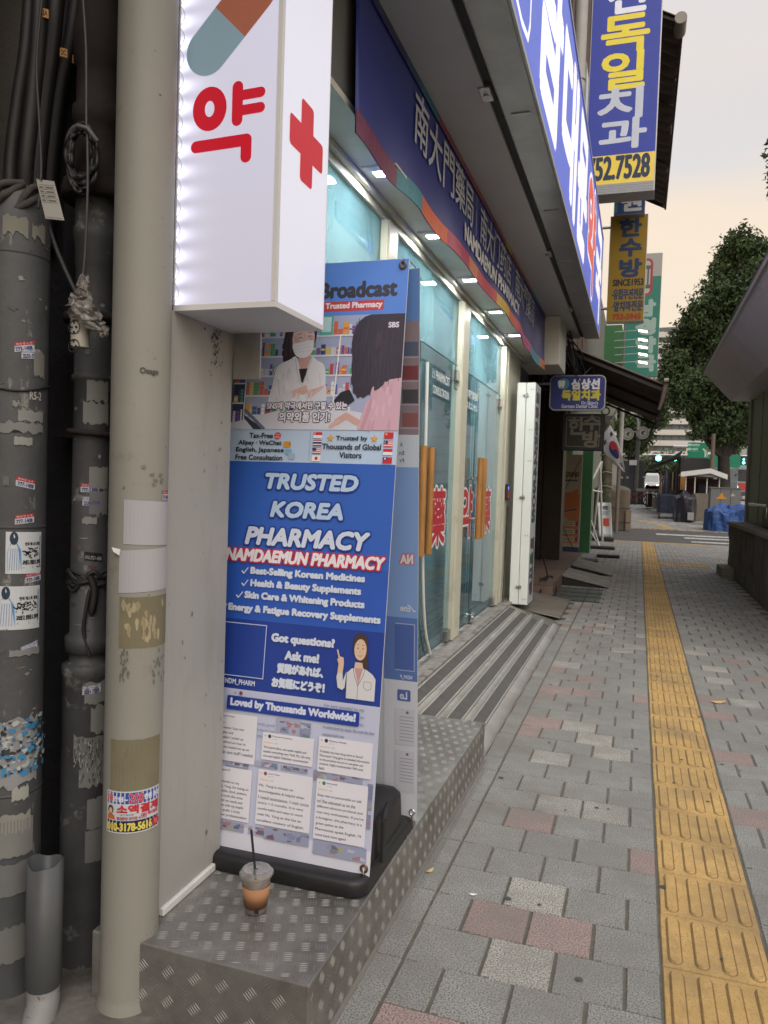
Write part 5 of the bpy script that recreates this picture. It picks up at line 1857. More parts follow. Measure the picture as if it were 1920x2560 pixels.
for q in ((P4(160, 40), 'red', .25), (P4(200, 90), 'blue', .12), (P4(165, 920), 'red', -.2), (P4(160, 1150), 'red', .12), (P4(215, 1525), 'red', .1), (P4(190, 1980), 'blue', .25)):
    small_sticker(R1, riser, *q[0], tilt=q[2], kind=q[1])
small_sticker(R1, riser, *P4(92, 563), kind='black', tilt=0.02)
# two blue and white notices with a scribbled out line
for (p0, p1) in ((P4(38, 1232), P4(258, 1488)), (P4(-22, 1582), P4(248, 1838))):
    A = R1.art(0.0014)
    u0, z0, u1, z1 = R1.sheet(A, p0, p1, 'C6CBD0', tilt=-.03)
    W_, H_ = u1 - u0, z1 - z0
    X = lambda t: u0 + W_ * t
    Z = lambda t: z0 + H_ * t
    A.line([(X(.28), Z(.86)), (X(.6), Z(.87)), (X(.95), Z(.88))], 0.005, '3F6FA0')
    A.line([(X(.45), Z(.13)), (X(.7), Z(.13)), (X(.95), Z(.16))], 0.005, '3F6FA0')
    A.line([(X(.95), Z(.16)), (X(.95), Z(.88))], 0.003, '3F6FA0')
    A.poly([(X(.04), Z(.06)), (X(.04), Z(.5)), (X(.12), Z(.72)), (X(.28), Z(.72)), (X(.38), Z(.55)), (X(.40), Z(.06))], '5C93C4')
    for q in range(5):
        A.line([(X(.09 + .06 * q), Z(.08)), (X(.13 + .05 * q), Z(.6))], 0.0012, '3F74A6')
    A.disc(X(.2), Z(.84), 0.010, '24384E', ry=0.017)
    A.text('현재 베스트 품절', X(.48), Z(.66), X(.92), Z(.74), '23262C', bold=0.0004)
    A.text('교보문고, 영풍문고, 알라딘', X(.42), Z(.20), X(.96), Z(.31), '23262C', bold=0.0006)
    for q in range(34):
        a_, b_ = rr_.uniform(.42, .85), rr_.uniform(.40, .60)
        A.line([(X(a_), Z(b_)), (X(a_ + rr_.uniform(-.1, .13)), Z(b_ + rr_.uniform(-.07, .07)))], 0.0026, '0E0F12')
    A.build('notice', PRINT_MATT, riser)
A = R1.art(0.0012)
for (t, p0, p1, c) in (('R5-2', P4(190, 380), P4(262, 340), 'A8A8A4'), ('0125', P7(60, 990), P7(180, 950), '4A4C50'), ('10-2005', P7(0, 1070), P7(160, 1010), '4A4C50')):
    (u0, z0), (u1, z1) = R1.hit(*p0), R1.hit(*p1)
    A.text(t, u0, z0, u1, z1, c, bold=0.0008)
A.build('scrawl', STK, riser)
MB().tube([(R1.cx + (R1.r + 0.003) * math.cos(a), R1.cy + (R1.r + 0.003) * math.sin(a), 1.615 + 0.012 * math.sin(2 * a)) for a in np.linspace(0, 2 * PI, 40)], 0.0028, 6).build('tie_wire', M_BLACK, riser)

# --- stub pipe
C0 = Cyl(-1.412, 1.585, 0.044)
stub = thing('stub_pipe', 'short open grey plastic pipe standing beside the stickered riser', 'pipe', (C0.cx, C0.cy, 0))
zt = atY(125, 2170, 1.56)[1]
b = MB()
n_ = 28
v = []
for (r_, z_, jag_) in ((0.036, 0.0, 0), (0.036, 0.06, 0), (0.045, 0.075, 0), (0.045, zt, .5), (0.042, zt, .5), (0.042, zt - 0.3, 0)):
    for k in range(n_):
        a = 2 * PI * k / n_
        v.append((C0.cx + r_ * math.cos(a), C0.cy + r_ * math.sin(a), z_ + (jag_ * (0.012 * math.sin(a * 2 + 1) + 0.005 * math.sin(a * 5)))))
b.add(v, [(i * n_ + k, i * n_ + (k + 1) % n_, (i + 1) * n_ + (k + 1) % n_, (i + 1) * n_ + k) for i in range(5) for k in range(n_)], None, True)
b.build('pipe', mat('grey_pvc', (0.07, 0.074, 0.078), 0.5, var=0.12, vs=5, bump=0.0005), stub)
MB().tube(smooth_path([(C0.cx, C0.cy, 0.065), (C0.cx + 0.008, C0.cy - 0.01, 0.03), (C0.cx + 0.022, C0.cy - 0.045, -0.01)]), 0.041, 18).build('elbow', mat('pale_pvc', (0.24, 0.24, 0.235), 0.6, var=0.15, vs=8, speck=(0.1, 0.1, 0.1), sps=60, spt=(.66, .7)), stub)

# --- dark drain pipe with couplings
C2_ = Cyl(-1.465, 1.80, 0.052)
dp = thing('dark_drain_pipe', 'dark grey cast iron drain pipe with flanges and torn stickers behind the cream pipe', 'pipe', (C2_.cx, C2_.cy, 0))
zr = lambda y, x=225: atY(x, y, 1.75)[1]
prof = [(0.068, -0.05), (0.068, zr(1700)), (0.071, zr(1696)), (0.071, zr(1672)), (0.066, zr(1668)), (0.052, zr(1664)), (0.052, zr(1640)), (0.063, zr(1636)), (0.064, zr(1600)), (0.052, zr(1590)),
        (0.052, zr(1195)), (0.052, zr(950)), (0.058, zr(946)), (0.058, zr(935)), (0.052, zr(930)), (0.052, zr(660)), (0.055, zr(655)), (0.055, zr(600)), (0.060, zr(590)), (0.060, zr(560)), (0.056, zr(555)), (0.056, zr(490))]
MB().lathe(C2_.cx, C2_.cy, prof, 40).build('pipe', M_PIPED, dp)
z0 = zr(490)
MB().lathe(C2_.cx, C2_.cy, [(0.056, z0), (0.090, z0 + 0.001), (0.092, z0 + 0.018), (0.092, z0 + 0.030), (0.090, z0 + 0.034), (0.088, z0 + 0.05), (0.060, z0 + 0.052), (0.058, z0 + 0.2), (0.068, z0 + 0.21), (0.068, z0 + 0.25), (0.058, z0 + 0.26), (0.058, z0 + 0.36), (0.066, z0 + 0.37), (0.068, z0 + 0.47), (0.058, z0 + 0.50), (0.058, 3.3)], 36).build('rusty_flange', M_RUST, dp)
z0 = zr(800)
MB().lathe(C2_.cx, C2_.cy, [(0.0525, z0), (0.082, z0 + 0.001), (0.082, z0 + 0.022), (0.0525, z0 + 0.024)], 32).build('collar', M_RUST, dp)
z0 = zr(1080)
MB().tube([(C2_.cx + 0.062 * math.cos(a), C2_.cy + 0.062 * math.sin(a), z0 - 0.004 * math.cos(a)) for a in np.linspace(0, 2 * PI, 30)], 0.008, 7).box(C2_.cx - 0.16, C2_.cx - 0.05, 1.83, 1.98, z0 - 0.012, z0 + 0.006).build('bracket', M_RUST, dp)
b = MB()
rr_ = random.Random(4)
for q in range(7):
    z_ = zr(1440) - 0.004 * q
    b.tube(smooth_path([(C2_.cx + (0.055 + 0.004 * rr_.random()) * math.cos(a), C2_.cy + (0.055 + 0.004 * rr_.random()) * math.sin(a), z_ + rr_.uniform(-.02, .02)) for a in np.linspace(-3, 0.6, 9)], 3), rr_.uniform(.004, .009), 5)
b.tube(smooth_path([C2_.fn(0.0, zr(1440), 0.01), C2_.fn(0.01, zr(1480), 0.012), C2_.fn(0.004, zr(1540), 0.008)], 5), [0.010] * 10 + [0.004], 6)
b.tube(smooth_path([C2_.fn(0.0, zr(1475), 0.008), C2_.fn(-0.008, zr(1530), 0.012), C2_.fn(-0.012, zr(1580), 0.008), C2_.fn(0.002, zr(1640), 0.012)], 5), 0.005, 6)
b.build('tar_tape', M_BLACK, dp)
A = C2_.art()
scraps(C2_, A, 0.75, 1.95, 44, PAPER[:4] + ['55585C', '5A3A48', '3E4042'], smin=0.01, smax=0.04, seed=5)
for p0, p1, c, j in ((P4(560, 255), P4(692, 400), '8F918F', .006), (P4(537, 400), P4(692, 545), '8B8D8C', .006), (P4(575, 815), P4(688, 960), '90928F', .003), (P4(575, 960), P4(685, 1120), '83858A', .008), (P4(530, 1140), P4(622, 1185), 'A4A4A0', .003)):
    C2_.sheet(A, p0, p1, [q * 0.72 for q in lin(c)], jag=j, rnd=rr_)
A.build('paper_remains', STK, dp, kind='stuff')
C2b = Cyl(C2_.cx, C2_.cy, 0.068)
A = C2b.art()
for p0, p1, c, j in ((P7(545, 20), P7(690, 130), '8C8E8F', .005), (P7(585, 175), P7(690, 320), '8A8C8A', .007), (P7(475, 360), P7(700, 480), '7C7E7D', .007), (P7(510, 495), P7(700, 640), '858785', .007), (P7(560, 770), P7(675, 930), '7D7F7F', .004), (P7(548, 975), P7(662, 1145), '7A7C7C', .003), (P7(470, 1850), P7(545, 1940), '6E7070', .006)):
    C2b.sheet(A, p0, p1, [q * 0.72 for q in lin(c)], jag=j, rnd=rr_)
for _ in range(150):
    px, py = rr_.uniform(475, 700), rr_.uniform(370, 635)
    u, z = C2b.hit(*P7(px, py))
    A.line([(u, z), (u + rr_.uniform(-.003, .003), z - rr_.uniform(.004, .016))], rr_.uniform(.0008, .0025), rr_.choice(['3C3F41', '4A4C4E', 'A0A19E']))
A.build('paper_remains', STK, dp, kind='stuff')
small_sticker(C2_, dp, *P4(577, 950), kind='red', tilt=0.02)
small_sticker(C2_, dp, *P4(590, 1035), kind='blue', tilt=0.05)
small_sticker(C2_, dp, *P4(602, 1395), kind='black', tilt=-.12)
small_sticker(C2b, dp, *P7(590, 60), kind='blue', tilt=0.1)
# the strip of orange tag and small side pipe
MB().tube([(-1.385, 1.86, zr(990)), (-1.385, 1.86, 1.9), (-1.39, 1.87, 2.1)], 0.016, 10).build('side_conduit', M_PIPED, dp)
MB().box(-1.392, -1.372, 1.842, 1.844, 1.86, 1.93).build('orange_tag', mat('faded_orange_tag', (0.25, 0.09, 0.03), 0.7), dp)

# --- cream pipe
C3_ = Cyl(-1.232, 1.695, 0.0735)
cp = thing('cream_pipe', 'tall cream painted pipe with two blank white papers and a loan advert sticker', 'pipe', (C3_.cx, C3_.cy, 0))
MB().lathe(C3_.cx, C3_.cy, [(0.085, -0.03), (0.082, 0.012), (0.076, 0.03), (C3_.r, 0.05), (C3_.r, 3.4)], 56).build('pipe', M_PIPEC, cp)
A = C3_.art()
for p0, p1, c, j in ((P4(770, 1650), P4(1062, 1940), '77705A', .001), (P7(715, 375), P7(1020, 660), '79735D', .001)):
    C3_.sheet(A, p0, p1, c, jag=j, n=14, rnd=rr_)
pts = [C3_.hit(*P7(x, y)) for x, y in ((800, 400), (830, 400), (815, 470), (850, 540), (930, 610), (870, 640), (800, 660), (745, 600), (740, 540), (790, 560), (800, 480))]
A.poly(pts, '6C6962')
for _ in range(26):
    u, z = C3_.hit(*P4(rr_.uniform(790, 1050), rr_.uniform(1680, 1930)))
    A.poly([(u + .008 * rr_.uniform(.3, 1) * math.cos(2 * PI * q / 7), z + .02 * rr_.uniform(.3, 1) * math.sin(2 * PI * q / 7)) for q in range(7)], rr_.choice(['A39B7E', '96886A', '9C9478']))
for _ in range(40):
    u, z = C3_.hit(*P4(rr_.choice([rr_.uniform(770, 830), rr_.uniform(980, 1055)]), rr_.uniform(1990, 2200)))
    A.poly([(u + .004 * rr_.uniform(.2, 1) * math.cos(2 * PI * q / 6), z + .010 * rr_.uniform(.2, 1) * math.sin(2 * PI * q / 6)) for q in range(6)], '6A6860')
for (x, y) in ((980, 865), (1000, 900), (1030, 870), (1040, 905), (925, 815), (990, 925)):
    u, z = C3_.hit(*P4(x, y))
    A.poly([(u + .008 * rr_.uniform(.4, 1) * math.cos(2 * PI * q / 7), z + .008 * rr_.uniform(.4, 1) * math.sin(2 * PI * q / 7)) for q in range(7)], '77746A')
(u0, z0), (u1, z1) = C3_.hit(*P4(900, 222)), C3_.hit(*P4(1015, 188))
A.text('Osage', u0, z0, u1, z1, '5A5850', bold=0.0006)
A.build('paper_remains', STK, cp, kind='stuff')
for p0, p1, tl_ in ((P4(800, 1025), P4(1090, 1300), -.04), (P4(770, 1352), P4(1078, 1602), .05)):
    A = C3_.art(0.0012)
    u0, z0, u1, z1 = C3_.sheet(A, p0, p1, 'A9A9AE', tilt=tl_, n=16)
    A.build('blank_paper', print_mat('blank_paper', rough=0.8, var=0.05), cp)
u0, z0 = C3_.hit(*P4(772, 1345))
p_ = C3_.fn(u0 + 0.002, z0, 0.001)
MB().add([p_, (p_[0] - 0.022, p_[1] - 0.006, p_[2] + 0.004), (p_[0] - 0.012, p_[1] - 0.012, p_[2] - 0.006), (p_[0], p_[1] - 0.004, p_[2] - 0.016)], [(0, 1, 2), (0, 2, 3)]).build('curled_corner', mat('paper_curl', (0.6, 0.6, 0.6), 0.8), cp)
small_sticker(C3_, cp, *P4(1062, 998), kind='red', tilt=0.0, w=0.03)
# loan advert
A = C3_.art(0.0013)
ua, zb_ = C3_.hit(*P7(690, 950))
ub, _z = C3_.hit(*P7(1012, 930))
zt_ = C3_.hit(*P7(860, 715))[1]
zb_ = C3_.hit(*P7(850, 985))[1]
W_, H_ = ub - ua, zt_ - zb_
def T_(u, v, s=0.04):
    return (ua + W_ * u, zb_ + H_ * v)
def band(v0, v1, c, u0=0.0, u1=1.0):
    A.rect(ua + W_ * u0, zb_ + H_ * v0, ua + W_ * u1, zb_ + H_ * v1, c, cols=14)
band(0, 1, 'C9CBD2'); band(.70, .97, '2B4C9C', .02, .98); band(.30, .70, 'C6C8D0', .02, .98); band(.03, .30, '1A1E44', .02, .98)
def tx(t, u0, v0, u1, v1, c, **k):
    A.text(t, ua + W_ * u0, zb_ + H_ * v0, ua + W_ * u1, zb_ + H_ * v1, c, **k)
tx('10', .03, .75, .13, .93, 'C8303C', bold=0.0008, edge=0.0014, ecol='C8CCE0')
tx('만원~', .14, .76, .40, .88, 'D4D8EC', bold=0.0009)
tx('200', .42, .74, .66, .94, 'C8303C', bold=0.0008, edge=0.0014, ecol='C8CCE0')
tx('만원 까지', .68, .77, .97, .90, 'D4D8EC', bold=0.0009)
tx('소액결제', .22, .48, .96, .68, 'C02838', bold=0.0014)
tx('"급전필요분"', .26, .43, .52, .475, '2E6A48')
tx('OK! 즉시입금', .62, .38, .96, .46, 'C02838', bold=0.0004)
tx('휴대폰만 있다면 누구나', .22, .325, .72, .40, 'A83848', bold=0.0003)
tx('010-3178-5616', .04, .07, .82, .25, 'E0D060', bold=0.0012)
A.disc(ua + W_ * .91, zb_ + H_ * .17, H_ * .11, 'C02838')
tx('24시간', .87, .17, .95, .22, 'E8D8DA'); tx('상담', .88, .11, .94, .155, 'E8D8DA')
A.disc(ua + W_ * .10, zb_ + H_ * .56, W_ * .055, '2A2224', ry=H_ * .10)
A.disc(ua + W_ * .10, zb_ + H_ * .54, W_ * .035, 'D8B094', ry=H_ * .07)
A.poly([T_(.03, .33), T_(.04, .43), T_(.10, .47), T_(.17, .43), T_(.19, .33)], 'C86A30')
A.build('advert_sticker', PRINT_MATT, cp)

# --- cables
M_CAB = mat('black_cable', (0.012, 0.012, 0.014), 0.55, var=0.3, vs=20)
M_CABG = mat('grey_cable', (0.03, 0.03, 0.034), 0.55, var=0.2, vs=20)
M_ORL = mat('orange_label', (0.42, 0.20, 0.07), 0.7)


def cable(label, pxs, Ys, r, m=M_CAB, cat='cable', tags=()):
    if not hasattr(Ys, '__len__'):
        Ys = [Ys] * len(pxs)
    pts = []
    for (px, py), Y_ in zip(pxs, Ys):
        x, z = atY(px, py, Y_)
        pts.append((x, Y_, z))
    t = thing('cable', label, cat, pts[0], 'cables rising from the stickered riser' if 'riser' in label else None)
    MB().tube(smooth_path(pts, 6), r, 12).build('sheath', m, t)
    for (px, py, w, h, txt) in tags:
        Y_ = Ys[0] - r - 0.002
        x, z = atY(px, py, Y_)
        s = w / FPX * Y_ * 1.1
        q = h / FPX * Y_ * 1.1
        C = Cyl(x, Y_ + r + 0.002, r + 0.001)
        A = C.art(0.0006)
        A.rect(-s / 2, z - q / 2, s / 2, z + q / 2, 'C08A50', cols=6)
        if txt:
            A.text(txt, -s * .35, z - q * .3, s * .35, z + q * .3, '3A2A1C', bold=0.0005)
        A.build('cable_label', PRINT_MATT, t)
    return t


cable('thickest black cable rising from the riser top with an orange stripe label', [(62, 480), (66, 400), (82, 250), (96, 100), (102, -60)], [1.63, 1.62, 1.62, 1.62, 1.62], 0.020, tags=((66, 270, 11, 78, ''), (96, 31, 19, 24, '2A')))
cable('black cable at the far side of the riser top beside the dark wall', [(25, 480), (30, 380), (48, 240), (66, 120), (80, -60)], [1.66] * 5, 0.019)
cable('black cable passing in front of the riser top behind the paper tag', [(92, 500), (95, 420), (112, 250), (130, 120), (146, -60)], [1.72] * 5, 0.022, tags=((143, 130, 19, 23, '2C'),))
cable('dark cable with an orange 2A label hanging deeper in the gap', [(118, 620), (128, 420), (150, 240), (178, 100), (200, -60)], [1.86] * 5, 0.022, tags=((175, 148, 19, 22, '2A'),))
cable('dark cable deep in the gap behind the labelled cables', [(140, 700), (158, 480), (176, 300), (205, 120), (230, -60)], [1.92] * 5, 0.020)
cable('thin grey wire running beside the thickest black cable', [(108, -40), (92, 150), (98, 300), (103, 420), (96, 520)], [1.60, 1.60, 1.60, 1.60, 1.58], 0.0035, M_CABG)
cable('thin dark wire slanting down to the power strip from the riser', [(120, 560), (140, 620), (170, 690), (192, 735)], [1.68] * 4, 0.006, M_CABG)
cable('light wire hanging down to the plastic wrapped power strip', [(205, -40), (215, 120), (216, 310), (218, 330), (219, 480), (212, 640), (206, 700)], [1.66] * 7, 0.0035, mat('pale_wire', (0.06, 0.06, 0.065), 0.5))
cl = thing('cable_coil', 'coil of dark cable tied up on the hanging wire', 'cable coil', (-1.4, 1.7, 2.1))
b = MB()
rr_ = random.Random(8)
for q in range(9):
    cx_, cy_ = 201 + rr_.uniform(-6, 6), 390 + rr_.uniform(-12, 12)
    rx_, ry_ = rr_.uniform(22, 40), rr_.uniform(55, 90)
    pts = []
    for a in np.linspace(0, 2 * PI, 22):
        Y_ = 1.69 + rr_.uniform(-.012, .012)
        x, z = atY(cx_ + rx_ * math.sin(a), cy_ - ry_ * math.cos(a), Y_)
        pts.append((x, Y_, z))
    b.tube(smooth_path(pts, 3), 0.0045, 7)
b.build('loops', M_CABG, cl)
x_, z_ = atY(213, 322, 1.66)
MB().tube([(x_ - 0.035, 1.66, z_ - 0.004), (x_ - 0.01, 1.645, z_ + 0.002), (x_ + 0.015, 1.65, z_ - 0.004), (x_ + 0.03, 1.67, z_ - 0.03)], 0.006, 8).build('cable_tie', mat('grey_tape', (0.12, 0.12, 0.12), 0.6), cl)

# --- paper tag
tg = thing('paper_tag', 'white printed card tag hanging by the cables at the riser top', 'tag', (-1.5, 1.56, 2.05))
A = None
q4 = [atY(*P1(x, y), 1.555) for x, y in ((262, 1240), (345, 1165), (410, 1417), (292, 1405))]
q4 = [atY(*P1(x, y), 1.555) for x, y in ((232, 1150), (345, 1165), (410, 1417), (292, 1405))]
v = [(x, 1.555, z) for x, z in q4] + [(x, 1.557, z) for x, z in q4]
MB().add(v, [(0, 3, 2, 1), (4, 5, 6, 7), (0, 1, 5, 4), (1, 2, 6, 5), (2, 3, 7, 6), (3, 0, 4, 7)]).build('card', mat('tag_card', (0.42, 0.41, 0.39), 0.7), tg)
a_, b_, d_ = [np.array(v[k]) for k in (3, 2, 0)]
Ul, Vl = np.linalg.norm(b_ - a_), np.linalg.norm(d_ - a_)
A = Art(O=a_, U=(b_ - a_) / Ul, V=(d_ - a_) / Vl)
for q in range(5):
    A.line([(0.003, Vl * (.42 + .11 * q)), (Ul - 0.003, Vl * (.42 + .11 * q))], 0.0009, '55503F')
A.line([(0.003, 0.004), (Ul - .003, 0.004)], 0.0009, '55503F')
A.line([(Ul * .35, Vl * .42), (Ul * .35, Vl * .86)], 0.0009, '55503F')
for q in range(4):
    A.rect(Ul * .42, Vl * (.45 + .11 * q), Ul * .85, Vl * (.49 + .11 * q), '6A665C')
    A.rect(Ul * .08, Vl * (.45 + .11 * q), Ul * .28, Vl * (.49 + .11 * q), '6A665C')
A.build('form_print', PRINT_MATT, tg)
MB().tube([(v[0][0] + .02, 1.553, v[0][2] - .006), (v[0][0], 1.55, v[0][2] + 0.012), (v[0][0] - 0.02, 1.56, v[0][2] + 0.014)], 0.0015, 6).build('string', M_BLACK, tg)

# --- power strip in a plastic bag
x0, z1 = atY(172, 775, 1.66)
ps = thing('power_strip', 'white power strip hanging by its wire wrapped in clear plastic', 'power strip', (x0, 1.66, z1))
xa, za = atY(*P4(498, 86), 1.655)
xb, zb = atY(195, 790, 1.655)
MB().tube([(xa, 1.665, za + 0.016), (xb - 0.002, 1.665, zb + 0.02)], 0.0235, 22).build('body', mat('ivory_plastic', (0.42, 0.41, 0.36), 0.4, var=0.06), ps)
b = MB()
for k in range(2):
    t = 0.05 + 0.5 * k
    cx_, cz_ = xa + (xb - xa) * t, za + 0.012 + (zb - za) * t
    b.tube([(cx_ + 0.017 * math.cos(a), 1.641, cz_ + 0.017 * math.sin(a)) for a in np.linspace(0, 2 * PI, 20)], 0.0012, 5)
    for s_ in (-.007, .007):
        b.tube([(cx_ + s_, 1.642, cz_), (cx_ + s_, 1.639, cz_)], 0.0026, 8)
    b.box(cx_ - .002, cx_ + .002, 1.639, 1.642, cz_ + .010, cz_ + .015)
    b.box(cx_ - .002, cx_ + .002, 1.639, 1.642, cz_ - .015, cz_ - .010)
b.build('socket', M_BLACK, ps)
b = MB()
nA, nB = 20, 12
ctr = [atY(*P1(x, y), 1.65) for x, y in ((540, 1770), (535, 1850), (520, 1920), (530, 1990), (575, 2060), (640, 2120), (670, 2160))]
wd = [0.010, 0.016, 0.026, 0.036, 0.034, 0.024, 0.006]
rr_ = random.Random(2)
pts = smooth_path([(x, 1.65, z) for x, z in ctr], 4)
ww = np.interp(np.linspace(0, 6, len(pts)), range(7), wd)
v = []
for i, p in enumerate(pts):
    for k in range(16):
        a = 2 * PI * k / 16
        r_ = ww[i] * (1 + 0.35 * rr_.uniform(-1, 1))
        v.append((p[0] + r_ * math.cos(a), p[1] + r_ * 0.8 * math.sin(a), p[2] + rr_.uniform(-.006, .006)))
b.add(v, [(i * 16 + k, i * 16 + (k + 1) % 16, (i + 1) * 16 + (k + 1) % 16, (i + 1) * 16 + k) for i in range(len(pts) - 1) for k in range(16)])
b.build('plastic_bag', mat('crumpled_clear_plastic', (0.32, 0.30, 0.29), 0.18, var=0.5, vs=60, alpha=0.72, dirt=(0.1, 0.09, 0.08), ds=30, dl=(0.45, 0.6)), ps)

# ================================================================ the dark building next door with its signs, steps, awnings
def P3(x, y): return 1280 + x / 2.572, y / 2.572
def P6(x, y): return 1280 + x / 2.572, 850 + y / 2.572
def P9(x, y): return 1280 + x / 2.572, 1700 + y / 2.572


M_BRN = mat('dark_brown_cladding', (0.028, 0.018, 0.014), 0.5, var=0.35, vs=5, stretch=(4, 4, 0.4), bump=0.002)
M_BRICK = mat('brown_brick_wall', (0.10, 0.065, 0.05), 0.85, var=0.3, vs=9, bump=0.003)
db = thing('dark_brown_building', 'dark brown building with a recessed doorway next to the pharmacy', 'building', (-3, 14, 0))
w = MB()
w.box(-8, -1.85, 9.95, 14.2, -0.05, 3.6)
w.box(-8, -1.40, 10.3, 20.2, 3.45, 13.5)
w.build('wall', M_BRICK, db)
MB().box(-1.85, -1.60, 13.5, 13.9, 0, 3.5).box(-1.86, -1.28, 13.72, 14.30, 0, 3.45).build('door_pier', M_BRN, db)
b = MB()
for k in range(9):
    b.box(-1.86, -1.835, 10.1 + 0.4 * k, 10.13 + 0.4 * k, 0.15, 3.4)
b.build('door_frame', mat('dark_green_frame', (0.012, 0.03, 0.022), 0.3), db)
b = MB()
for k in range(7):
    b.box(-1.42, -1.385, 10.6 + 1.3 * k, 10.72 + 1.3 * k, 4.4, 13)
b.build('wall_pilaster', M_BRN, db)
for (y_, z_) in ((11.4, 5.2), (13.8, 5.2), (16.2, 5.2), (18.2, 5.2), (11.4, 8.6), (13.8, 8.6), (16.2, 8.6)):
    f_ = MB().box(-1.40, -1.375, y_, y_ + 1.1, z_, z_ + 1.4).build('window', mat('pale_window_frame', (0.35, 0.35, 0.34), 0.5), db)
    MB().box(-1.375, -1.370, y_ + 0.06, y_ + 1.04, z_ + 0.06, z_ + 1.34).build('pane', mat('dark_window_glass', (0.03, 0.035, 0.04), 0.1), f_)
# gutter pipe on the wall behind the big signs
x, z = atY(1455, 0, 10.9)
gp = MB()
zb = atY(1455, 190, 10.9)[1]
gp.cyl(x, 10.9, zb, 14, 0.085)
gp.cyl(x, 10.9, zb - 0.06, zb, 0.095)
gp.tube(smooth_path([(x, 10.9, zb - 0.02), (x - 0.0, 10.92, zb - 0.22), (x - 0.12, 11.0, zb - 0.36)]), 0.08, 16)
tag(gp.build('gutter_pipe', mat('off_white_pipe', (0.42, 0.42, 0.41), 0.5, var=0.1)), 'off white gutter pipe with an elbow between the pharmacy sign and the dental sign', 'pipe')

# steps of terracotta tile, one slab each
M_TILE = mat('brown_step_tile', (0.20, 0.14, 0.115), 0.6, var=0.15, vs=6, objrand=0.12, bump=0.001, dirt=(0.09, 0.07, 0.06), ds=4, dl=(0.5, 0.8))
st = thing('entrance_step', 'brown tiled entrance step in front of the dark doorway', 'step', (-1.5, 12, 0))
MB().box(-1.86, -1.02, 10.12, 15.6, -0.02, 0.138).build('core', mat('step_mortar', (0.10, 0.09, 0.08), 0.9), st)
tm = None
for i in range(2):
    for j in range(18):
        y_ = 10.12 + j * 0.305
        x0, x1 = (-1.85, -1.44) if i == 0 else (-1.435, -1.012)
        o = MB().box(x0, x1, y_ + 0.003, y_ + 0.302, 0.13, 0.155).build('tile', M_TILE, st)
for j in range(18):
    y_ = 10.12 + j * 0.305
    MB().box(-1.02, -1.006, y_ + 0.003, y_ + 0.302, 0.0, 0.128).build('tile', M_TILE, st)
for j in range(2):
    MB().box(-1.85 + 0.42 * j, -1.435 + 0.42 * j, 10.105, 10.12, 0.0, 0.128).build('tile', M_TILE, st)

M_RP = mat('weathered_ramp_plate', (0.25, 0.245, 0.225), 0.8, var=0.25, vs=6, dirt=(0.13, 0.125, 0.11), ds=5, dl=(0.5, 0.75))
for (y0, y1, lab) in ((11.35, 12.45, 'nearer weathered grey wedge ramp leaning on the brown step'), (13.0, 14.3, 'farther weathered grey wedge ramp leaning on the brown step')):
    r = thing('wedge_ramp', lab, 'ramp', (-0.7, (y0 + y1) / 2, 0), 'wedge ramps at the brown step')
    n_ = 3
    for k in range(n_):
        a, c = y0 + (y1 - y0) * k / n_, y0 + (y1 - y0) * (k + 1) / n_
        MB().obox((-1.0, a + .004, 0.135), (0.65, 0.0, -0.125), (0, c - a - 0.008, 0), (0, 0, 0.022)).build('plate', M_RP, r)
    MB().add([(-1.0, y0 + .02, 0), (-0.42, y0 + .02, 0), (-1.0, y0 + .02, 0.13), (-1.0, y1 - .02, 0), (-0.42, y1 - .02, 0), (-1.0, y1 - .02, 0.13)], [(0, 1, 2), (3, 5, 4), (0, 3, 4, 1), (0, 2, 5, 3), (1, 4, 5, 2)]).build('rubber_wedge', M_BLACK, r)
    MB().obox((-0.92, y0 + 0.35, 0.1435), (0.26, 0, -0.05), (0, 0.11, 0), (0, 0, 0.003)).build('grip_patch', mat('pale_grip_patch', (0.33, 0.31, 0.30), 0.8), r)
gr = thing('drain_grate', 'green metal drain grate set into the pavement before the wedge ramps', 'grate', (-0.7, 10.3, 0))
MG = mat('dark_green_grate', (0.035, 0.055, 0.045), 0.6, var=0.2, dirt=(0.08, 0.07, 0.055), ds=6, dl=(.5, .8))
for k in range(22):
    x_ = -1.0 + 0.027 * k
    MB().box(x_, x_ + 0.010, 9.85, 11.1, -0.01, 0.012).build('bar', MG, gr)
for y_ in (9.84, 10.25, 10.66, 11.09):
    MB().box(-1.01, -0.40, y_, y_ + 0.02, -0.01, 0.010).build('cross_bar', MG, gr)
for (x, y, a, c, lab) in ((-0.86, 15.2, 0.34, 0.55, 'dark slab for base and shadow at the foot of the pink poster stand'), (-0.55, 16.6, 0.45, 0.22, 'flat dark slab for a base shadow on the pavement near the poster stand'), (-0.80, 19.0, 0.62, 0.42, 'black base plate among the folding stand legs')):
    tag(MB().box(x - a / 2, x + a / 2, y - c / 2, y + c / 2, 0.0, 0.06).build('base_and_shadow', M_BLACK, bevel=0.008), lab, 'mat')  # stand bases and their shadows, both built as dark slabs
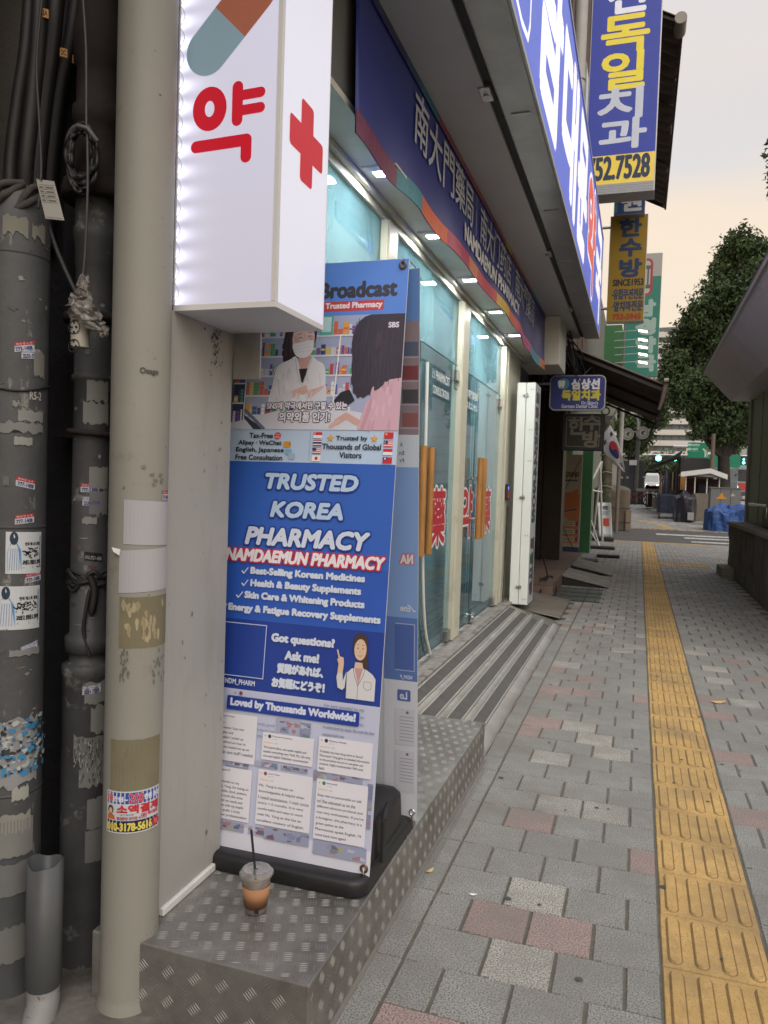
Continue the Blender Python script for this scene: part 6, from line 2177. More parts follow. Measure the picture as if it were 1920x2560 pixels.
# cables trailing across the step
tag(MB().tube(smooth_path([(-1.28, 9.3, 0.35), (-1.22, 9.6, 0.1), (-1.15, 10.0, 0.05), (-1.2, 10.4, 0.17), (-1.1, 10.9, 0.165), (-0.98, 10.3, 0.02), (-1.05, 9.7, 0.02), (-0.85, 9.55, 0.02)]), 0.012, 7).tube(smooth_path([(-1.22, 9.5, 0.9), (-1.12, 9.9, 0.5), (-1.10, 10.3, 0.2), (-1.25, 10.7, 0.165)]), 0.008, 6).build('power_cable', M_BLACK), 'black cables trailing from the tall narrow lightbox onto the brown step', 'cable')
tag(MB().tube(smooth_path([(-1.318, 8.16, 1.2), (-1.318, 8.12, 0.6), (-1.30, 7.95, 0.28), (-1.31, 8.05, 0.2)]), 0.006, 6).tube(smooth_path([(-1.31, 8.75, 1.1), (-1.31, 8.7, 0.6), (-1.30, 8.5, 0.3), (-1.31, 8.3, 0.16)]), 0.006, 6).build('power_cable', M_CABG), 'thin grey cable looping down the cream wall panel', 'cable')

# tall narrow lightbox at the shop corner
nl = thing('narrow_lightbox', 'tall narrow white lightbox standing at the far corner of the pharmacy', 'sign', (-1.16, 8.3, 0.17))
for (a, c) in ((-1.252, -1.160), (-1.156, -1.063)):
    MB().box(a, c, 8.09, 8.52, 0.168, 2.49).build('shell', mat('cool_white_sheet', (0.80, 0.86, 0.85), 0.4, var=0.03), nl, bevel=0.006)
for z_ in (2.34, 1.28, 0.34):
    MB().box(-1.185, -1.130, 8.08, 8.09, z_, z_ + 0.02).tube([(-1.18, 8.076, z_ + .02), (-1.135, 8.076, z_ + .03)], 0.008, 6).build('latch', M_STEEL, nl)
b = MB()
for z_ in (2.42, 2.0, 1.68, 0.9, 0.23):
    for x_ in (-1.11, -1.085):
        b.tube([(x_, 8.09, z_), (x_, 8.084, z_)], 0.006, 6)
b.build('rivet', M_STEEL, nl)
A = Art(O=(-1.063, 0, 0), U=(0, 1, 0), V=(0, 0, 1))
A.rect(8.10, 0.18, 8.51, 2.48, 'B9C0C4')
for k, (t, c) in enumerate(zip('외화환전24SOS 택배대행', ['4A5058'] * 20)):
    if t == ' ':
        continue
    z_ = 2.28 - 0.155 * k
    A.text(t, 8.18, z_, 8.43, z_ + 0.125, ['4A5560', '5A4A58', '3E5A50'][k % 3], bold=0.015)
A.build('lettering', PRINT_MATT, nl)

# ---------------------------------------------------------------- projecting signs
def sign_box(name, label, pxs, Y, depth, col, cat='sign', frame=M_ALU, fm=0.0, emit=False, group=None):
    """pxs = left, top, right, bottom in photo pixels"""
    l, t, r_, bt = pxs
    x0, z1 = atY(l, t, Y)
    x1, _ = atY(r_, t, Y)
    _, z0 = atY((l + r_) / 2, bt, Y)
    T = thing(name, label, cat, ((x0 + x1) / 2, Y, z0), group)
    MB().box(x0, x1, Y, Y + depth, z0, z1).build('frame', frame, T, bevel=0.006)
    A = Art(O=(0, Y - 0.0006, 0), U=(1, 0, 0), V=(0, 0, 1), dz=6e-5)
    A.rect(x0 + fm, z0 + fm, x1 - fm, z1 - fm, col)
    return T, A, x0, x1, z0, z1


def put_text(A, Y, t, l, tp, r_, bt, col, **k):
    x0, z1 = atY(l, tp, Y)
    x1, z0 = atY(r_, bt, Y)
    A.text(t, x0, min(z0, z1), x1, max(z0, z1), col, **k)


M_SIGNLIT = print_mat('backlit_sign', emit=0.25, var=0.05)
Y = 11.2
T, A, x0, x1, z0, z1 = sign_box('dental_sign', 'big vertical blue projecting sign with yellow and white korean letters and phone number', (1498, -420, 1677, 480), Y, 0.35, '2E3C94', fm=0.015)
zy = atY(1560, 385, Y)[1]
zb = atY(1560, 457, Y)[1]
A.rect(x0 + .015, zb, x1 - .015, zy, 'D9BE4E')
A.rect(x0 + .015, z0 + .01, x1 - .015, zb, '8A8C90')
for k in range(3):
    A.rect(x0 + .015, z0 + .03 + .035 * k, x1 - .015, z0 + .036 + .035 * k, '6A6C70')
YL, WL = 'D8C640', 'B4BAC8'
put_text(A, Y, '심', 1508, -160, 1610, -90, 'D8DAE4', bold=0.02)
put_text(A, Y, '상', 1508, -75, 1610, -30, 'D8DAE4', bold=0.02)
put_text(A, Y, '선', 1525, -50, 1612, 22, 'D8DAE4', bold=0.02)
put_text(A, Y, '독', 1508, 48, 1620, 122, YL, bold=0.018)
put_text(A, Y, '일', 1508, 138, 1608, 214, YL, bold=0.018)
put_text(A, Y, '치', 1498, 228, 1603, 290, WL, bold=0.018)
put_text(A, Y, '과', 1502, 304, 1612, 364, WL, bold=0.018)
put_text(A, Y, '752.7528', 1470, 398, 1622, 440, '1F2F48', bold=0.012)
# tube light behind the left part of the face
o = A.build('face', print_mat('sign_face_tube_lit', emit=0.30, var=0.12), T)

Y = 16.5
T, A, x0, x1, z0, z1 = sign_box('blue_clinic_sign', 'small blue hanging sign with one white korean letter above the yellow sign', (1539, 430, 1617, 536), Y, 0.25, '2F4F86', fm=0.01)
put_text(A, Y, '원', 1556, 480, 1602, 524, 'D6DCE6', bold=0.018)
A.rect(x0 + .01, z0 + .05, x0 + .07, z1, '3F7FA0')
A.build('face', PRINT, T)

Y = 17.0
T, A, x0, x1, z0, z1 = sign_box('yellow_sign', 'tall faded yellow projecting sign with blue korean letters and since 1953', (1527, 541, 1621, 803), Y, 0.28, 'A08428', fm=0.012)
BL = '2F456E'
put_text(A, Y, '한', 1551, 550, 1602, 588, BL, bold=0.022)
put_text(A, Y, '수', 1551, 600, 1602, 638, BL, bold=0.022)
put_text(A, Y, '방', 1551, 650, 1602, 690, BL, bold=0.022)
put_text(A, Y, 'SINCE1953', 1533, 700, 1608, 712, '2A3038', bold=0.007)
put_text(A, Y, '·유럽쿠션전문', 1531, 724, 1607, 746, '35486A', bold=0.008)
put_text(A, Y, '·앞치마전문', 1531, 754, 1606, 776, '35486A', bold=0.008)
put_text(A, Y, '753-5945', 1532, 786, 1601, 797, 'A8402E', bold=0.007)
A.build('face', print_mat('faded_sign_face', var=0.14, rough=0.5), T)
MB().tube([(x0 - 0.6, Y + .1, z1 - 0.2), (x0, Y + .1, z1 - 0.2)], 0.03, 8).tube([(x0 - 0.6, Y + .1, z0 + 0.3), (x0, Y + .1, z0 + 0.3)], 0.03, 8).build('bracket', M_STEEL, T)

Y = 25.0
T, A, x0, x1, z0, z1 = sign_box('green_pharmacy_sign', 'tall green and white projecting pharmacy sign lit by five arm lamps', (1572, 636, 1657, 941), Y, 0.3, '2F7F72', fm=0.01)
zs = atY(1640, 690, Y)[1]
A.rect(x0 + .01, zs, x1 - .01, z1 - .01, 'A9AAA8')
xa, za = atY(1600, 740, Y)
xb, zb_ = atY(1634, 645, Y)
A.rrect(xa, za, xb, zb_, 0.16, 'A83A48')
A.rrect(xa + .07, za + .07, xb - .07, zb_ - .07, 0.1, 'B4B4B2')
put_text(A, Y, 'ㅍ', 1608, 665, 1624, 720, '5A5A5A', bold=0.01)
for k, t in enumerate('남경약국'):
    yy = 752 + 46 * k
    put_text(A, Y, t, 1592, yy, 1636, yy + 36, '9FB8B4', bold=0.04)
A.build('face', PRINT, T)
for k in range(5):
    py = (830, 852, 870, 888, 908)[k]
    x, z = atY(1604, py, 23.6)
    L = thing('arm_lamp', ['topmost', 'second from the top', 'middle', 'fourth from the top', 'lowest'][k] + ' of the lit arm lamps in front of the green pharmacy sign', 'lamp', (x, 23.6, z), 'arm lamps before the green sign')
    MB().tube([(x - 0.75, 23.6, z + 0.02), (x - 0.08, 23.6, z + 0.05)], 0.012, 6).build('arm', mat('pale_arm', (0.5, 0.5, 0.48), 0.5), L)
    MB().obox((x - 0.12, 23.52, z + 0.02), (0.26, 0, -0.05), (0, 0.16, 0), (0, 0, 0.06)).build('lamp_head', mat('white_lamp_head', (0.7, 0.7, 0.68), 0.5), L, bevel=0.02)
    MB().obox((x - 0.08, 23.50, z + 0.0), (0.24, 0, -0.045), (0, 0.015, 0), (0, 0, 0.05)).build('bulb', mat('lit_bulb', (1, 1, 0.95), emit=(1, 0.97, 0.88), es=4.0), L)

Y = 10.4
l, t, r_, bt = 1376, 937, 1512, 1027
x0, z1 = atY(l, t, Y)
x1, z0 = atY(r_, bt, Y)
z1 = atY(1440, 938, Y)[1]
z0 = atY(1440, 1026, Y)[1]
T = thing('dental_clinic_board', 'small rounded blue board of the dental clinic below the awning', 'sign', ((x0 + x1) / 2, Y, z0))
b = MB()


def rr_prism(b, x0, x1, z0, z1, y0, y1, r, n=6):
    ring = []
    for cx, cz, a in ((x1 - r, z0 + r, -PI / 2), (x1 - r, z1 - r, 0), (x0 + r, z1 - r, PI / 2), (x0 + r, z0 + r, PI)):
        ring += [(cx + r * math.cos(a + PI / 2 * k / n), cz + r * math.sin(a + PI / 2 * k / n)) for k in range(n + 1)]
    m_ = len(ring)
    b.add([(x, y0, z) for x, z in ring] + [(x, y1, z) for x, z in ring], [(k, (k + 1) % m_, m_ + (k + 1) % m_, m_ + k) for k in range(m_)] + [tuple(range(m_)), tuple(range(m_, 2 * m_))[::-1]])


rr_prism(b, x0, x1, z0, z1, Y, Y + 0.12, 0.075)
b.build('frame', M_ALU, T)
A = Art(O=(0, Y - 0.0006, 0), U=(1, 0, 0), V=(0, 0, 1), dz=5e-5)
A.rrect(x0 + .012, z0 + .012, x1 - .012, z1 - .012, 0.065, '2A3678')
cx_, cz_ = atY(1405, 960, Y)
A.disc(cx_ + 0.02, cz_, 0.075, '3B86A8')
A.poly([(cx_ - .055, cz_ + .03), (cx_ - .035, cz_ + .052), (cx_ - .005, cz_ + .042), (cx_ + .025, cz_ + .052), (cx_ + .042, cz_ + .028), (cx_ + .035, cz_ - .01), (cx_ + .025, cz_ - .05), (cx_ + .01, cz_ - .055), (cx_ - .004, cz_ - .025), (cx_ - .02, cz_ - .055), (cx_ - .038, cz_ - .05), (cx_ - .046, cz_ - .01)], 'D9D9D2')
put_text(A, Y, '심상선', 1430, 948, 1498, 972, 'D8DAE0', bold=0.008)
put_text(A, Y, '독일치과', 1406, 976, 1500, 1000, 'C8BC3C', bold=0.008)
put_text(A, Y, "Dr.Shim's", 1454, 1003, 1495, 1011, 'C4C8D8', bold=0.0014)
put_text(A, Y, 'German Dental Clinic', 1404, 1011, 1494, 1020, 'C4C8D8', bold=0.0014)
A.build('face', PRINT, T)
MB().tube([(x0 - 0.25, Y + .06, z1 - .1), (x0, Y + .06, z1 - .1)], 0.02, 8).build('bracket', M_STEEL, T)

Y = 11.5
T, A, x0, x1, z0, z1 = sign_box('black_shop_sign', 'square black hanging sign with grey korean letters under the dental board', (1408, 1034, 1512, 1126), Y, 0.18, '17181C', frame=M_BLACK, fm=0.02)
GL = '6A675C'
A.rrect(x0 + .05, z0 + .05, x1 - .06, z1 - .045, 0.03, GL)
A.rrect(x0 + .06, z0 + .06, x1 - .07, z1 - .055, 0.025, '17181C')
put_text(A, Y, '한', 1423, 1044, 1460, 1086, GL, bold=0.010)
put_text(A, Y, '수', 1460, 1040, 1500, 1074, GL, bold=0.010)
put_text(A, Y, '방', 1458, 1078, 1498, 1118, GL, bold=0.010)
A.build('face', PRINT, T)

# ---------------------------------------------------------------- corrugated awnings
M_CORR = mat('rusty_brown_corrugated_iron', (0.13, 0.10, 0.088), 0.7, var=0.3, vs=3, dirt=(0.10, 0.06, 0.045), ds=2, dl=(0.5, 0.7))


def awning(name, label, xw, zw, xe, ze, y0, y1, pitch=0.09, amp=0.018, dip=0.0):
    """corrugations run from wall to eave; wave repeats along the street"""
    T = thing(name, label, 'awning', (xw, y0, zw))
    b = MB()
    ny = int((y1 - y0) / pitch * 6)
    v = []
    for j in range(ny + 1):
        y = y0 + (y1 - y0) * j / ny
        h = amp * math.sin(2 * PI * (y - y0) / pitch)
        sag = 0.03 * math.sin(y * 0.9) + 0.015 * math.sin(y * 2.3)
        v += [(xw, y, zw + h), ((xw + xe) / 2, y, (zw + ze) / 2 + h), (xe + 0.02 * math.sin(y * 3.1), y, ze + h + sag)]
    b.add(v, [(j * 3 + k, j * 3 + k + 1, j * 3 + k + 4, j * 3 + k + 3) for j in range(ny) for k in range(2)], None, True)
    o = b.build('corrugated_sheet', M_CORR, T)
    md = o.modifiers.new('thickness', 'SOLIDIFY')
    md.thickness = 0.006
    f_ = MB()
    f_.box(xe - 0.02, xe + 0.02, y0, y1, ze - 0.10, ze - 0.05)
    f_.box(xw, xw + 0.04, y0, y1, zw - 0.10, zw - 0.05)
    for k in range(4):
        y = y0 + 0.03 + (y1 - y0 - 0.1) * k / 3
        f_.obox((xw, y, zw - 0.09), (xe - xw, 0, ze - zw), (0, 0.04, 0), (0, 0, 0.045))
    f_.build('support_bar', mat('dark_angle_iron', (0.04, 0.035, 0.032), 0.7), T)
    return T


UA = awning('upper_awning', 'brown corrugated iron awning high above the street behind the dental sign', -0.75, 8.75, 0.30, 8.22, 12.0, 19.7, pitch=0.34, amp=0.05)
LA = awning('lower_awning', 'brown corrugated iron awning sloping over the pavement by the small dental board', -1.38, 3.52, 0.28, 2.82, 10.95, 16.6, pitch=0.20, amp=0.028)
x, z = 0.30, 2.8
MB().tube([(0.28, 10.98, 2.86), (0.24, 10.9, 2.62), (0.20, 10.85, 2.48)], [0.035, 0.03, 0.02], 8).build('torn_end', mat('rusty_strip', (0.12, 0.09, 0.07), 0.8), LA)
MB().tube([(0.25, 10.94, 2.885), (0.31, 10.94, 2.885)], 0.03, 10).build('gutter_end', mat('pale_gutter', (0.35, 0.33, 0.30), 0.6), LA)
x, z = atY(1702, 48, 11.95)
MB().tube([(x, 11.9, z), (x, 12.3, z)], 0.085, 12).build('gutter_end', _M['pale_gutter'], UA)
# tangle of black cables under the eaves
b = MB()
rr_ = random.Random(21)
for q in range(16):
    a = rr_.uniform(-1.5, -0.9)
    pts = [(a, 10.0 + rr_.uniform(-.3, .3), 3.35 + rr_.uniform(-.3, .1)), (a + rr_.uniform(-.1, .3), 10.5, 3.0 + rr_.uniform(-.3, .3)), (a + rr_.uniform(-.3, .3), 11.2, 3.2 + rr_.uniform(-.4, .2)), (a + rr_.uniform(-.2, .3), 12.5, 3.1 + rr_.uniform(-.2, .3))]
    b.tube(smooth_path(pts, 6), rr_.uniform(.006, .014), 6)
tag(b.build('cable_tangle', M_BLACK), 'tangle of black cables under the eaves between pharmacy and awning', 'cable')
b = MB()
for q in range(5):
    b.tube(smooth_path([(-1.2 + .05 * q, 10.2, 3.4), (-0.95 + .02 * q, 10.35, 3.1 - .03 * q), (-0.88, 10.5, 3.05 - .05 * q), (-1.0, 10.9, 3.45)], 6), 0.007, 6)
tag(b.build('cable_loop', M_CABG), 'grey cable loops hanging beside the pharmacy soffit end', 'cable')

# ---------------------------------------------------------------- green shop front further on
M_GRN = mat('bright_green_panel', (0.045, 0.17, 0.07), 0.45, var=0.1)
gb = thing('green_shop_building', 'building with bright green shop frame beyond the dark doorway', 'building', (-3, 27, 0))
MB().box(-8, -1.75, 14.4, 40, -0.05, 9).build('wall', mat('grey_green_wall', (0.16, 0.17, 0.15), 0.8, var=0.2), gb)
MB().box(-1.75, -1.45, 17.6, 18.1, 0, 2.6).build('green_pillar', M_GRN, gb)
xa, za = atY(1458, 1127, 17.5)
xb, zb_ = atY(1475, 1330, 17.5)
MB().box(xa, xb, 17.5, 17.9, 0.0, 2.75).build('green_pillar', M_GRN, gb)
xa, za = atY(1512, 830, 24); xb, zb_ = atY(1552, 905, 24)
MB().box(xa, xb, 24, 26, zb_, za + 0.2).build('green_fascia', M_GRN, gb)
xa, za = atY(1490, 980, 19.5); xb, zb_ = atY(1538, 1030, 19.5)
MB().obox((-1.7, 19.5, zb_ - .1), (xb + 1.7, 0, 0), (0, 1.5, 0), (0, 0, 0.75)).build('canopy_box', mat('pale_green_canopy', (0.32, 0.36, 0.30), 0.5), gb, bevel=0.02)
A = Art(O=(0, 19.499, 0), U=(1, 0, 0), V=(0, 0, 1), dz=5e-5)
for (px, py) in ((1514, 1005), (1514, 1028)):
    cx_, cz_ = atY(px, py, 19.5)
    A.ring(cx_, cz_, 0.09, 0.09, 0.04, '2A2A2A')
A.build('lettering', PRINT, gb)
MB().box(-1.76, -1.74, 14.5, 17.4, 0.3, 2.6).build('shop_window', mat('greenish_shop_window', (0.10, 0.14, 0.11), 0.15), gb)
b = MB()
for k in range(10):
    b.box(-1.735, -1.72, 14.6 + 0.28 * k, 14.63 + 0.28 * k, 2.0, 2.6)
b.build('window_bar', mat('pale_green_bar', (0.3, 0.4, 0.3), 0.5), gb)

# pink poster on an X stand seen from behind
Y = 16.3
PX0, _ = atY(1402, 1390, Y)
PX1, _ = atY(1447, 1392, Y)
zt = atY(1430, 1136, Y)[1]
T = thing('poster_stand', 'tall pink and cream poster on a stand seen from behind with mirrored print', 'poster stand', ((PX0 + PX1) / 2, Y, 0))
x_l, x_r = atY(1412, 1140, Y)[0], atY(1459, 1140, Y)[0]
V_ = np.array([0.0, 0.02, 1.0]); V_ /= np.linalg.norm(V_)
wd_ = x_r - x_l + 0.05
PXL = x_r - wd_ - 0.02
MB().obox((PXL, Y, 0.03), (wd_, 0, 0), (0, .003, 0), tuple(V_ * (zt - 0.03))).build('sheet', mat('cream_poster_back', (0.5, 0.42, 0.34), 0.6), T)
A = Art(O=(PXL, Y - 0.0006, 0.03), U=(1, 0, 0), V=tuple(V_), dz=4e-5)
Hh = zt - 0.03
A.rect(0.003, 0, wd_, Hh, 'DECDB8')
A.rect(0.003, 0.25, wd_ - .02, Hh * .62, 'E2936C')
A.rect(0.003, 0.003, wd_, 0.17, '4A568A')
A.poly([(0.05, Hh * .60), (wd_ - .06, Hh * .66), (wd_ - .02, Hh * .50), (0.02, Hh * .44)], 'E08A56')
A.line([(0.06, Hh * .43), (wd_ - .08, Hh * .46)], 0.03, '6A5E80')
A.disc(0.13, Hh * .36, 0.06, 'C9C3A8', ry=0.05)
for k in range(3):
    A.rrect(0.02, 0.28 + .16 * k, wd_ * .78, 0.39 + .16 * k, 0.02, 'DFD2BE')
    for q in range(2):
        A.rect(0.05, 0.31 + .16 * k + .035 * q, wd_ * .7, 0.322 + .16 * k + .035 * q, '8A8478')
    A.rect(wd_ * .82, 0.30 + .16 * k, wd_ * .90, 0.37 + .16 * k, '4A568A')
A.rect(0.02, Hh * .735, wd_ - .08, Hh * .75, '6A6A86')
A.build('print', PRINT_MATT, T)
AM = Art(O=(PXL, Y - 0.003, 0.03), U=(1, 0, 0), V=tuple(V_), dz=4e-5, mirror=True)
AM.text('마이티룸', -wd_ + .07, Hh * .765, -0.03, Hh * .83, '4A4542', bold=0.005)
AM.build('mirrored_lettering', PRINT_MATT, T)
MB().tube([(PXL + wd_ - .02, Y - .03, Hh * .98), (PXL + wd_ * .15, Y - .12, Hh * .62), (PXL, Y - .2, Hh * .5)], 0.007, 6).tube([(PXL, Y - .25, Hh * .40), (PXL + wd_ * .4, Y - .2, Hh * .24), (PXL + wd_ - .03, Y - .03, 0.03)], 0.007, 6).build('x_frame', M_BLACK, T)

# folding aluminium stand carrying the flag
M_ALW = mat('pale_aluminium_tube', (0.68, 0.68, 0.66), 0.5, metal=0.1)
T = thing('folding_stand', 'pale aluminium folding flag stand with spread legs on the pavement', 'stand', (-1.0, 19.8, 0))
def tubpx(b, pts, r):
    b.tube([(atY(px, py, Y_)[0], Y_, max(0.01, atY(px, py, Y_)[1])) for px, py, Y_ in pts], r, 8)
for pts in ([(1502, 1156, 19.6), (1480, 1200, 19.4), (1453, 1366, 19.0)], [(1500, 1160, 19.7), (1506, 1352, 20.6)], [(1504, 1154, 19.8), (1482, 1342, 21.0)]):
    b = MB(); tubpx(b, pts, 0.028); b.build('leg', M_ALW, T)
b = MB()
tubpx(b, [(1476, 1225, 19.3), (1505, 1230, 20.1)], 0.02)
tubpx(b, [(1458, 1300, 19.1), (1500, 1368, 19.4)], 0.02)
tubpx(b, [(1478, 1300, 20.2), (1500, 1368, 19.5)], 0.012)
b.build('brace', M_ALW, T)

# flag on its pole
fl = thing('national_flag', 'korean national flag hanging from a slanted pole beyond the black sign', 'flag', (-0.6, 17.4, 2.6))
Y = 17.4
def f2(px, py, y=Y):
    x, z = atY(px, py, y)
    return np.array([x, y, z])
O_, Ta = f2(1526, 1060), f2(1502, 1088)
# cloth drawn as a grid between the pole edge and the hanging free edge
top = [f2(*P6(x, y)) for x, y in ((632, 548), (660, 600), (690, 680), (718, 790), (727, 850))]
bot = [f2(*P6(x, y)) for x, y in ((590, 600), (578, 680), (600, 740), (650, 790), (718, 850))]
tp_, bp_ = smooth_path(top, 6), smooth_path(bot, 6)
nU, nV = len(tp_) - 1, 14
def flagfn(u, v, h):
    i = min(max(u, 0), 1) * nU
    k = min(int(i), nU - 1)
    a = tp_[k] + (tp_[k + 1] - tp_[k]) * (i - k)
    c = bp_[k] + (bp_[k + 1] - bp_[k]) * (i - k)
    p = c + (a - c) * v
    return (p[0], p[1] + 0.010 * math.sin(7 * v + 3 * u) * (0.4 + 0.6 * u) - 0.004 - h, p[2])
b = MB()
b.add([flagfn(i / nU, j / nV, -0.004) for i in range(nU + 1) for j in range(nV + 1)], [(i * (nV + 1) + j, (i + 1) * (nV + 1) + j, (i + 1) * (nV + 1) + j + 1, i * (nV + 1) + j + 1) for i in range(nU) for j in range(nV)], lin('CFCFD4'), True)
o = b.build('cloth', PRINT_MATT, fl)
md = o.modifiers.new('thickness', 'SOLIDIFY'); md.thickness = 0.002; md.offset = 0
A = Art(fn=flagfn, dz=1e-4, lift=0.002)
def halfd(cu, cv, ru, rv, a0, a1, col, n=12):
    A.poly([(cu + ru * math.cos(a0 + (a1 - a0) * k / n), cv + rv * math.sin(a0 + (a1 - a0) * k / n)) for k in range(n + 1)], col)
cu, cv, ru, rv = 0.50, 0.62, 0.17, 0.27
halfd(cu, cv, ru, rv, 0.2, PI + 0.2, 'B8323C')
halfd(cu, cv, ru, rv, PI + 0.2, 2 * PI + 0.2, '2A3878')
halfd(cu + ru * .45 * math.cos(.2), cv + rv * .45 * math.sin(.2), ru * .5, rv * .5, 0, 2 * PI, '2A3878')
halfd(cu - ru * .45 * math.cos(.2), cv - rv * .45 * math.sin(.2), ru * .5, rv * .5, 0, 2 * PI, 'B8323C')
for (gu, gv, br) in ((0.20, 0.80, (1, 0, 1)), (0.24, 0.25, (1, 0, 1)), (0.80, 0.70, (0, 0, 0))):
    for q in range(3):
        vv_ = gv + (q - 1) * 0.065
        if br[q % 3] or q == 1:
            A.rect(gu - .05, vv_ - .022, gu + .05, vv_ + .022, '26262A')
        else:
            A.rect(gu - .05, vv_ - .022, gu - .008, vv_ + .022, '26262A'); A.rect(gu + .008, vv_ - .022, gu + .05, vv_ + .022, '26262A')
A.build('emblem', PRINT_MATT, fl)
a_ = f2(1527, 1056); c_ = f2(1500, 1096); c2_ = f2(1540, 1040)
MB().tube([tuple(f2(1553, 1000)), tuple(a_ + [0, 0, 0])], 0.022, 8).tube([tuple(a_), tuple(c_)], 0.010, 8).build('pole', mat('grey_pole', (0.2, 0.2, 0.21), 0.5), fl)
MB().lathe(a_[0], Y, [(0.001, a_[2] + .05), (0.02, a_[2] + .04), (0.028, a_[2] + .02), (0.02, a_[2]), (0.001, a_[2] - .01)], 12).build('finial', mat('gold_green_finial', (0.35, 0.38, 0.12), 0.4), fl)

# white hanging mini banner, wrapped post, tarp covered stall
Y = 22.0
x0, z1 = atY(1494, 1256, Y); x1, z0 = atY(1524, 1334, Y)
T = thing('white_mini_banner', 'white curved mini banner with a red square standing on a black base', 'banner stand', (x0, Y, 0))
b = MB()
v = []
for i in range(9):
    for j in range(9):
        u, w_ = i / 8, j / 8
        xx = x0 + 0.10 * (1 - w_) * .8 + (x1 - x0) * u
        v.append((xx, Y + 0.10 * math.sin(PI * u) * (0.3 + w_) - 0.15 * (1 - w_) ** 2, 0.12 + (z1 - 0.12) * w_))
b.add(v, [(i * 9 + j, (i + 1) * 9 + j, (i + 1) * 9 + j + 1, i * 9 + j + 1) for i in range(8) for j in range(8)], None, True)
o = b.build('sheet', mat('white_banner_sheet', (0.55, 0.58, 0.60), 0.4), T)
md = o.modifiers.new('thickness', 'SOLIDIFY'); md.thickness = 0.004
A = Art(fn=lambda u, w_, h: (x0 + 0.08 * (1 - w_) + (x1 - x0) * u, Y + 0.10 * math.sin(PI * u) * (0.3 + w_) - 0.15 * (1 - w_) ** 2 - 0.006 - h, 0.12 + (z1 - 0.12) * w_), dz=1e-4)
A.rect(.35, .32, .8, .54, 'B8452E'); A.text('대한', .3, .80, .75, .90, '40464C', bold=0.01); A.rect(.3, .72, .8, .735, '6A7078'); A.rect(.35, .66, .75, .675, '6A7078')
A.build('print', PRINT_MATT, T)
MB().box(x0 - 0.1, x1 + 0.12, Y - 0.2, Y + 0.25, 0, 0.1).build('base', M_BLACK, T, bevel=0.02)

x0, _ = atY(1498, 1250, 22.6); x1, _ = atY(1527, 1250, 22.6)
T = thing('wrapped_tree_trunk', 'upright trunk wrapped in olive camouflage cloth beside the white mini banner', 'post', ((x0 + x1) / 2, 22.8, 0))
b = MB()
n_ = 18
zs = np.linspace(0, 3.6, 40)
cx_ = (x0 + x1) / 2
v = [(cx_ + (x1 - x0) / 2 * (1 + .07 * math.sin(5 * z + 2 * k)) * math.cos(2 * PI * k / n_), 22.8 + (x1 - x0) / 2 * (1 + .06 * math.sin(4 * z + k)) * math.sin(2 * PI * k / n_), z) for z in zs for k in range(n_)]
b.add(v, [(i * n_ + k, i * n_ + (k + 1) % n_, (i + 1) * n_ + (k + 1) % n_, (i + 1) * n_ + k) for i in range(39) for k in range(n_)], None, True)
b.build('wrapping', mat('olive_camouflage_cloth', (0.11, 0.10, 0.06), 0.9, var=0.3, vs=4, dirt=(0.05, 0.055, 0.04), ds=3, dl=(0.48, 0.54)), T)
b = MB()
for z_ in (1.5, 1.9, 2.4, 2.9):
    b.tube([(cx_ + ((x1 - x0) / 2 + .02) * math.cos(a), 22.8 + ((x1 - x0) / 2 + .02) * math.sin(a), z_ + .02 * math.sin(3 * a)) for a in np.linspace(0, 2 * PI, 16)], 0.015, 5)
b.build('rope', mat('pale_rope', (0.3, 0.28, 0.2), 0.9), T)


def heap(name, label, cat, x0, x1, y0, y1, z0, h, m, seed, folds=0.05, square=4, top=0.9, n=48, group=None, drop=0.0):
    """cloth-covered lump: a rounded box with creases"""
    r_ = random.Random(seed)
    ph = [r_.uniform(0, 6.28) for _ in range(12)]
    fr_ = [r_.uniform(2, 9) for _ in range(12)]
    v, f = [], []
    m_ = n // 2
    for i in range(m_ + 1):
        t = i / m_
        for k in range(n):
            a = 2 * PI * k / n
            c, s = math.cos(a), math.sin(a)
            rad = (abs(c) ** square + abs(s) ** square) ** (-1 / square)
            prof = (1 - max(0, (t - 0.62) / 0.38) ** 2.2)
            zz = h * (min(t, 0.62) / 0.62 * top + (1 - top) * max(0, (t - .62) / .38)) if t > 0 else 0
            w_ = 1 + folds * (math.sin(fr_[0] * a + ph[0] + 2 * t) * .5 + .5 * math.sin(fr_[1] * 2 * a + ph[1] + 5 * t) + .3 * math.sin(fr_[2] * 3 * a + ph[2] - 4 * t)) * (1.2 - t * .6)
            X_ = (x0 + x1) / 2 + (x1 - x0) / 2 * rad * c * prof * w_
            Y_ = (y0 + y1) / 2 + (y1 - y0) / 2 * rad * s * prof * w_
            Z_ = z0 + zz + h * folds * .6 * (math.sin(fr_[3] * X_ * 2 + ph[3]) + math.sin(fr_[4] * Y_ * 2 + ph[4])) * t + drop * math.sin(2.2 * a + ph[5]) * t
            v.append((X_, Y_, Z_))
    for i in range(m_):
        for k in range(n):
            f.append((i * n + k, i * n + (k + 1) % n, (i + 1) * n + (k + 1) % n, (i + 1) * n + k))
    T = thing(name, label, cat, ((x0 + x1) / 2, (y0 + y1) / 2, z0), group)
    MB().add(v, f, None, True).build('tarpaulin', m, T)
    return T


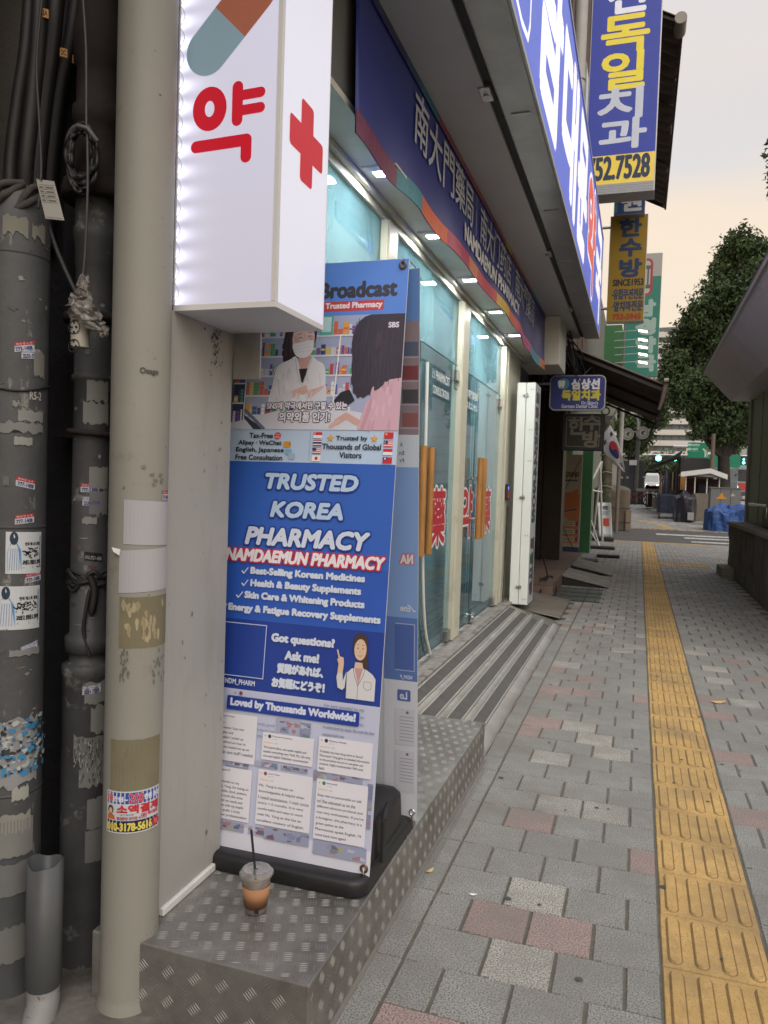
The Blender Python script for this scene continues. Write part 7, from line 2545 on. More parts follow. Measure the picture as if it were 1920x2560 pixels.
bx0, bx1 = atY(1480, 1320, 28.3)[0], atY(1572, 1320, 28.3)[0]
T = heap('covered_stall', 'market stall wrapped in brown tarpaulin and tied with rope beyond the crossing', 'covered stall', bx0, bx1 - 0.02, 28.5, 31.0, 0.0, 1.62, mat('brown_tarpaulin', (0.125, 0.098, 0.068), 0.7, var=0.22, vs=3, bump=0.01, bs=6), 3, folds=0.018, square=9, top=0.86)
b = MB()
for z_ in (0.28, 0.78):
    b.tube([(bx0, 28.42, z_), (bx1 + .02, 28.42, z_), (bx1 + .04, 31, z_)], 0.012, 5)
b.build('rope', M_BLACK, T)
MB().box(bx1 - 0.12, bx1 + 0.06, 28.44, 28.5, 0.0, 0.72).build('timber_edge', mat('pale_brown_board', (0.24, 0.19, 0.14), 0.8), T)

# eyeglass shop sign on a pole
Y = 50.0
T = thing('eyeglass_sign', 'grey eyeglass shaped shop sign with two round eyes on a pole', 'sign', (0, Y, 2.7))
for (px, py, rx, ry) in ((745, 605, 36, 37), (840, 597, 38, 38)):
    cx_, cz_ = atY(*P6(px, py), Y)
    s_ = Y / FPX / 2.572
    b = MB()
    ring = [(cx_ + rx * s_ * math.cos(a), cz_ + ry * s_ * math.sin(a)) for a in np.linspace(0, 2 * PI, 29)[:-1]]
    ring[2 if px > 800 else 12] = (cx_ + (48 if px > 800 else -44) * s_, cz_ + 26 * s_)
    b.add([(x, Y, z) for x, z in ring] + [(x, Y + 0.1, z) for x, z in ring], [(k, (k + 1) % 28, 28 + (k + 1) % 28, 28 + k) for k in range(28)] + [tuple(range(28))[::-1], tuple(range(28, 56))])
    b.build('lens_frame', mat('grey_sign_metal', (0.30, 0.30, 0.29), 0.5), T)
    A = Art(O=(0, Y - .001, 0), U=(1, 0, 0), V=(0, 0, 1), dz=1e-4)
    A.disc(cx_, cz_, rx * s_ * .82, '4A4A48'); A.disc(cx_, cz_, rx * s_ * .72, 'A8A8A2'); A.disc(cx_, cz_, rx * s_ * .60, '55554F'); A.disc(cx_, cz_, rx * s_ * .52, 'A09F98')
    A.disc(cx_ + 4 * s_, cz_, rx * s_ * .34, '26282C'); A.disc(cx_ + 12 * s_, cz_ - 3 * s_, rx * s_ * .20, 'A09F98')
    A.build('eye_print', PRINT, T)
cx_, cz_ = atY(*P6(792, 590), Y)
MB().box(cx_ - .12, cx_ + .12, Y + .02, Y + .08, cz_ - .03, cz_ + .04).build('bridge', _M['grey_sign_metal'], T)
px_, _ = atY(*P6(808, 700), Y + .3)
MB().cyl(px_, Y + .3, 0.3, 7.0, 0.13, 0.12, 12).build('pole', mat('dark_grey_pole', (0.09, 0.09, 0.095), 0.6), T)
MB().box(px_ - .45, px_ + .0, Y + .05, Y + .1, *sorted((atY(1585, 1163, Y)[1], atY(1585, 1150, Y)[1]))).build('notice_box', mat('white_notice', (0.55, 0.57, 0.6), 0.5), T)

# street lamp, white pole, distant signal posts
def px3(px, py, Y): 
    x, z = atY(px, py, Y); return (x, Y, z)
T = thing('street_lamp', 'small white street lamp on a bent arm above the eyeglass sign', 'street lamp', px3(*P6(785, 470), 50.0))
MB().tube(smooth_path([px3(*P6(785, 470), 50.), px3(*P6(806, 505), 50.), px3(*P6(812, 540), 50.), px3(*P6(810, 580), 50.)], 5), 0.07, 8).build('arm', mat('pale_pole', (0.35, 0.36, 0.37), 0.5), T)
x, z = atY(*P6(782, 462), 50.)
MB().lathe(x, 50., [(0.02, z + .4), (0.08, z + .35), (0.07, z + .15), (0.30, z - .12), (0.27, z - .18), (0.0, z - .18)], 14).build('lamp_head', mat('white_lamp_head', (0.7, 0.7, 0.68), 0.5), T)
T = thing('utility_pole', 'pale grey utility pole rising behind the flag', 'pole', (0, 27, 0))
x, _ = atY(*P6(706, 500), 27.)
xb, _ = atY(*P6(690, 700), 27.)
zt = atY(*P6(706, 395), 27.)[1]
MB().tube([(x, 27, 9.5), (x, 27, zt - 2.0)], 0.075, 16).build('shaft', mat('pale_concrete_pole', (0.42, 0.42, 0.40), 0.7, var=0.1), T)
MB().tube([(x - 0.02, 27, zt - 2.0), (x - 0.02, 27, 0)], 0.06, 16).build('base_sleeve', mat('brown_pole_sleeve', (0.16, 0.14, 0.12), 0.7), T)

# ================================================================ kiosk and low wall on the right
M_OLV = mat('olive_green_kiosk_paint', (0.32, 0.39, 0.25), 0.55, var=0.06, vs=2)
M_SOF2 = mat('grey_eave_panel', (0.62, 0.62, 0.62), 0.5, var=0.06, vs=2)
M_RGH = mat('stained_rough_render', (0.17, 0.16, 0.135), 0.95, var=0.35, vs=5, bump=0.012, bs=22, dirt=(0.07, 0.066, 0.06), ds=3, dl=(0.5, 0.68), streak=(1, 1, 0.35))
lw = thing('low_wall', 'low stained rough wall with a stone coping beside the green kiosk', 'wall', (1.6, 12, 0))
b = MB()
# slightly uneven wall face
v, nY_, nZ_ = [], 60, 10
rr_ = random.Random(31)
for i in range(nY_ + 1):
    for j in range(nZ_ + 1):
        v.append((1.535 + 0.02 * math.sin(i * .7) * math.sin(j * .9) + rr_.uniform(-.006, .006) + 0.03 * (1 - j / nZ_) ** 2, 7.0 + 7.8 * i / nY_, 0.86 * j / nZ_))
b.add(v, [(i * (nZ_ + 1) + j, i * (nZ_ + 1) + j + 1, (i + 1) * (nZ_ + 1) + j + 1, (i + 1) * (nZ_ + 1) + j) for i in range(nY_) for j in range(nZ_)], None, True)
b.box(1.545, 4.5, 7.0, 14.80, 0, 0.86)
b.build('wall_face', M_RGH, lw)
for k in range(6):
    y0 = 7.0 + 1.31 * k
    MB().box(1.50, 1.99, y0 + .004, min(14.88, y0 + 1.306), 0.862, 0.925).build('coping_stone', mat('pale_coping_stone', (0.33, 0.30, 0.27), 0.75, var=0.2, vs=4, objrand=0.1), lw, bevel=0.008)
tag(MB().box(1.36, 1.545, 13.9, 14.8, 0, 0.16).build('kerb_block', mat('old_concrete_block', (0.24, 0.23, 0.2), 0.9, var=0.2)), 'low concrete block at the foot of the rough wall corner', 'block')
ks = thing('green_kiosk', 'olive green kiosk with a wide grey panelled eave on the right', 'kiosk', (3, 12, 0.9))
MB().box(1.80, 5.0, 7.0, 14.78, 0.93, 3.3).build('wall', M_OLV, ks)
MB().box(1.765, 1.80, 14.60, 14.80, 0.93, 3.25).build('corner_trim', mat('grey_corner_trim', (0.28, 0.28, 0.27), 0.5), ks)
ee = [(1.03, 3.51), (1.47, 3.03), (1.80, 3.06)]
YE, YS = 14.85, 7.0
for k in range(10):          # sloping underside, panel by panel
    a, c = YS + (YE - YS) * k / 10, YS + (YE - YS) * (k + 1) / 10
    MB().add([(1.03, a + .006, 3.51), (1.47, a + .006, 3.03), (1.47, c - .006, 3.03), (1.03, c - .006, 3.51), (1.05, a + .006, 3.53), (1.49, a + .006, 3.05), (1.49, c - .006, 3.05), (1.05, c - .006, 3.53)],
             [(0, 1, 2, 3), (4, 7, 6, 5), (0, 4, 5, 1), (3, 2, 6, 7)]).build('eave_panel', M_SOF2, ks)
    MB().box(1.474, 1.81, a + .006, c - .006, 3.035, 3.055).build('eave_panel', M_SOF2, ks)
MB().add([(1.03, YE, 3.51), (1.47, YE, 3.03), (1.81, YE, 3.06), (5, YE, 3.06), (5, YE, 5.6), (1.03, YE, 3.56)], [(0, 1, 2, 3, 4, 5)]).add([(1.03, YS, 3.51), (1.47, YS, 3.03), (5, YS, 3.06), (5, YS, 5.6), (1.03, YS, 3.56)], [(4, 3, 2, 1, 0)]).build('gable', M_SOF2, ks)
MB().obox((1.00, YS, 3.505), (0.035, 0, 0), (0, YE - YS + .02, 0), (0, 0, 0.06)).build('eave_edge', mat('pale_eave_edge', (0.36, 0.36, 0.36), 0.4), ks)
MB().obox((1.01, YS, 3.57), (4, 0, 2.1), (0, YE - YS, 0), (0, 0, 0.05)).build('roof', mat('dark_roof', (0.05, 0.05, 0.052), 0.6), ks)
b = MB()
b.tube(smooth_path([(1.80, 11.8, 1.05), (1.70, 11.8, 1.08), (1.69, 11.8, 1.22), (1.69, 12.0, 1.25), (1.69, 13.6, 1.25), (1.80, 13.7, 1.25)], 4), 0.022, 8)
b.build('hand_rail', M_STEEL, ks)
b = MB()
for y_ in (8.2, 9.5, 10.8, 12.1, 13.4):
    b.box(1.792, 1.80, y_, y_ + 0.05, 0.95, 3.05)
    for z_ in (1.1, 1.7, 2.3, 2.9):
        b.tube([(1.792, y_ + .025, z_), (1.784, y_ + .025, z_)], 0.012, 6)
b.build('cover_strip', mat('dull_green_strip', (0.20, 0.25, 0.16), 0.5), ks)
MB().box(1.72, 1.86, 11.2, 12.4, 0.93, 1.18).build('counter_recess', mat('dark_olive', (0.04, 0.05, 0.035), 0.5), ks, bevel=0.02)

# ================================================================ market carts beyond the crossing
M_NAVY = mat('navy_tarpaulin', (0.012, 0.018, 0.045), 0.5, var=0.3, vs=4, bump=0.02, bs=4)
M_BLUE = mat('blue_tarpaulin', (0.025, 0.08, 0.26), 0.5, var=0.3, vs=5, bump=0.05, bs=7)
M_DKW = mat('dark_stained_wood', (0.035, 0.028, 0.024), 0.8, var=0.3, vs=4)
M_TAN = mat('grey_brown_plywood', (0.17, 0.15, 0.115), 0.8, var=0.2, vs=3)


def bxp(l, t, r_, b_, Y, dY, name, m, parent, bevel=0.01):
    x0, z1 = atY(*P6(l, t), Y); x1, _ = atY(*P6(r_, t), Y); _, z0 = atY(*P6((l + r_) / 2, b_), Y)
    return MB().box(x0, x1, Y, Y + dY, z0, z1).build(name, m, parent, bevel=bevel)


# blue heap
x0, _ = atY(*P6(1250, 1225), 31.0); x1, _ = atY(*P6(1545, 1225), 31.0)
h1 = heap('blue_covered_goods', 'pile of goods under a crumpled bright blue tarpaulin by the crossing', 'covered goods', x0 + .05, x1, 31.0, 33.0, 0, 0.90, M_BLUE, 14, folds=0.13, square=3.5, top=0.85, n=90, drop=0.07)
b = MB()
xs0, _ = atY(*P6(1252, 1080), 30.7)
heap('blue_covered_goods', 'blue tarpaulin drape hanging at the left corner of the blue covered pile', 'covered goods', x0 - .02, x0 + 0.85, 30.7, 31.4, 0, 0.82, M_BLUE, 5, folds=0.16, square=2.6, top=0.8, n=60, drop=0.08)

# kiosk stall with dark roof
T = thing('market_kiosk', 'dark wooden market kiosk with a flat black roof under the trees', 'kiosk', atY(1780, 1250, 44.) [:1] + (44., 0))
bxp(1085, 760, 1290, 850, 44., 3.0, 'roof_box', mat('black_roof_panel', (0.022, 0.022, 0.024), 0.6), T)
bxp(1000, 845, 1290, 1120, 44.3, 2.5, 'body', M_DKW, T)
bxp(1085, 850, 1120, 965, 44.1, .1, 'orange_panel', mat('orange_panel', (0.40, 0.18, 0.04), 0.6), T)
bxp(950, 855, 965, 985, 44.1, .1, 'post', mat('red_brown_post', (0.18, 0.09, 0.06), 0.7), T)
for l in (968, 984, 1002, 1030, 1052, 1070):
    bxp(l, 850, l + 9, 1010, 44.15, .1, 'post', M_TAN if l in (1030,) else M_DKW, T)
xa, za = atY(*P6(878, 835), 43.5); xb, zb_ = atY(*P6(1085, 790), 43.5)
MB().obox((xa, 43.5, za), (xb - xa, 0, zb_ - za + .3), (0, 3, 0), (0, 0, 0.07)).obox((xa + .3, 43.4, za + .12), (xb - xa - .3, 0, zb_ - za + .35), (0, 3, 0), (0, 0, 0.06)).build('slanted_roof', _M['black_roof_panel'], T)
# cart with white gable roof
T = thing('gable_cart', 'market cart with a small white gable roof on thin posts', 'market cart', atY(1750, 1250, 41.)[:1] + (41., 0))
pL, pM, pR = [np.array([*atY(*P6(x, y), 41.)]) for x, y in ((1085, 870), (1275, 848), (1385, 888))]
pM2 = np.array([*atY(*P6(1160, 858), 41.)])
b = MB()
for (a, c) in ((pL, pM), (pM, pR)):
    for (t0, t1) in ((0, 1),):
        b.add([(a[0], 41., a[1]), (c[0], 41., c[1]), (c[0], 43.2, c[1]), (a[0], 43.2, a[1]), (a[0], 41., a[1] + .07), (c[0], 41., c[1] + .07), (c[0], 43.2, c[1] + .07), (a[0], 43.2, a[1] + .07)],
              [(0, 1, 5, 4), (4, 5, 6, 7), (0, 3, 2, 1), (2, 3, 7, 6), (0, 4, 7, 3), (1, 2, 6, 5)])
for (a, c) in ((pL, pM), (pM, pR)):
    b.obox((a[0], 40.93, a[1] - .07), (c[0] - a[0], 0, c[1] - a[1]), (0, .06, 0), (0, 0, .24))
b.build('roof', mat('white_tin_roof', (0.66, 0.67, 0.67), 0.5, var=0.1), T)
b = MB()
b.add([(pL[0] + .2, 41.02, pL[1]), (pR[0] - .2, 41.02, pR[1]), (pM[0], 41.02, pM[1])], [(0, 1, 2)])
b.build('gable_board', mat('grey_gable_board', (0.2, 0.2, 0.2), 0.6), T)
for (x, y) in ((1120, 870), (1178, 880), (1255, 890), (1335, 885)):
    xx, zt_ = atY(*P6(x, y), 41.2); _, zb2 = atY(*P6(x, 1000), 41.2)
    MB().tube([(xx, 41.2, zt_), (xx, 41.2, zb2)], 0.03, 6).build('roof_post', M_ALW, T)
bxp(1175, 985, 1290, 1175, 40.8, 2.2, 'cart_body', M_TAN, T)
bxp(1120, 890, 1330, 985, 43., .2, 'back_cloth', mat('dark_red_brown_cloth', (0.04, 0.02, 0.018), 0.9), T)
# navy covered cart
x0, _ = atY(*P6(932, 1100), 42.); x1, _ = atY(*P6(1062, 1100), 42.)
T = heap('navy_covered_cart', 'low cart under a navy blue cover between bikes and dark tarp heap', 'market cart', x0, x1, 42., 43.2, 0.34, 1.0, M_NAVY, 8, folds=0.02, square=8, top=.93)
bxp(950, 1100, 1055, 1135, 42.05, .9, 'cart_base', mat('pale_cart_base', (0.30, 0.31, 0.32), 0.6), T)
for x_ in (x0 + .08, x1 - .2):
    MB().tube([(x_, 42.0, 0.14), (x_ + .08, 42.0, 0.14)], 0.14, 14).build('wheel', M_BLACK, T)
x0, _ = atY(*P6(1045, 1140), 38.5); x1, _ = atY(*P6(1185, 1140), 38.5)
T = heap('dark_covered_goods', 'tall heap of goods under dark purple plastic next to the cart body', 'covered goods', x0, x1, 38.5, 40.2, 0.05, 1.34, mat('dark_purple_plastic', (0.022, 0.022, 0.034), 0.3, var=0.4, vs=5, bump=0.03, bs=5), 10, folds=0.10, square=2.6, top=.78, n=60)
bxp(1130, 1110, 1170, 1160, 38.2, .3, 'white_crate', mat('white_crate', (0.42, 0.43, 0.43), 0.6), T)
# grey electric cabinet
x0, z1 = atY(*P6(1278, 952), 36.); x1, _ = atY(*P6(1475, 952), 36.)
T = thing('electric_cabinet', 'grey electric cabinet with a yellow warning label behind the blue tarpaulin', 'cabinet', (x0, 36., 0))
z0 = 0.2
MB().box(x0, x1, 36., 37., z0, z1).build('body', mat('grey_cabinet_paint', (0.15, 0.155, 0.16), 0.5, var=0.08), T, bevel=0.02)
MB().box(x0 - .03, x1 + .03, 35.97, 37.03, z1, z1 + .05).build('lid', _M['grey_cabinet_paint'], T)
for k in range(1, 3):
    xx = x0 + (x1 - x0) * k / 3
    MB().box(xx - .008, xx + .008, 35.992, 36., z0, z1).build('door_gap', M_BLACK, T)
A = Art(O=(0, 35.992, 0), U=(1, 0, 0), V=(0, 0, 1), dz=1e-4)
cx_, cz_ = atY(*P6(1347, 998), 36.)
A.poly([(cx_ - .14, cz_ - .12), (cx_ + .14, cz_ - .12), (cx_, cz_ + .14)], 'C8862C'); A.rect(cx_ - .2, cz_ - .16, cx_ + .2, cz_ - .10, 'C8962C')
cx_, cz_ = atY(*P6(1420, 996), 36.)
A.poly([(cx_ - .1, cz_ - .06), (cx_ + .1, cz_ - .06), (cx_, cz_ + .08)], 'A8A8A8')
A.build('warning_label', PRINT_MATT, T)
# more stored stall gear packed round the kiosk
for (l, t, r_, b_, Y_, dY, nm, lab, cat, mm) in ((862, 985, 905, 1075, 47.5, .8, 'stacked_crates', 'dark crates stacked under the market table edge', 'crates', M_DKW), (1010, 960, 1046, 1105, 43.2, .6, 'folded_board', 'upright dark board leaning between navy cart and kiosk posts', 'board', M_DKW),
                                              (1196, 925, 1282, 990, 42.9, .5, 'goods_sack', 'dark sack on top of the plywood cart body', 'sack', M_NAVY), (905, 1010, 935, 1085, 45.0, .5, 'tool_box', 'small brown box beside the navy covered cart', 'box', M_TAN)):
    tag(bxp(l, t, r_, b_, Y_, dY, nm, mm, None, bevel=.04), lab, cat)
b = MB()
xa, za = atY(*P6(890, 822), 43.0); xb, zb_ = atY(*P6(1080, 772), 43.0)
for k in range(4):
    b.obox((xa + .25 * k, 42.9 + .02 * k, za + .10 * k + .1), (xb - xa - .2 * k, 0, zb_ - za + .1), (0, 2.2, 0), (0, 0, .035))
tag(b.build('stacked_roof_boards', _M['black_roof_panel'], kind=None), 'loose dark boards stacked on the slanted roof of the market kiosk', 'boards')
x_, z_ = atY(*P6(990, 900), 42.6)
T = thing('folded_parasol', 'dark folded parasol standing behind the navy covered cart', 'parasol', (x_, 42.6, 0))
MB().lathe(x_, 42.6, [(0.02, 2.55), (0.05, 2.5), (0.10, 2.0), (0.14, 1.2), (0.10, 1.05), (0.03, 1.0)], 12).build('canopy', M_NAVY, T)
MB().cyl(x_, 42.6, 0, 1.1, .02, .02, 8).build('pole', M_STEEL, T)
# table with bikes
T = thing('market_table', 'long low table with small goods in front of the dark kiosk', 'table', atY(1625, 1240, 46.)[:1] + (46., 0.2))
bxp(800, 955, 950, 972, 46., 1.5, 'table_top', mat('pale_table_top', (0.22, 0.22, 0.21), 0.6), T)
for l in (870, 905, 940):
    bxp(l, 972, l + 5, 1060, 46.1, .06, 'leg', M_STEEL, T)
rr_ = random.Random(3)
b = MB()
for k in range(14):
    px = rr_.uniform(835, 940)
    xx, zz = atY(*P6(px, 957), 46.3)
    b.box(xx, xx + rr_.uniform(.08, .25), 46.3, 46.5, zz, zz + rr_.uniform(.05, .25), lin(rr_.choice(['7A3038', '2A2A30', '55585C', '30343A'])))
b.build('goods', PRINT_MATT, T, kind='stuff')


def bicycle(label, x, y, rz, col):
    z = ground_z(y) + 0.01
    T = bpy.data.objects.new('bicycle', None)
    COL.objects.link(T)
    T.location = (0, 0, 0)
    T['label'] = label; T['category'] = 'bicycle'; T['group'] = 'parked bicycles'
    F = mat('bike_frame_' + col, {'red': (0.22, 0.02, 0.02), 'grey': (0.12, 0.12, 0.12), 'yellow': (0.2, 0.17, 0.05)}[col], 0.4)
    c, s = math.cos(rz), math.sin(rz)
    def W(p): return (x + p[0] * c - p[1] * s, y + p[0] * s + p[1] * c, z + p[2])
    for wx in (-0.52, 0.52):
        MB().tube([W((wx + .31 * math.cos(a), 0, .33 + .31 * math.sin(a))) for a in np.linspace(0, 2 * PI, 25)], 0.035, 6, cap=False).build('wheel', M_BLACK, T)
        b = MB()
        for q in range(10):
            a = PI * q / 5
            b.tube([W((wx, 0, .33)), W((wx + .3 * math.cos(a), 0, .33 + .3 * math.sin(a)))], 0.003, 4)
        b.build('spokes', M_CABG, T)
    b = MB()
    for p, q in (((-.52, .33), (-.12, .30)), ((-.12, .30), (-.2, .82)), ((-.2, .80), (.36, .82)), ((-.12, .30), (.36, .74)), ((-.52, .33), (-.2, .76)), ((.52, .33), (.34, .95))):
        b.tube([W((p[0], 0, p[1])), W((q[0], 0, q[1]))], 0.030, 7)
    b.build('frame', F, T)
    MB().tube([W((-.34, 0, .86)), W((-.2, 0, .88)), W((-.06, 0, .87))], [0.07, 0.05, 0.02], 8).build('saddle', M_BLACK, T)
    MB().tube([W((.30, -.28, 1.0)), W((.34, 0, .97)), W((.30, .28, 1.0))], 0.016, 7).build('handlebar', M_BLACK, T)
    MB().tube([W((-.12, -.08, .18)), W((-.12, -.08, .3)), W((-.12, .08, .3)), W((-.12, .08, .42))], 0.014, 6).build('crank', M_STEEL, T)
    return T


xb, _ = atY(*P6(805, 1040), 50.)
bicycle('red bicycle standing foremost of the parked bikes', xb + .05, 50., 0.25, 'red')
bicycle('dark grey bicycle leaning behind the red one', xb + 0.65, 50.8, 0.4, 'grey')
bicycle('second grey bicycle squeezed between the red and yellowish ones', xb + .95, 50.2, 0.7, 'grey')
bicycle('second red bicycle at the back of the parked bikes', xb + .35, 51.4, 0.1, 'red')
bicycle('yellowish bicycle parked nearest the navy covered cart', xb + 1.25, 49.4, 0.9, 'yellow')

# dark utility cabinet behind the pole
x0, z1 = atY(*P6(680, 775), 50.6); x1, _ = atY(*P6(856, 775), 50.6)
T = thing('dark_utility_box', 'large dark grey utility cabinet behind the eyeglass sign pole', 'cabinet', (x0, 50.6, 0.4))
MB().box(x0, x1, 50.6, 52.6, 0.4, z1).build('body', mat('dark_slate_paint', (0.045, 0.048, 0.06), 0.5, var=0.1), T, bevel=0.02)
for k in (1, 2, 3):
    xx = x0 + (x1 - x0) * k / 4
    MB().box(xx - .01, xx + .01, 50.585, 50.6, 0.7, z1).build('door_gap', M_BLACK, T)
for (px, py) in ((706, 884), (742, 884), (850, 880)):
    xx, zz = atY(*P6(px, py), 50.58)
    MB().box(xx - .07, xx + .07, 50.57, 50.59, zz - .05, zz + .05).build('label_plate', mat('pale_label', (0.4, 0.4, 0.4), 0.6), T)
bxp(795, 870, 815, 900, 50.5, .05, 'yellow_label', mat('yellow_label', (0.5, 0.4, 0.12), 0.6), T)
bxp(560, 935, 655, 970, 33., .6, 'box_on_stall', mat('cardboard', (0.25, 0.18, 0.11), 0.8), T).name = 'cardboard_box'

# ================================================================ vehicles far down the street
def vehicle(name, label, cat, l, t, r_, b_, Y, L, body, glass_rows, group=None, front=True, lights=False, lit=None):
    x0, z1 = atY(*P6(l, t), Y); x1, _ = atY(*P6(r_, t), Y)
    z0 = ground_z(Y)
    T = thing(name, label, cat, ((x0 + x1) / 2, Y, z0), group)
    W_, H_ = x1 - x0, z1 - z0
    b = MB()
    lv = [(0.0, .16), (0.0, .52), (0.03, .60), (0.07, .95), (0.14, 1.0)]
    rings = []
    for ins, h in lv:
        i = ins * W_
        rings.append([(x0 + i, Y + (.0 if h < .6 else .25 * (h - .5)), z0 + h * H_), (x1 - i, Y + (.0 if h < .6 else .25 * (h - .5)), z0 + h * H_), (x1 - i, Y + L - i, z0 + h * H_), (x0 + i, Y + L - i, z0 + h * H_)])
    v = [p for r in rings for p in r]
    f = [(i * 4 + k, i * 4 + (k + 1) % 4, (i + 1) * 4 + (k + 1) % 4, (i + 1) * 4 + k) for i in range(len(rings) - 1) for k in range(4)] + [(16, 17, 18, 19), (3, 2, 1, 0)]
    b.add(v, f)
    b.build('body', body, T, bevel=0.05)
    MB().obox((x0 + .09 * W_, Y - .01, z0 + .56 * H_), (.82 * W_, 0, 0), (0, .02, 0), (0, .08, .33 * H_)).build('windscreen', glass_rows, T)
    MB().box(x0 + .02 * W_, x1 - .02 * W_, Y - .06, Y + .06, z0 + .15 * H_, z0 + .27 * H_).build('bumper', mat('dark_bumper', (0.08, 0.08, 0.085), 0.5), T, bevel=0.02)
    for sx in (x0 + .08 * W_, x1 - .20 * W_):
        MB().box(sx, sx + .12 * W_, Y - .03, Y + .02, z0 + .33 * H_, z0 + .42 * H_).build('headlight', mat('vehicle_headlight', (0.9, 0.9, 0.85), emit=(1, .95, .85), es=2.0), T)
    for yy in (Y + .18 * L, Y + .8 * L):
        for sx in (x0 + .02, x1 - .24):
            MB().tube([(sx, yy, z0 + .33), (sx + .22, yy, z0 + .33)], 0.33, 16).build('wheel', M_BLACK, T)
    MB().tube([(x0 - .12, Y + .1, z0 + .7 * H_), (x0, Y + .1, z0 + .75 * H_)], .05, 6).tube([(x1 + .12, Y + .1, z0 + .7 * H_), (x1, Y + .1, z0 + .75 * H_)], .05, 6).build('mirror', M_BLACK, T)
    return T


M_VG = mat('vehicle_glass', (0.02, 0.025, 0.03), 0.1)
M_VWH = mat('white_van_paint', (0.7, 0.7, 0.7), 0.3, emit=(1, 1, 1), es=0.12) if False else mat('white_van_paint', (0.78, 0.78, 0.78), 0.3)
V1 = vehicle('white_van', 'white van facing the camera beyond the bikes', 'van', 855, 855, 952, 960, 76., 4.6, M_VWH, mat('painted_glare_glass', (0.45, 0.5, 0.52), 0.2))  # windscreen glare put into a pale glass colour
V2 = vehicle('city_bus', 'dark windowed city bus with a red front sign at the kiosk edge', 'bus', 1448, 806, 1560, 960, 62., 10, mat('blue_grey_bus_paint', (0.30, 0.34, 0.38), 0.4), M_VG)
bxp(1458, 918, 1512, 968, 58., .3, 'red_board', mat('red_board', (0.50, 0.05, 0.05), 0.6), None).name = 'red_barrier'
o = bpy.data.objects['red_barrier']; tag(o, 'red board standing in front of the bus beside the kiosk wall', 'barrier')
V3 = vehicle('city_bus', 'smaller dark bus standing between the tree trunk and the nearer bus', 'bus', 1362, 832, 1415, 950, 80., 10, mat('white_bus_paint', (0.5, 0.5, 0.5), 0.4), M_VG)
T = thing('police_officer_vest', '', '') if False else None

# ================================================================ traffic lights and road sign
def lightpost(label, px, py, Y, arm_to):
    x, z = atY(*P6(px, py), Y)
    T = thing('traffic_light', label, 'traffic light', (x, Y, z), 'green traffic lights over the road')
    w_ = 0.36
    MB().box(x - 1.55 * w_, x + .6 * w_, Y, Y + .25, z - .6 * w_, z + .6 * w_).build('housing', mat('black_signal_housing', (0.03, 0.03, 0.035), 0.5), T, bevel=0.03)
    MB().tube([(x, Y - .01, z), (x, Y - .05, z)], 0.24, 18).build('green_lens', mat('lit_green_lens', (0.1, 0.9, 0.6), emit=(0.12, 1.0, 0.62), es=6.0), T)
    MB().tube([(x - .95 * w_, Y - .01, z), (x - .95 * w_, Y - .04, z)], 0.13, 14).build('dark_lens', M_BLACK, T)
    MB().tube([(x - 5, Y + .15, z + .25), (x + 6, Y + .15, z + .32)], 0.07, 8).build('arm', M_STEEL, T)
    return T


lightpost('left green traffic light hanging in front of the curved office tower', 942, 760, 70., 0)
t2 = lightpost('right green traffic light near the green road sign', 1046, 760, 70., 0)
x, z = atY(*P6(1490, 778), 66.)
T = thing('pedestrian_signal', 'green pedestrian signal glowing above the bus', 'traffic light', (x, 66., z))
MB().box(x - .4, x + .4, 66., 66.3, z - .5, z + .4).build('housing', _M['black_signal_housing'], T, bevel=0.03)
MB().tube([(x, 65.99, z - .14), (x, 65.95, z - .14), ], .10, 10).tube([(x, 65.99, z + .12), (x, 65.95, z + .12)], .07, 10).build('green_figure', _M['lit_green_lens'], T)
MB().tube([(x, 66.2, z - .5), (x, 66.2, 1)], 0.07, 8).build('pole', M_STEEL, T)

x0, z1 = atY(*P6(1133, 658), 60.); x1, z0 = atY(*P6(1256, 758), 60.)
z0 = atY(*P6(1190, 758), 60.)[1]
T = thing('road_sign', 'green overhead direction sign with a white road diagram by the tree', 'road sign', (x0, 60., z0))
MB().box(x0, x1, 60., 60.1, z0, z1).build('board', mat('green_sign_board', (0.01, 0.22, 0.12), 0.5), T, bevel=0.01)
A = Art(O=(0, 59.995, 0), U=(1, 0, 0), V=(0, 0, 1), dz=2e-4, lift=.001)
W_, H_ = x1 - x0, z1 - z0
SC_ = 'A8D4C4'
A.disc(x0 + .08 * W_, z0 + .84 * H_, .11, SC_); A.disc(x0 + .08 * W_, z0 + .56 * H_, .11, SC_)
A.text('한강대교', x0 + .16 * W_, z0 + .78 * H_, x0 + .58 * W_, z0 + .90 * H_, SC_, bold=.012)
A.text('Hangang Br.', x0 + .18 * W_, z0 + .68 * H_, x0 + .62 * W_, z0 + .74 * H_, SC_)
A.text('서울역', x0 + .16 * W_, z0 + .50 * H_, x0 + .50 * W_, z0 + .62 * H_, SC_, bold=.012)
A.text('Seoul Stn.', x0 + .18 * W_, z0 + .40 * H_, x0 + .56 * W_, z0 + .46 * H_, SC_)
A.line([(x0 + .90 * W_, z0 + .06 * H_), (x0 + .90 * W_, z0 + .42 * H_), (x0 + .76 * W_, z0 + .60 * H_)], .12, 'B8D8CC')
A.line([(x0 + .90 * W_, z0 + .40 * H_), (x0 + .98 * W_, z0 + .56 * H_)], .10, 'A8903C')
A.build('print', PRINT_MATT, T)
MB().tube([(x0 - 1, 60.2, z1 - .3), (x1 + 3.5, 60.2, z1 - .3)], .09, 8).tube([(x1 + 3.4, 60.2, z1), (x1 + 3.4, 60.2, 0.5)], .12, 10).build('gantry', M_STEEL, T)
x0, z1 = atY(*P6(1256, 735), 60.)
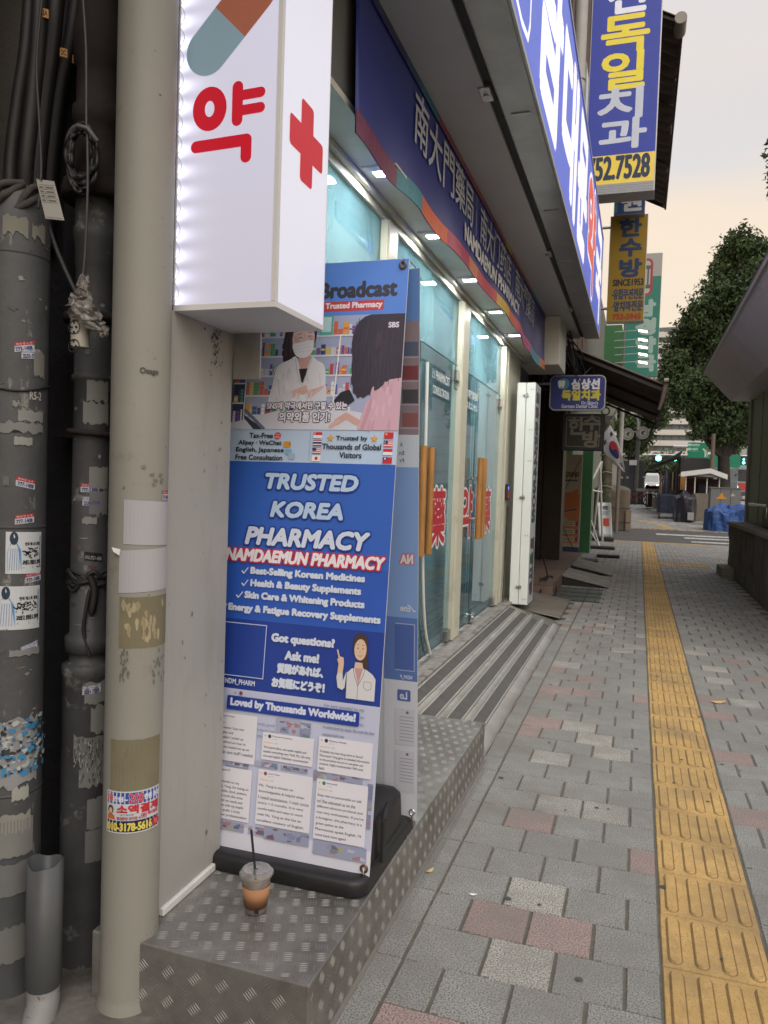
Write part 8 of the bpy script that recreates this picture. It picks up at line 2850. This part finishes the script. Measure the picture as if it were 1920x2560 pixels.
T2 = thing('road_sign', 'narrow green sign strip beside the large direction sign', 'road sign', (x0, 60., z1))
MB().box(x0 + .05, x0 + 2.2, 60., 60.1, z1 - .9, z1).build('board', _M['green_sign_board'], T2)
MB().tube([(x0 + 1, 60.2, z1), (x0 + 1, 60.2, 0.5)], .07, 8).build('pole', M_STEEL, T2)
# brown pole in front of the tree
x, z = atY(*P6(1295, 640), 43.4)
tag(MB().cyl(x, 43.4, 0, z + .3, .12, .10, 12).build('utility_post', mat('brown_post', (0.13, 0.10, 0.08), 0.7)), 'brown post standing in front of the big tree trunk', 'post')

# ================================================================ office towers
M_BAND = mat('pale_concrete_band', (0.62, 0.60, 0.56), 0.6, var=0.05)
M_OG = mat('blue_grey_office_glass', (0.10, 0.13, 0.15), 0.15, var=0.25, vs=0.15)
M_OL = mat('warm_office_window', (0.35, 0.30, 0.2), 0.4, emit=(1.0, 0.78, 0.42), es=0.25)
Yc = 270.
tw = thing('curved_office_tower', 'wide pale office tower with curved bands of windows at the end of the street', 'building', (10, Yc, 0))
px = Yc / FPX
cxT = atY(1700, 1100, Yc)[0]
Rr = 42.0
cyT = Yc + Rr
fl_h = 3.55
zb0 = atY(1700, 1142, Yc)[1]
nfl = 12
def arc(r, a): return (cxT + r * math.sin(a), cyT - r * math.cos(a))
band = MB()
A0, A1, NS = -1.15, 1.15, 46
for fl_ in range(nfl):
    z0 = zb0 + fl_ * fl_h
    rad = Rr - (0 if fl_ < 12 else 3)
    for i in range(NS):
        a, c = A0 + (A1 - A0) * i / NS, A0 + (A1 - A0) * (i + 1) / NS
        bump_ = 0.9 if (i // 5) % 2 else 0.0
        (xa, ya), (xb, yb) = arc(rad + bump_, a), arc(rad + bump_, c)
        (xc, yc), (xd, yd) = arc(rad - 2, a), arc(rad - 2, c)
        band.add([(xa, ya, z0), (xb, yb, z0), (xd, yd, z0), (xc, yc, z0), (xa, ya, z0 + 1.75), (xb, yb, z0 + 1.75), (xd, yd, z0 + 1.75), (xc, yc, z0 + 1.75)],
                 [(0, 3, 2, 1), (4, 5, 6, 7), (0, 1, 5, 4), (1, 2, 6, 5), (3, 0, 4, 7)])
band.build('floor_band', M_BAND, tw)
wm = None
rr_ = random.Random(6)
cnt = 0
dark = MB()
WA0, WA1 = -0.52, 0.62
NW = 20
for fl_ in range(nfl):
    z0 = zb0 + fl_ * fl_h + 1.78
    for i in range(NW):
        a, c = WA0 + (WA1 - WA0) * i / NW, WA0 + (WA1 - WA0) * (i + 1) / NW
        (xa, ya), (xb, yb) = arc(Rr - 0.9, a + .001), arc(Rr - 0.9, c - .003)
        (xc, yc), (xd, yd) = arc(Rr - 1.1, a + .001), arc(Rr - 1.1, c - .003)
        m_ = M_OL if rr_.random() < (.3 if fl_ == 0 and i > 8 else .04) else M_OG
        MB().add([(xa, ya, z0), (xb, yb, z0), (xb, yb, z0 + 1.72), (xa, ya, z0 + 1.72), (xc, yc, z0), (xd, yd, z0), (xd, yd, z0 + 1.72), (xc, yc, z0 + 1.72)],
                 [(0, 1, 2, 3), (5, 4, 7, 6), (0, 3, 7, 4), (1, 5, 6, 2)]).build('window', m_, tw)
core = MB()
ring = [arc(Rr - 1.6, A0 + (A1 - A0) * i / 30) for i in range(31)]
core.add([(x, y, 0) for x, y in ring] + [(x, y, zb0 + nfl * fl_h) for x, y in ring], [(i, i + 1, 32 + i, 31 + i) for i in range(30)] + [tuple(range(31, 62))])
core.build('core_wall', mat('dark_office_core', (0.28, 0.28, 0.28), 0.6), tw)
# lower podium greenery wall side
zb_ = zb0
MB().box(cxT - 60, cxT + 60, Yc + 8, Yc + 30, 0, zb0 - 1).build('podium', mat('grey_podium', (0.30, 0.31, 0.29), 0.7), tw)

o2 = thing('right_office_building', 'light grey office block with vertical joints behind the bus', 'building', (14, 95, 0))
xa, _ = atY(*P6(1385, 700), 95.)
MB().box(xa, xa + 22, 95., 115., 0, 30).build('wall', mat('light_grey_cladding', (0.42, 0.42, 0.43), 0.6, var=0.08, vs=.5), o2)
for k in range(8):
    MB().box(xa + .6 + 1.45 * k, xa + .72 + 1.45 * k, 94.93, 95., 1, 30).build('joint', mat('dark_joint', (0.2, 0.2, 0.2), 0.7), o2)
for k in range(12):
    MB().box(xa + .1, xa + 20, 94.95, 95., 3 + 2.2 * k, 3.06 + 2.2 * k).build('joint', _M['dark_joint'], o2)
# pale tower peeping above the green sign
o3 = thing('pale_far_tower', 'pale far tower between the green pharmacy sign and the tree crown', 'building', (10, 420, 0))
xa, za = atY(1650, 838, 420.); xb, _ = atY(1692, 838, 420.)
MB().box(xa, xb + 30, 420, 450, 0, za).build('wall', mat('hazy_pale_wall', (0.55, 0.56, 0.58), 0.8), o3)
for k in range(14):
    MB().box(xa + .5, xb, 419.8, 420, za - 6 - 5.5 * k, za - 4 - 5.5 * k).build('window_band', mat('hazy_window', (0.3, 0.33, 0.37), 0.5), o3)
# building on the left beyond the green shop and one closing the right side of the road
lb2 = thing('left_far_building', 'grey building row on the left far beyond the covered stall', 'building', (-14, 60, 0))
MB().box(-40, -7.5, 44, 120, 0, 15).build('wall', M_WALL2, lb2)


# ================================================================ trees
M_LEAFG = mat('dark_green_foliage', (0.062, 0.095, 0.040), 0.7, var=0.65, vs=0.55, spec=0.25)
nt = M_LEAFG.node_tree
M_LEAF2 = mat('light_green_foliage', (0.085, 0.125, 0.045), 0.6, var=0.4, vs=0.8)
M_BARK = mat('dark_bark', (0.035, 0.030, 0.025), 0.9, var=0.4, vs=4, bump=0.02, bs=12)


def tree(label, x, y, z0, trunk_r, fork, blobs, n, leaf_s, seed, m=M_LEAFG, name='street_tree', group=None):
    """trunk, limbs into every leaf cluster, crown of leaf faces"""
    R = np.random.default_rng(seed)
    T = thing(name, label, 'tree', (x, y, z0), group)
    b = MB()
    b.tube(smooth_path([(x, y, z0 - .2), (x + .05, y, z0 + fork * .5), (x - .02, y + .05, z0 + fork)], 5), list(np.linspace(trunk_r * 1.15, trunk_r * .85, 11)), 14)
    b.build('trunk', M_BARK, T)
    for (bx, by, bz, br) in blobs:
        mid = ((x + bx) / 2, (y + by) / 2, (z0 + fork + bz) / 2 - .2)
        pts = smooth_path([(x, y, z0 + fork - .1), mid, (bx, by, bz)], 5)
        MB().tube(pts, list(np.linspace(trunk_r * .45, .03, len(pts))), 7).build('limb', M_BARK, T)
    tot = sum(b_[3] ** 2 for b_ in blobs)
    C = []
    for (bx, by, bz, br) in blobs:
        k = int(n * br ** 2 / tot)
        # sprigs: small clusters of leaves
        ns = max(6, k // 14)
        d = R.normal(size=(ns, 3)); d /= np.linalg.norm(d, axis=1)[:, None]
        rad = br * (0.35 + 0.85 * R.random(ns) ** 0.8) * (1 + .18 * np.sin(5 * d[:, 0] + 3 * d[:, 2] + bx))
        s = np.array([bx, by, bz]) + d * rad[:, None] * [1, 1, .85]
        c = np.repeat(s, 14, axis=0) + R.normal(size=(ns * 14, 3)) * leaf_s * 1.25
        C.append(c)
    C = np.concatenate(C)
    N = len(C)
    a = R.normal(size=(N, 3)); a /= np.linalg.norm(a, axis=1)[:, None]
    q = R.normal(size=(N, 3)); q -= a * (a * q).sum(1)[:, None]; q /= np.linalg.norm(q, axis=1)[:, None]
    sz = leaf_s * (0.6 + .8 * R.random(N))[:, None]
    V = np.stack([C - a * sz, C + q * sz * .42, C + a * sz, C - q * sz * .42], axis=1).reshape(-1, 3)
    me = bpy.data.meshes.new('crown')
    me.vertices.add(4 * N); me.vertices.foreach_set('co', V.ravel().astype(np.float32))
    me.loops.add(4 * N); me.loops.foreach_set('vertex_index', np.arange(4 * N, dtype=np.int32))
    me.polygons.add(N); me.polygons.foreach_set('loop_start', np.arange(0, 4 * N, 4, dtype=np.int32)); me.polygons.foreach_set('loop_total', np.full(N, 4, np.int32))
    me.update(calc_edges=True)
    me.materials.append(m)
    o = bpy.data.objects.new('crown', me)
    COL.objects.link(o)
    attach(o, T)
    return T


def blobs_px(lst, Y):
    r_ = random.Random(len(lst))
    o = []
    for (px, py, rp) in lst:
        y = Y + r_.uniform(-1.2, 1.2)
        x, z = atY(px, py, y)
        o.append((x, y, z, rp * Y / FPX))
    return o


xt, _ = atY(*P6(1352, 1000), 45.)
big_blobs = blobs_px([(1852, 600, 30), (1838, 640, 42), (1872, 650, 45), (1905, 640, 34), (1820, 690, 40), (1862, 700, 52), (1900, 720, 56), (1790, 735, 34), (1765, 770, 30), (1830, 760, 52), (1745, 800, 36), (1720, 835, 32), (1785, 830, 52), (1850, 840, 60), (1700, 870, 34), (1740, 890, 46), (1690, 905, 30), (1800, 910, 58), (1870, 930, 62), (1680, 950, 30), (1720, 960, 42), (1765, 985, 46), (1825, 1000, 52), (1880, 1010, 52), (1712, 1010, 30), (1760, 1045, 34), (1810, 1060, 40), (1862, 1068, 42), (1745, 1078, 18), (1835, 1098, 24), (1700, 985, 24), (1930, 800, 60), (1940, 900, 70), (1950, 1000, 70), (1668, 925, 16), (1800, 1085, 22)], 45.)
tree('big dark leafy tree with a thick trunk towering over the market kiosks', xt, 45., 0, 0.34, 3.4, big_blobs, 80000, 0.12, 1)
t2b = blobs_px([(2000, 380, 50), (1985, 300, 30), (2000, 450, 55)], 24.)
tree('tree at the right edge with a few twigs reaching into the sky', *[atY(2040, 900, 24.)[0], 24., 0], 0.25, 4.0, t2b, 6000, 0.10, 5)
lt = blobs_px([(1590, 1000, 30), (1620, 1040, 32), (1570, 1060, 30), (1605, 1085, 28), (1640, 1010, 22), (1580, 1110, 28), (1545, 1040, 30), (1655, 1045, 16), (1560, 980, 30)], 56.)
tree('smaller green tree behind the eyeglass sign', atY(1575, 1200, 56.)[0], 56., 0.6, 0.14, 2.6, lt, 20000, 0.13, 2, m=M_LEAF2)
gt = blobs_px([(1620, 1165, 18), (1650, 1160, 20), (1680, 1165, 18), (1705, 1160, 16), (1600, 1175, 14)], 130.)
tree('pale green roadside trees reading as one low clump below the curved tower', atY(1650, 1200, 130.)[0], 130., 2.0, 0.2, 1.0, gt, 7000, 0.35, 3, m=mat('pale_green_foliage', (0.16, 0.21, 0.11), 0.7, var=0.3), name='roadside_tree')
# saplings in front of the right office
st_ = blobs_px([(1832, 1110, 8), (1835, 1130, 9), (1828, 1150, 7)], 70.)
tree('thin young tree in front of the light grey office block', atY(1830, 1180, 70.)[0], 70., 1.2, 0.05, 1.6, st_, 700, 0.16, 4, m=M_LEAF2)
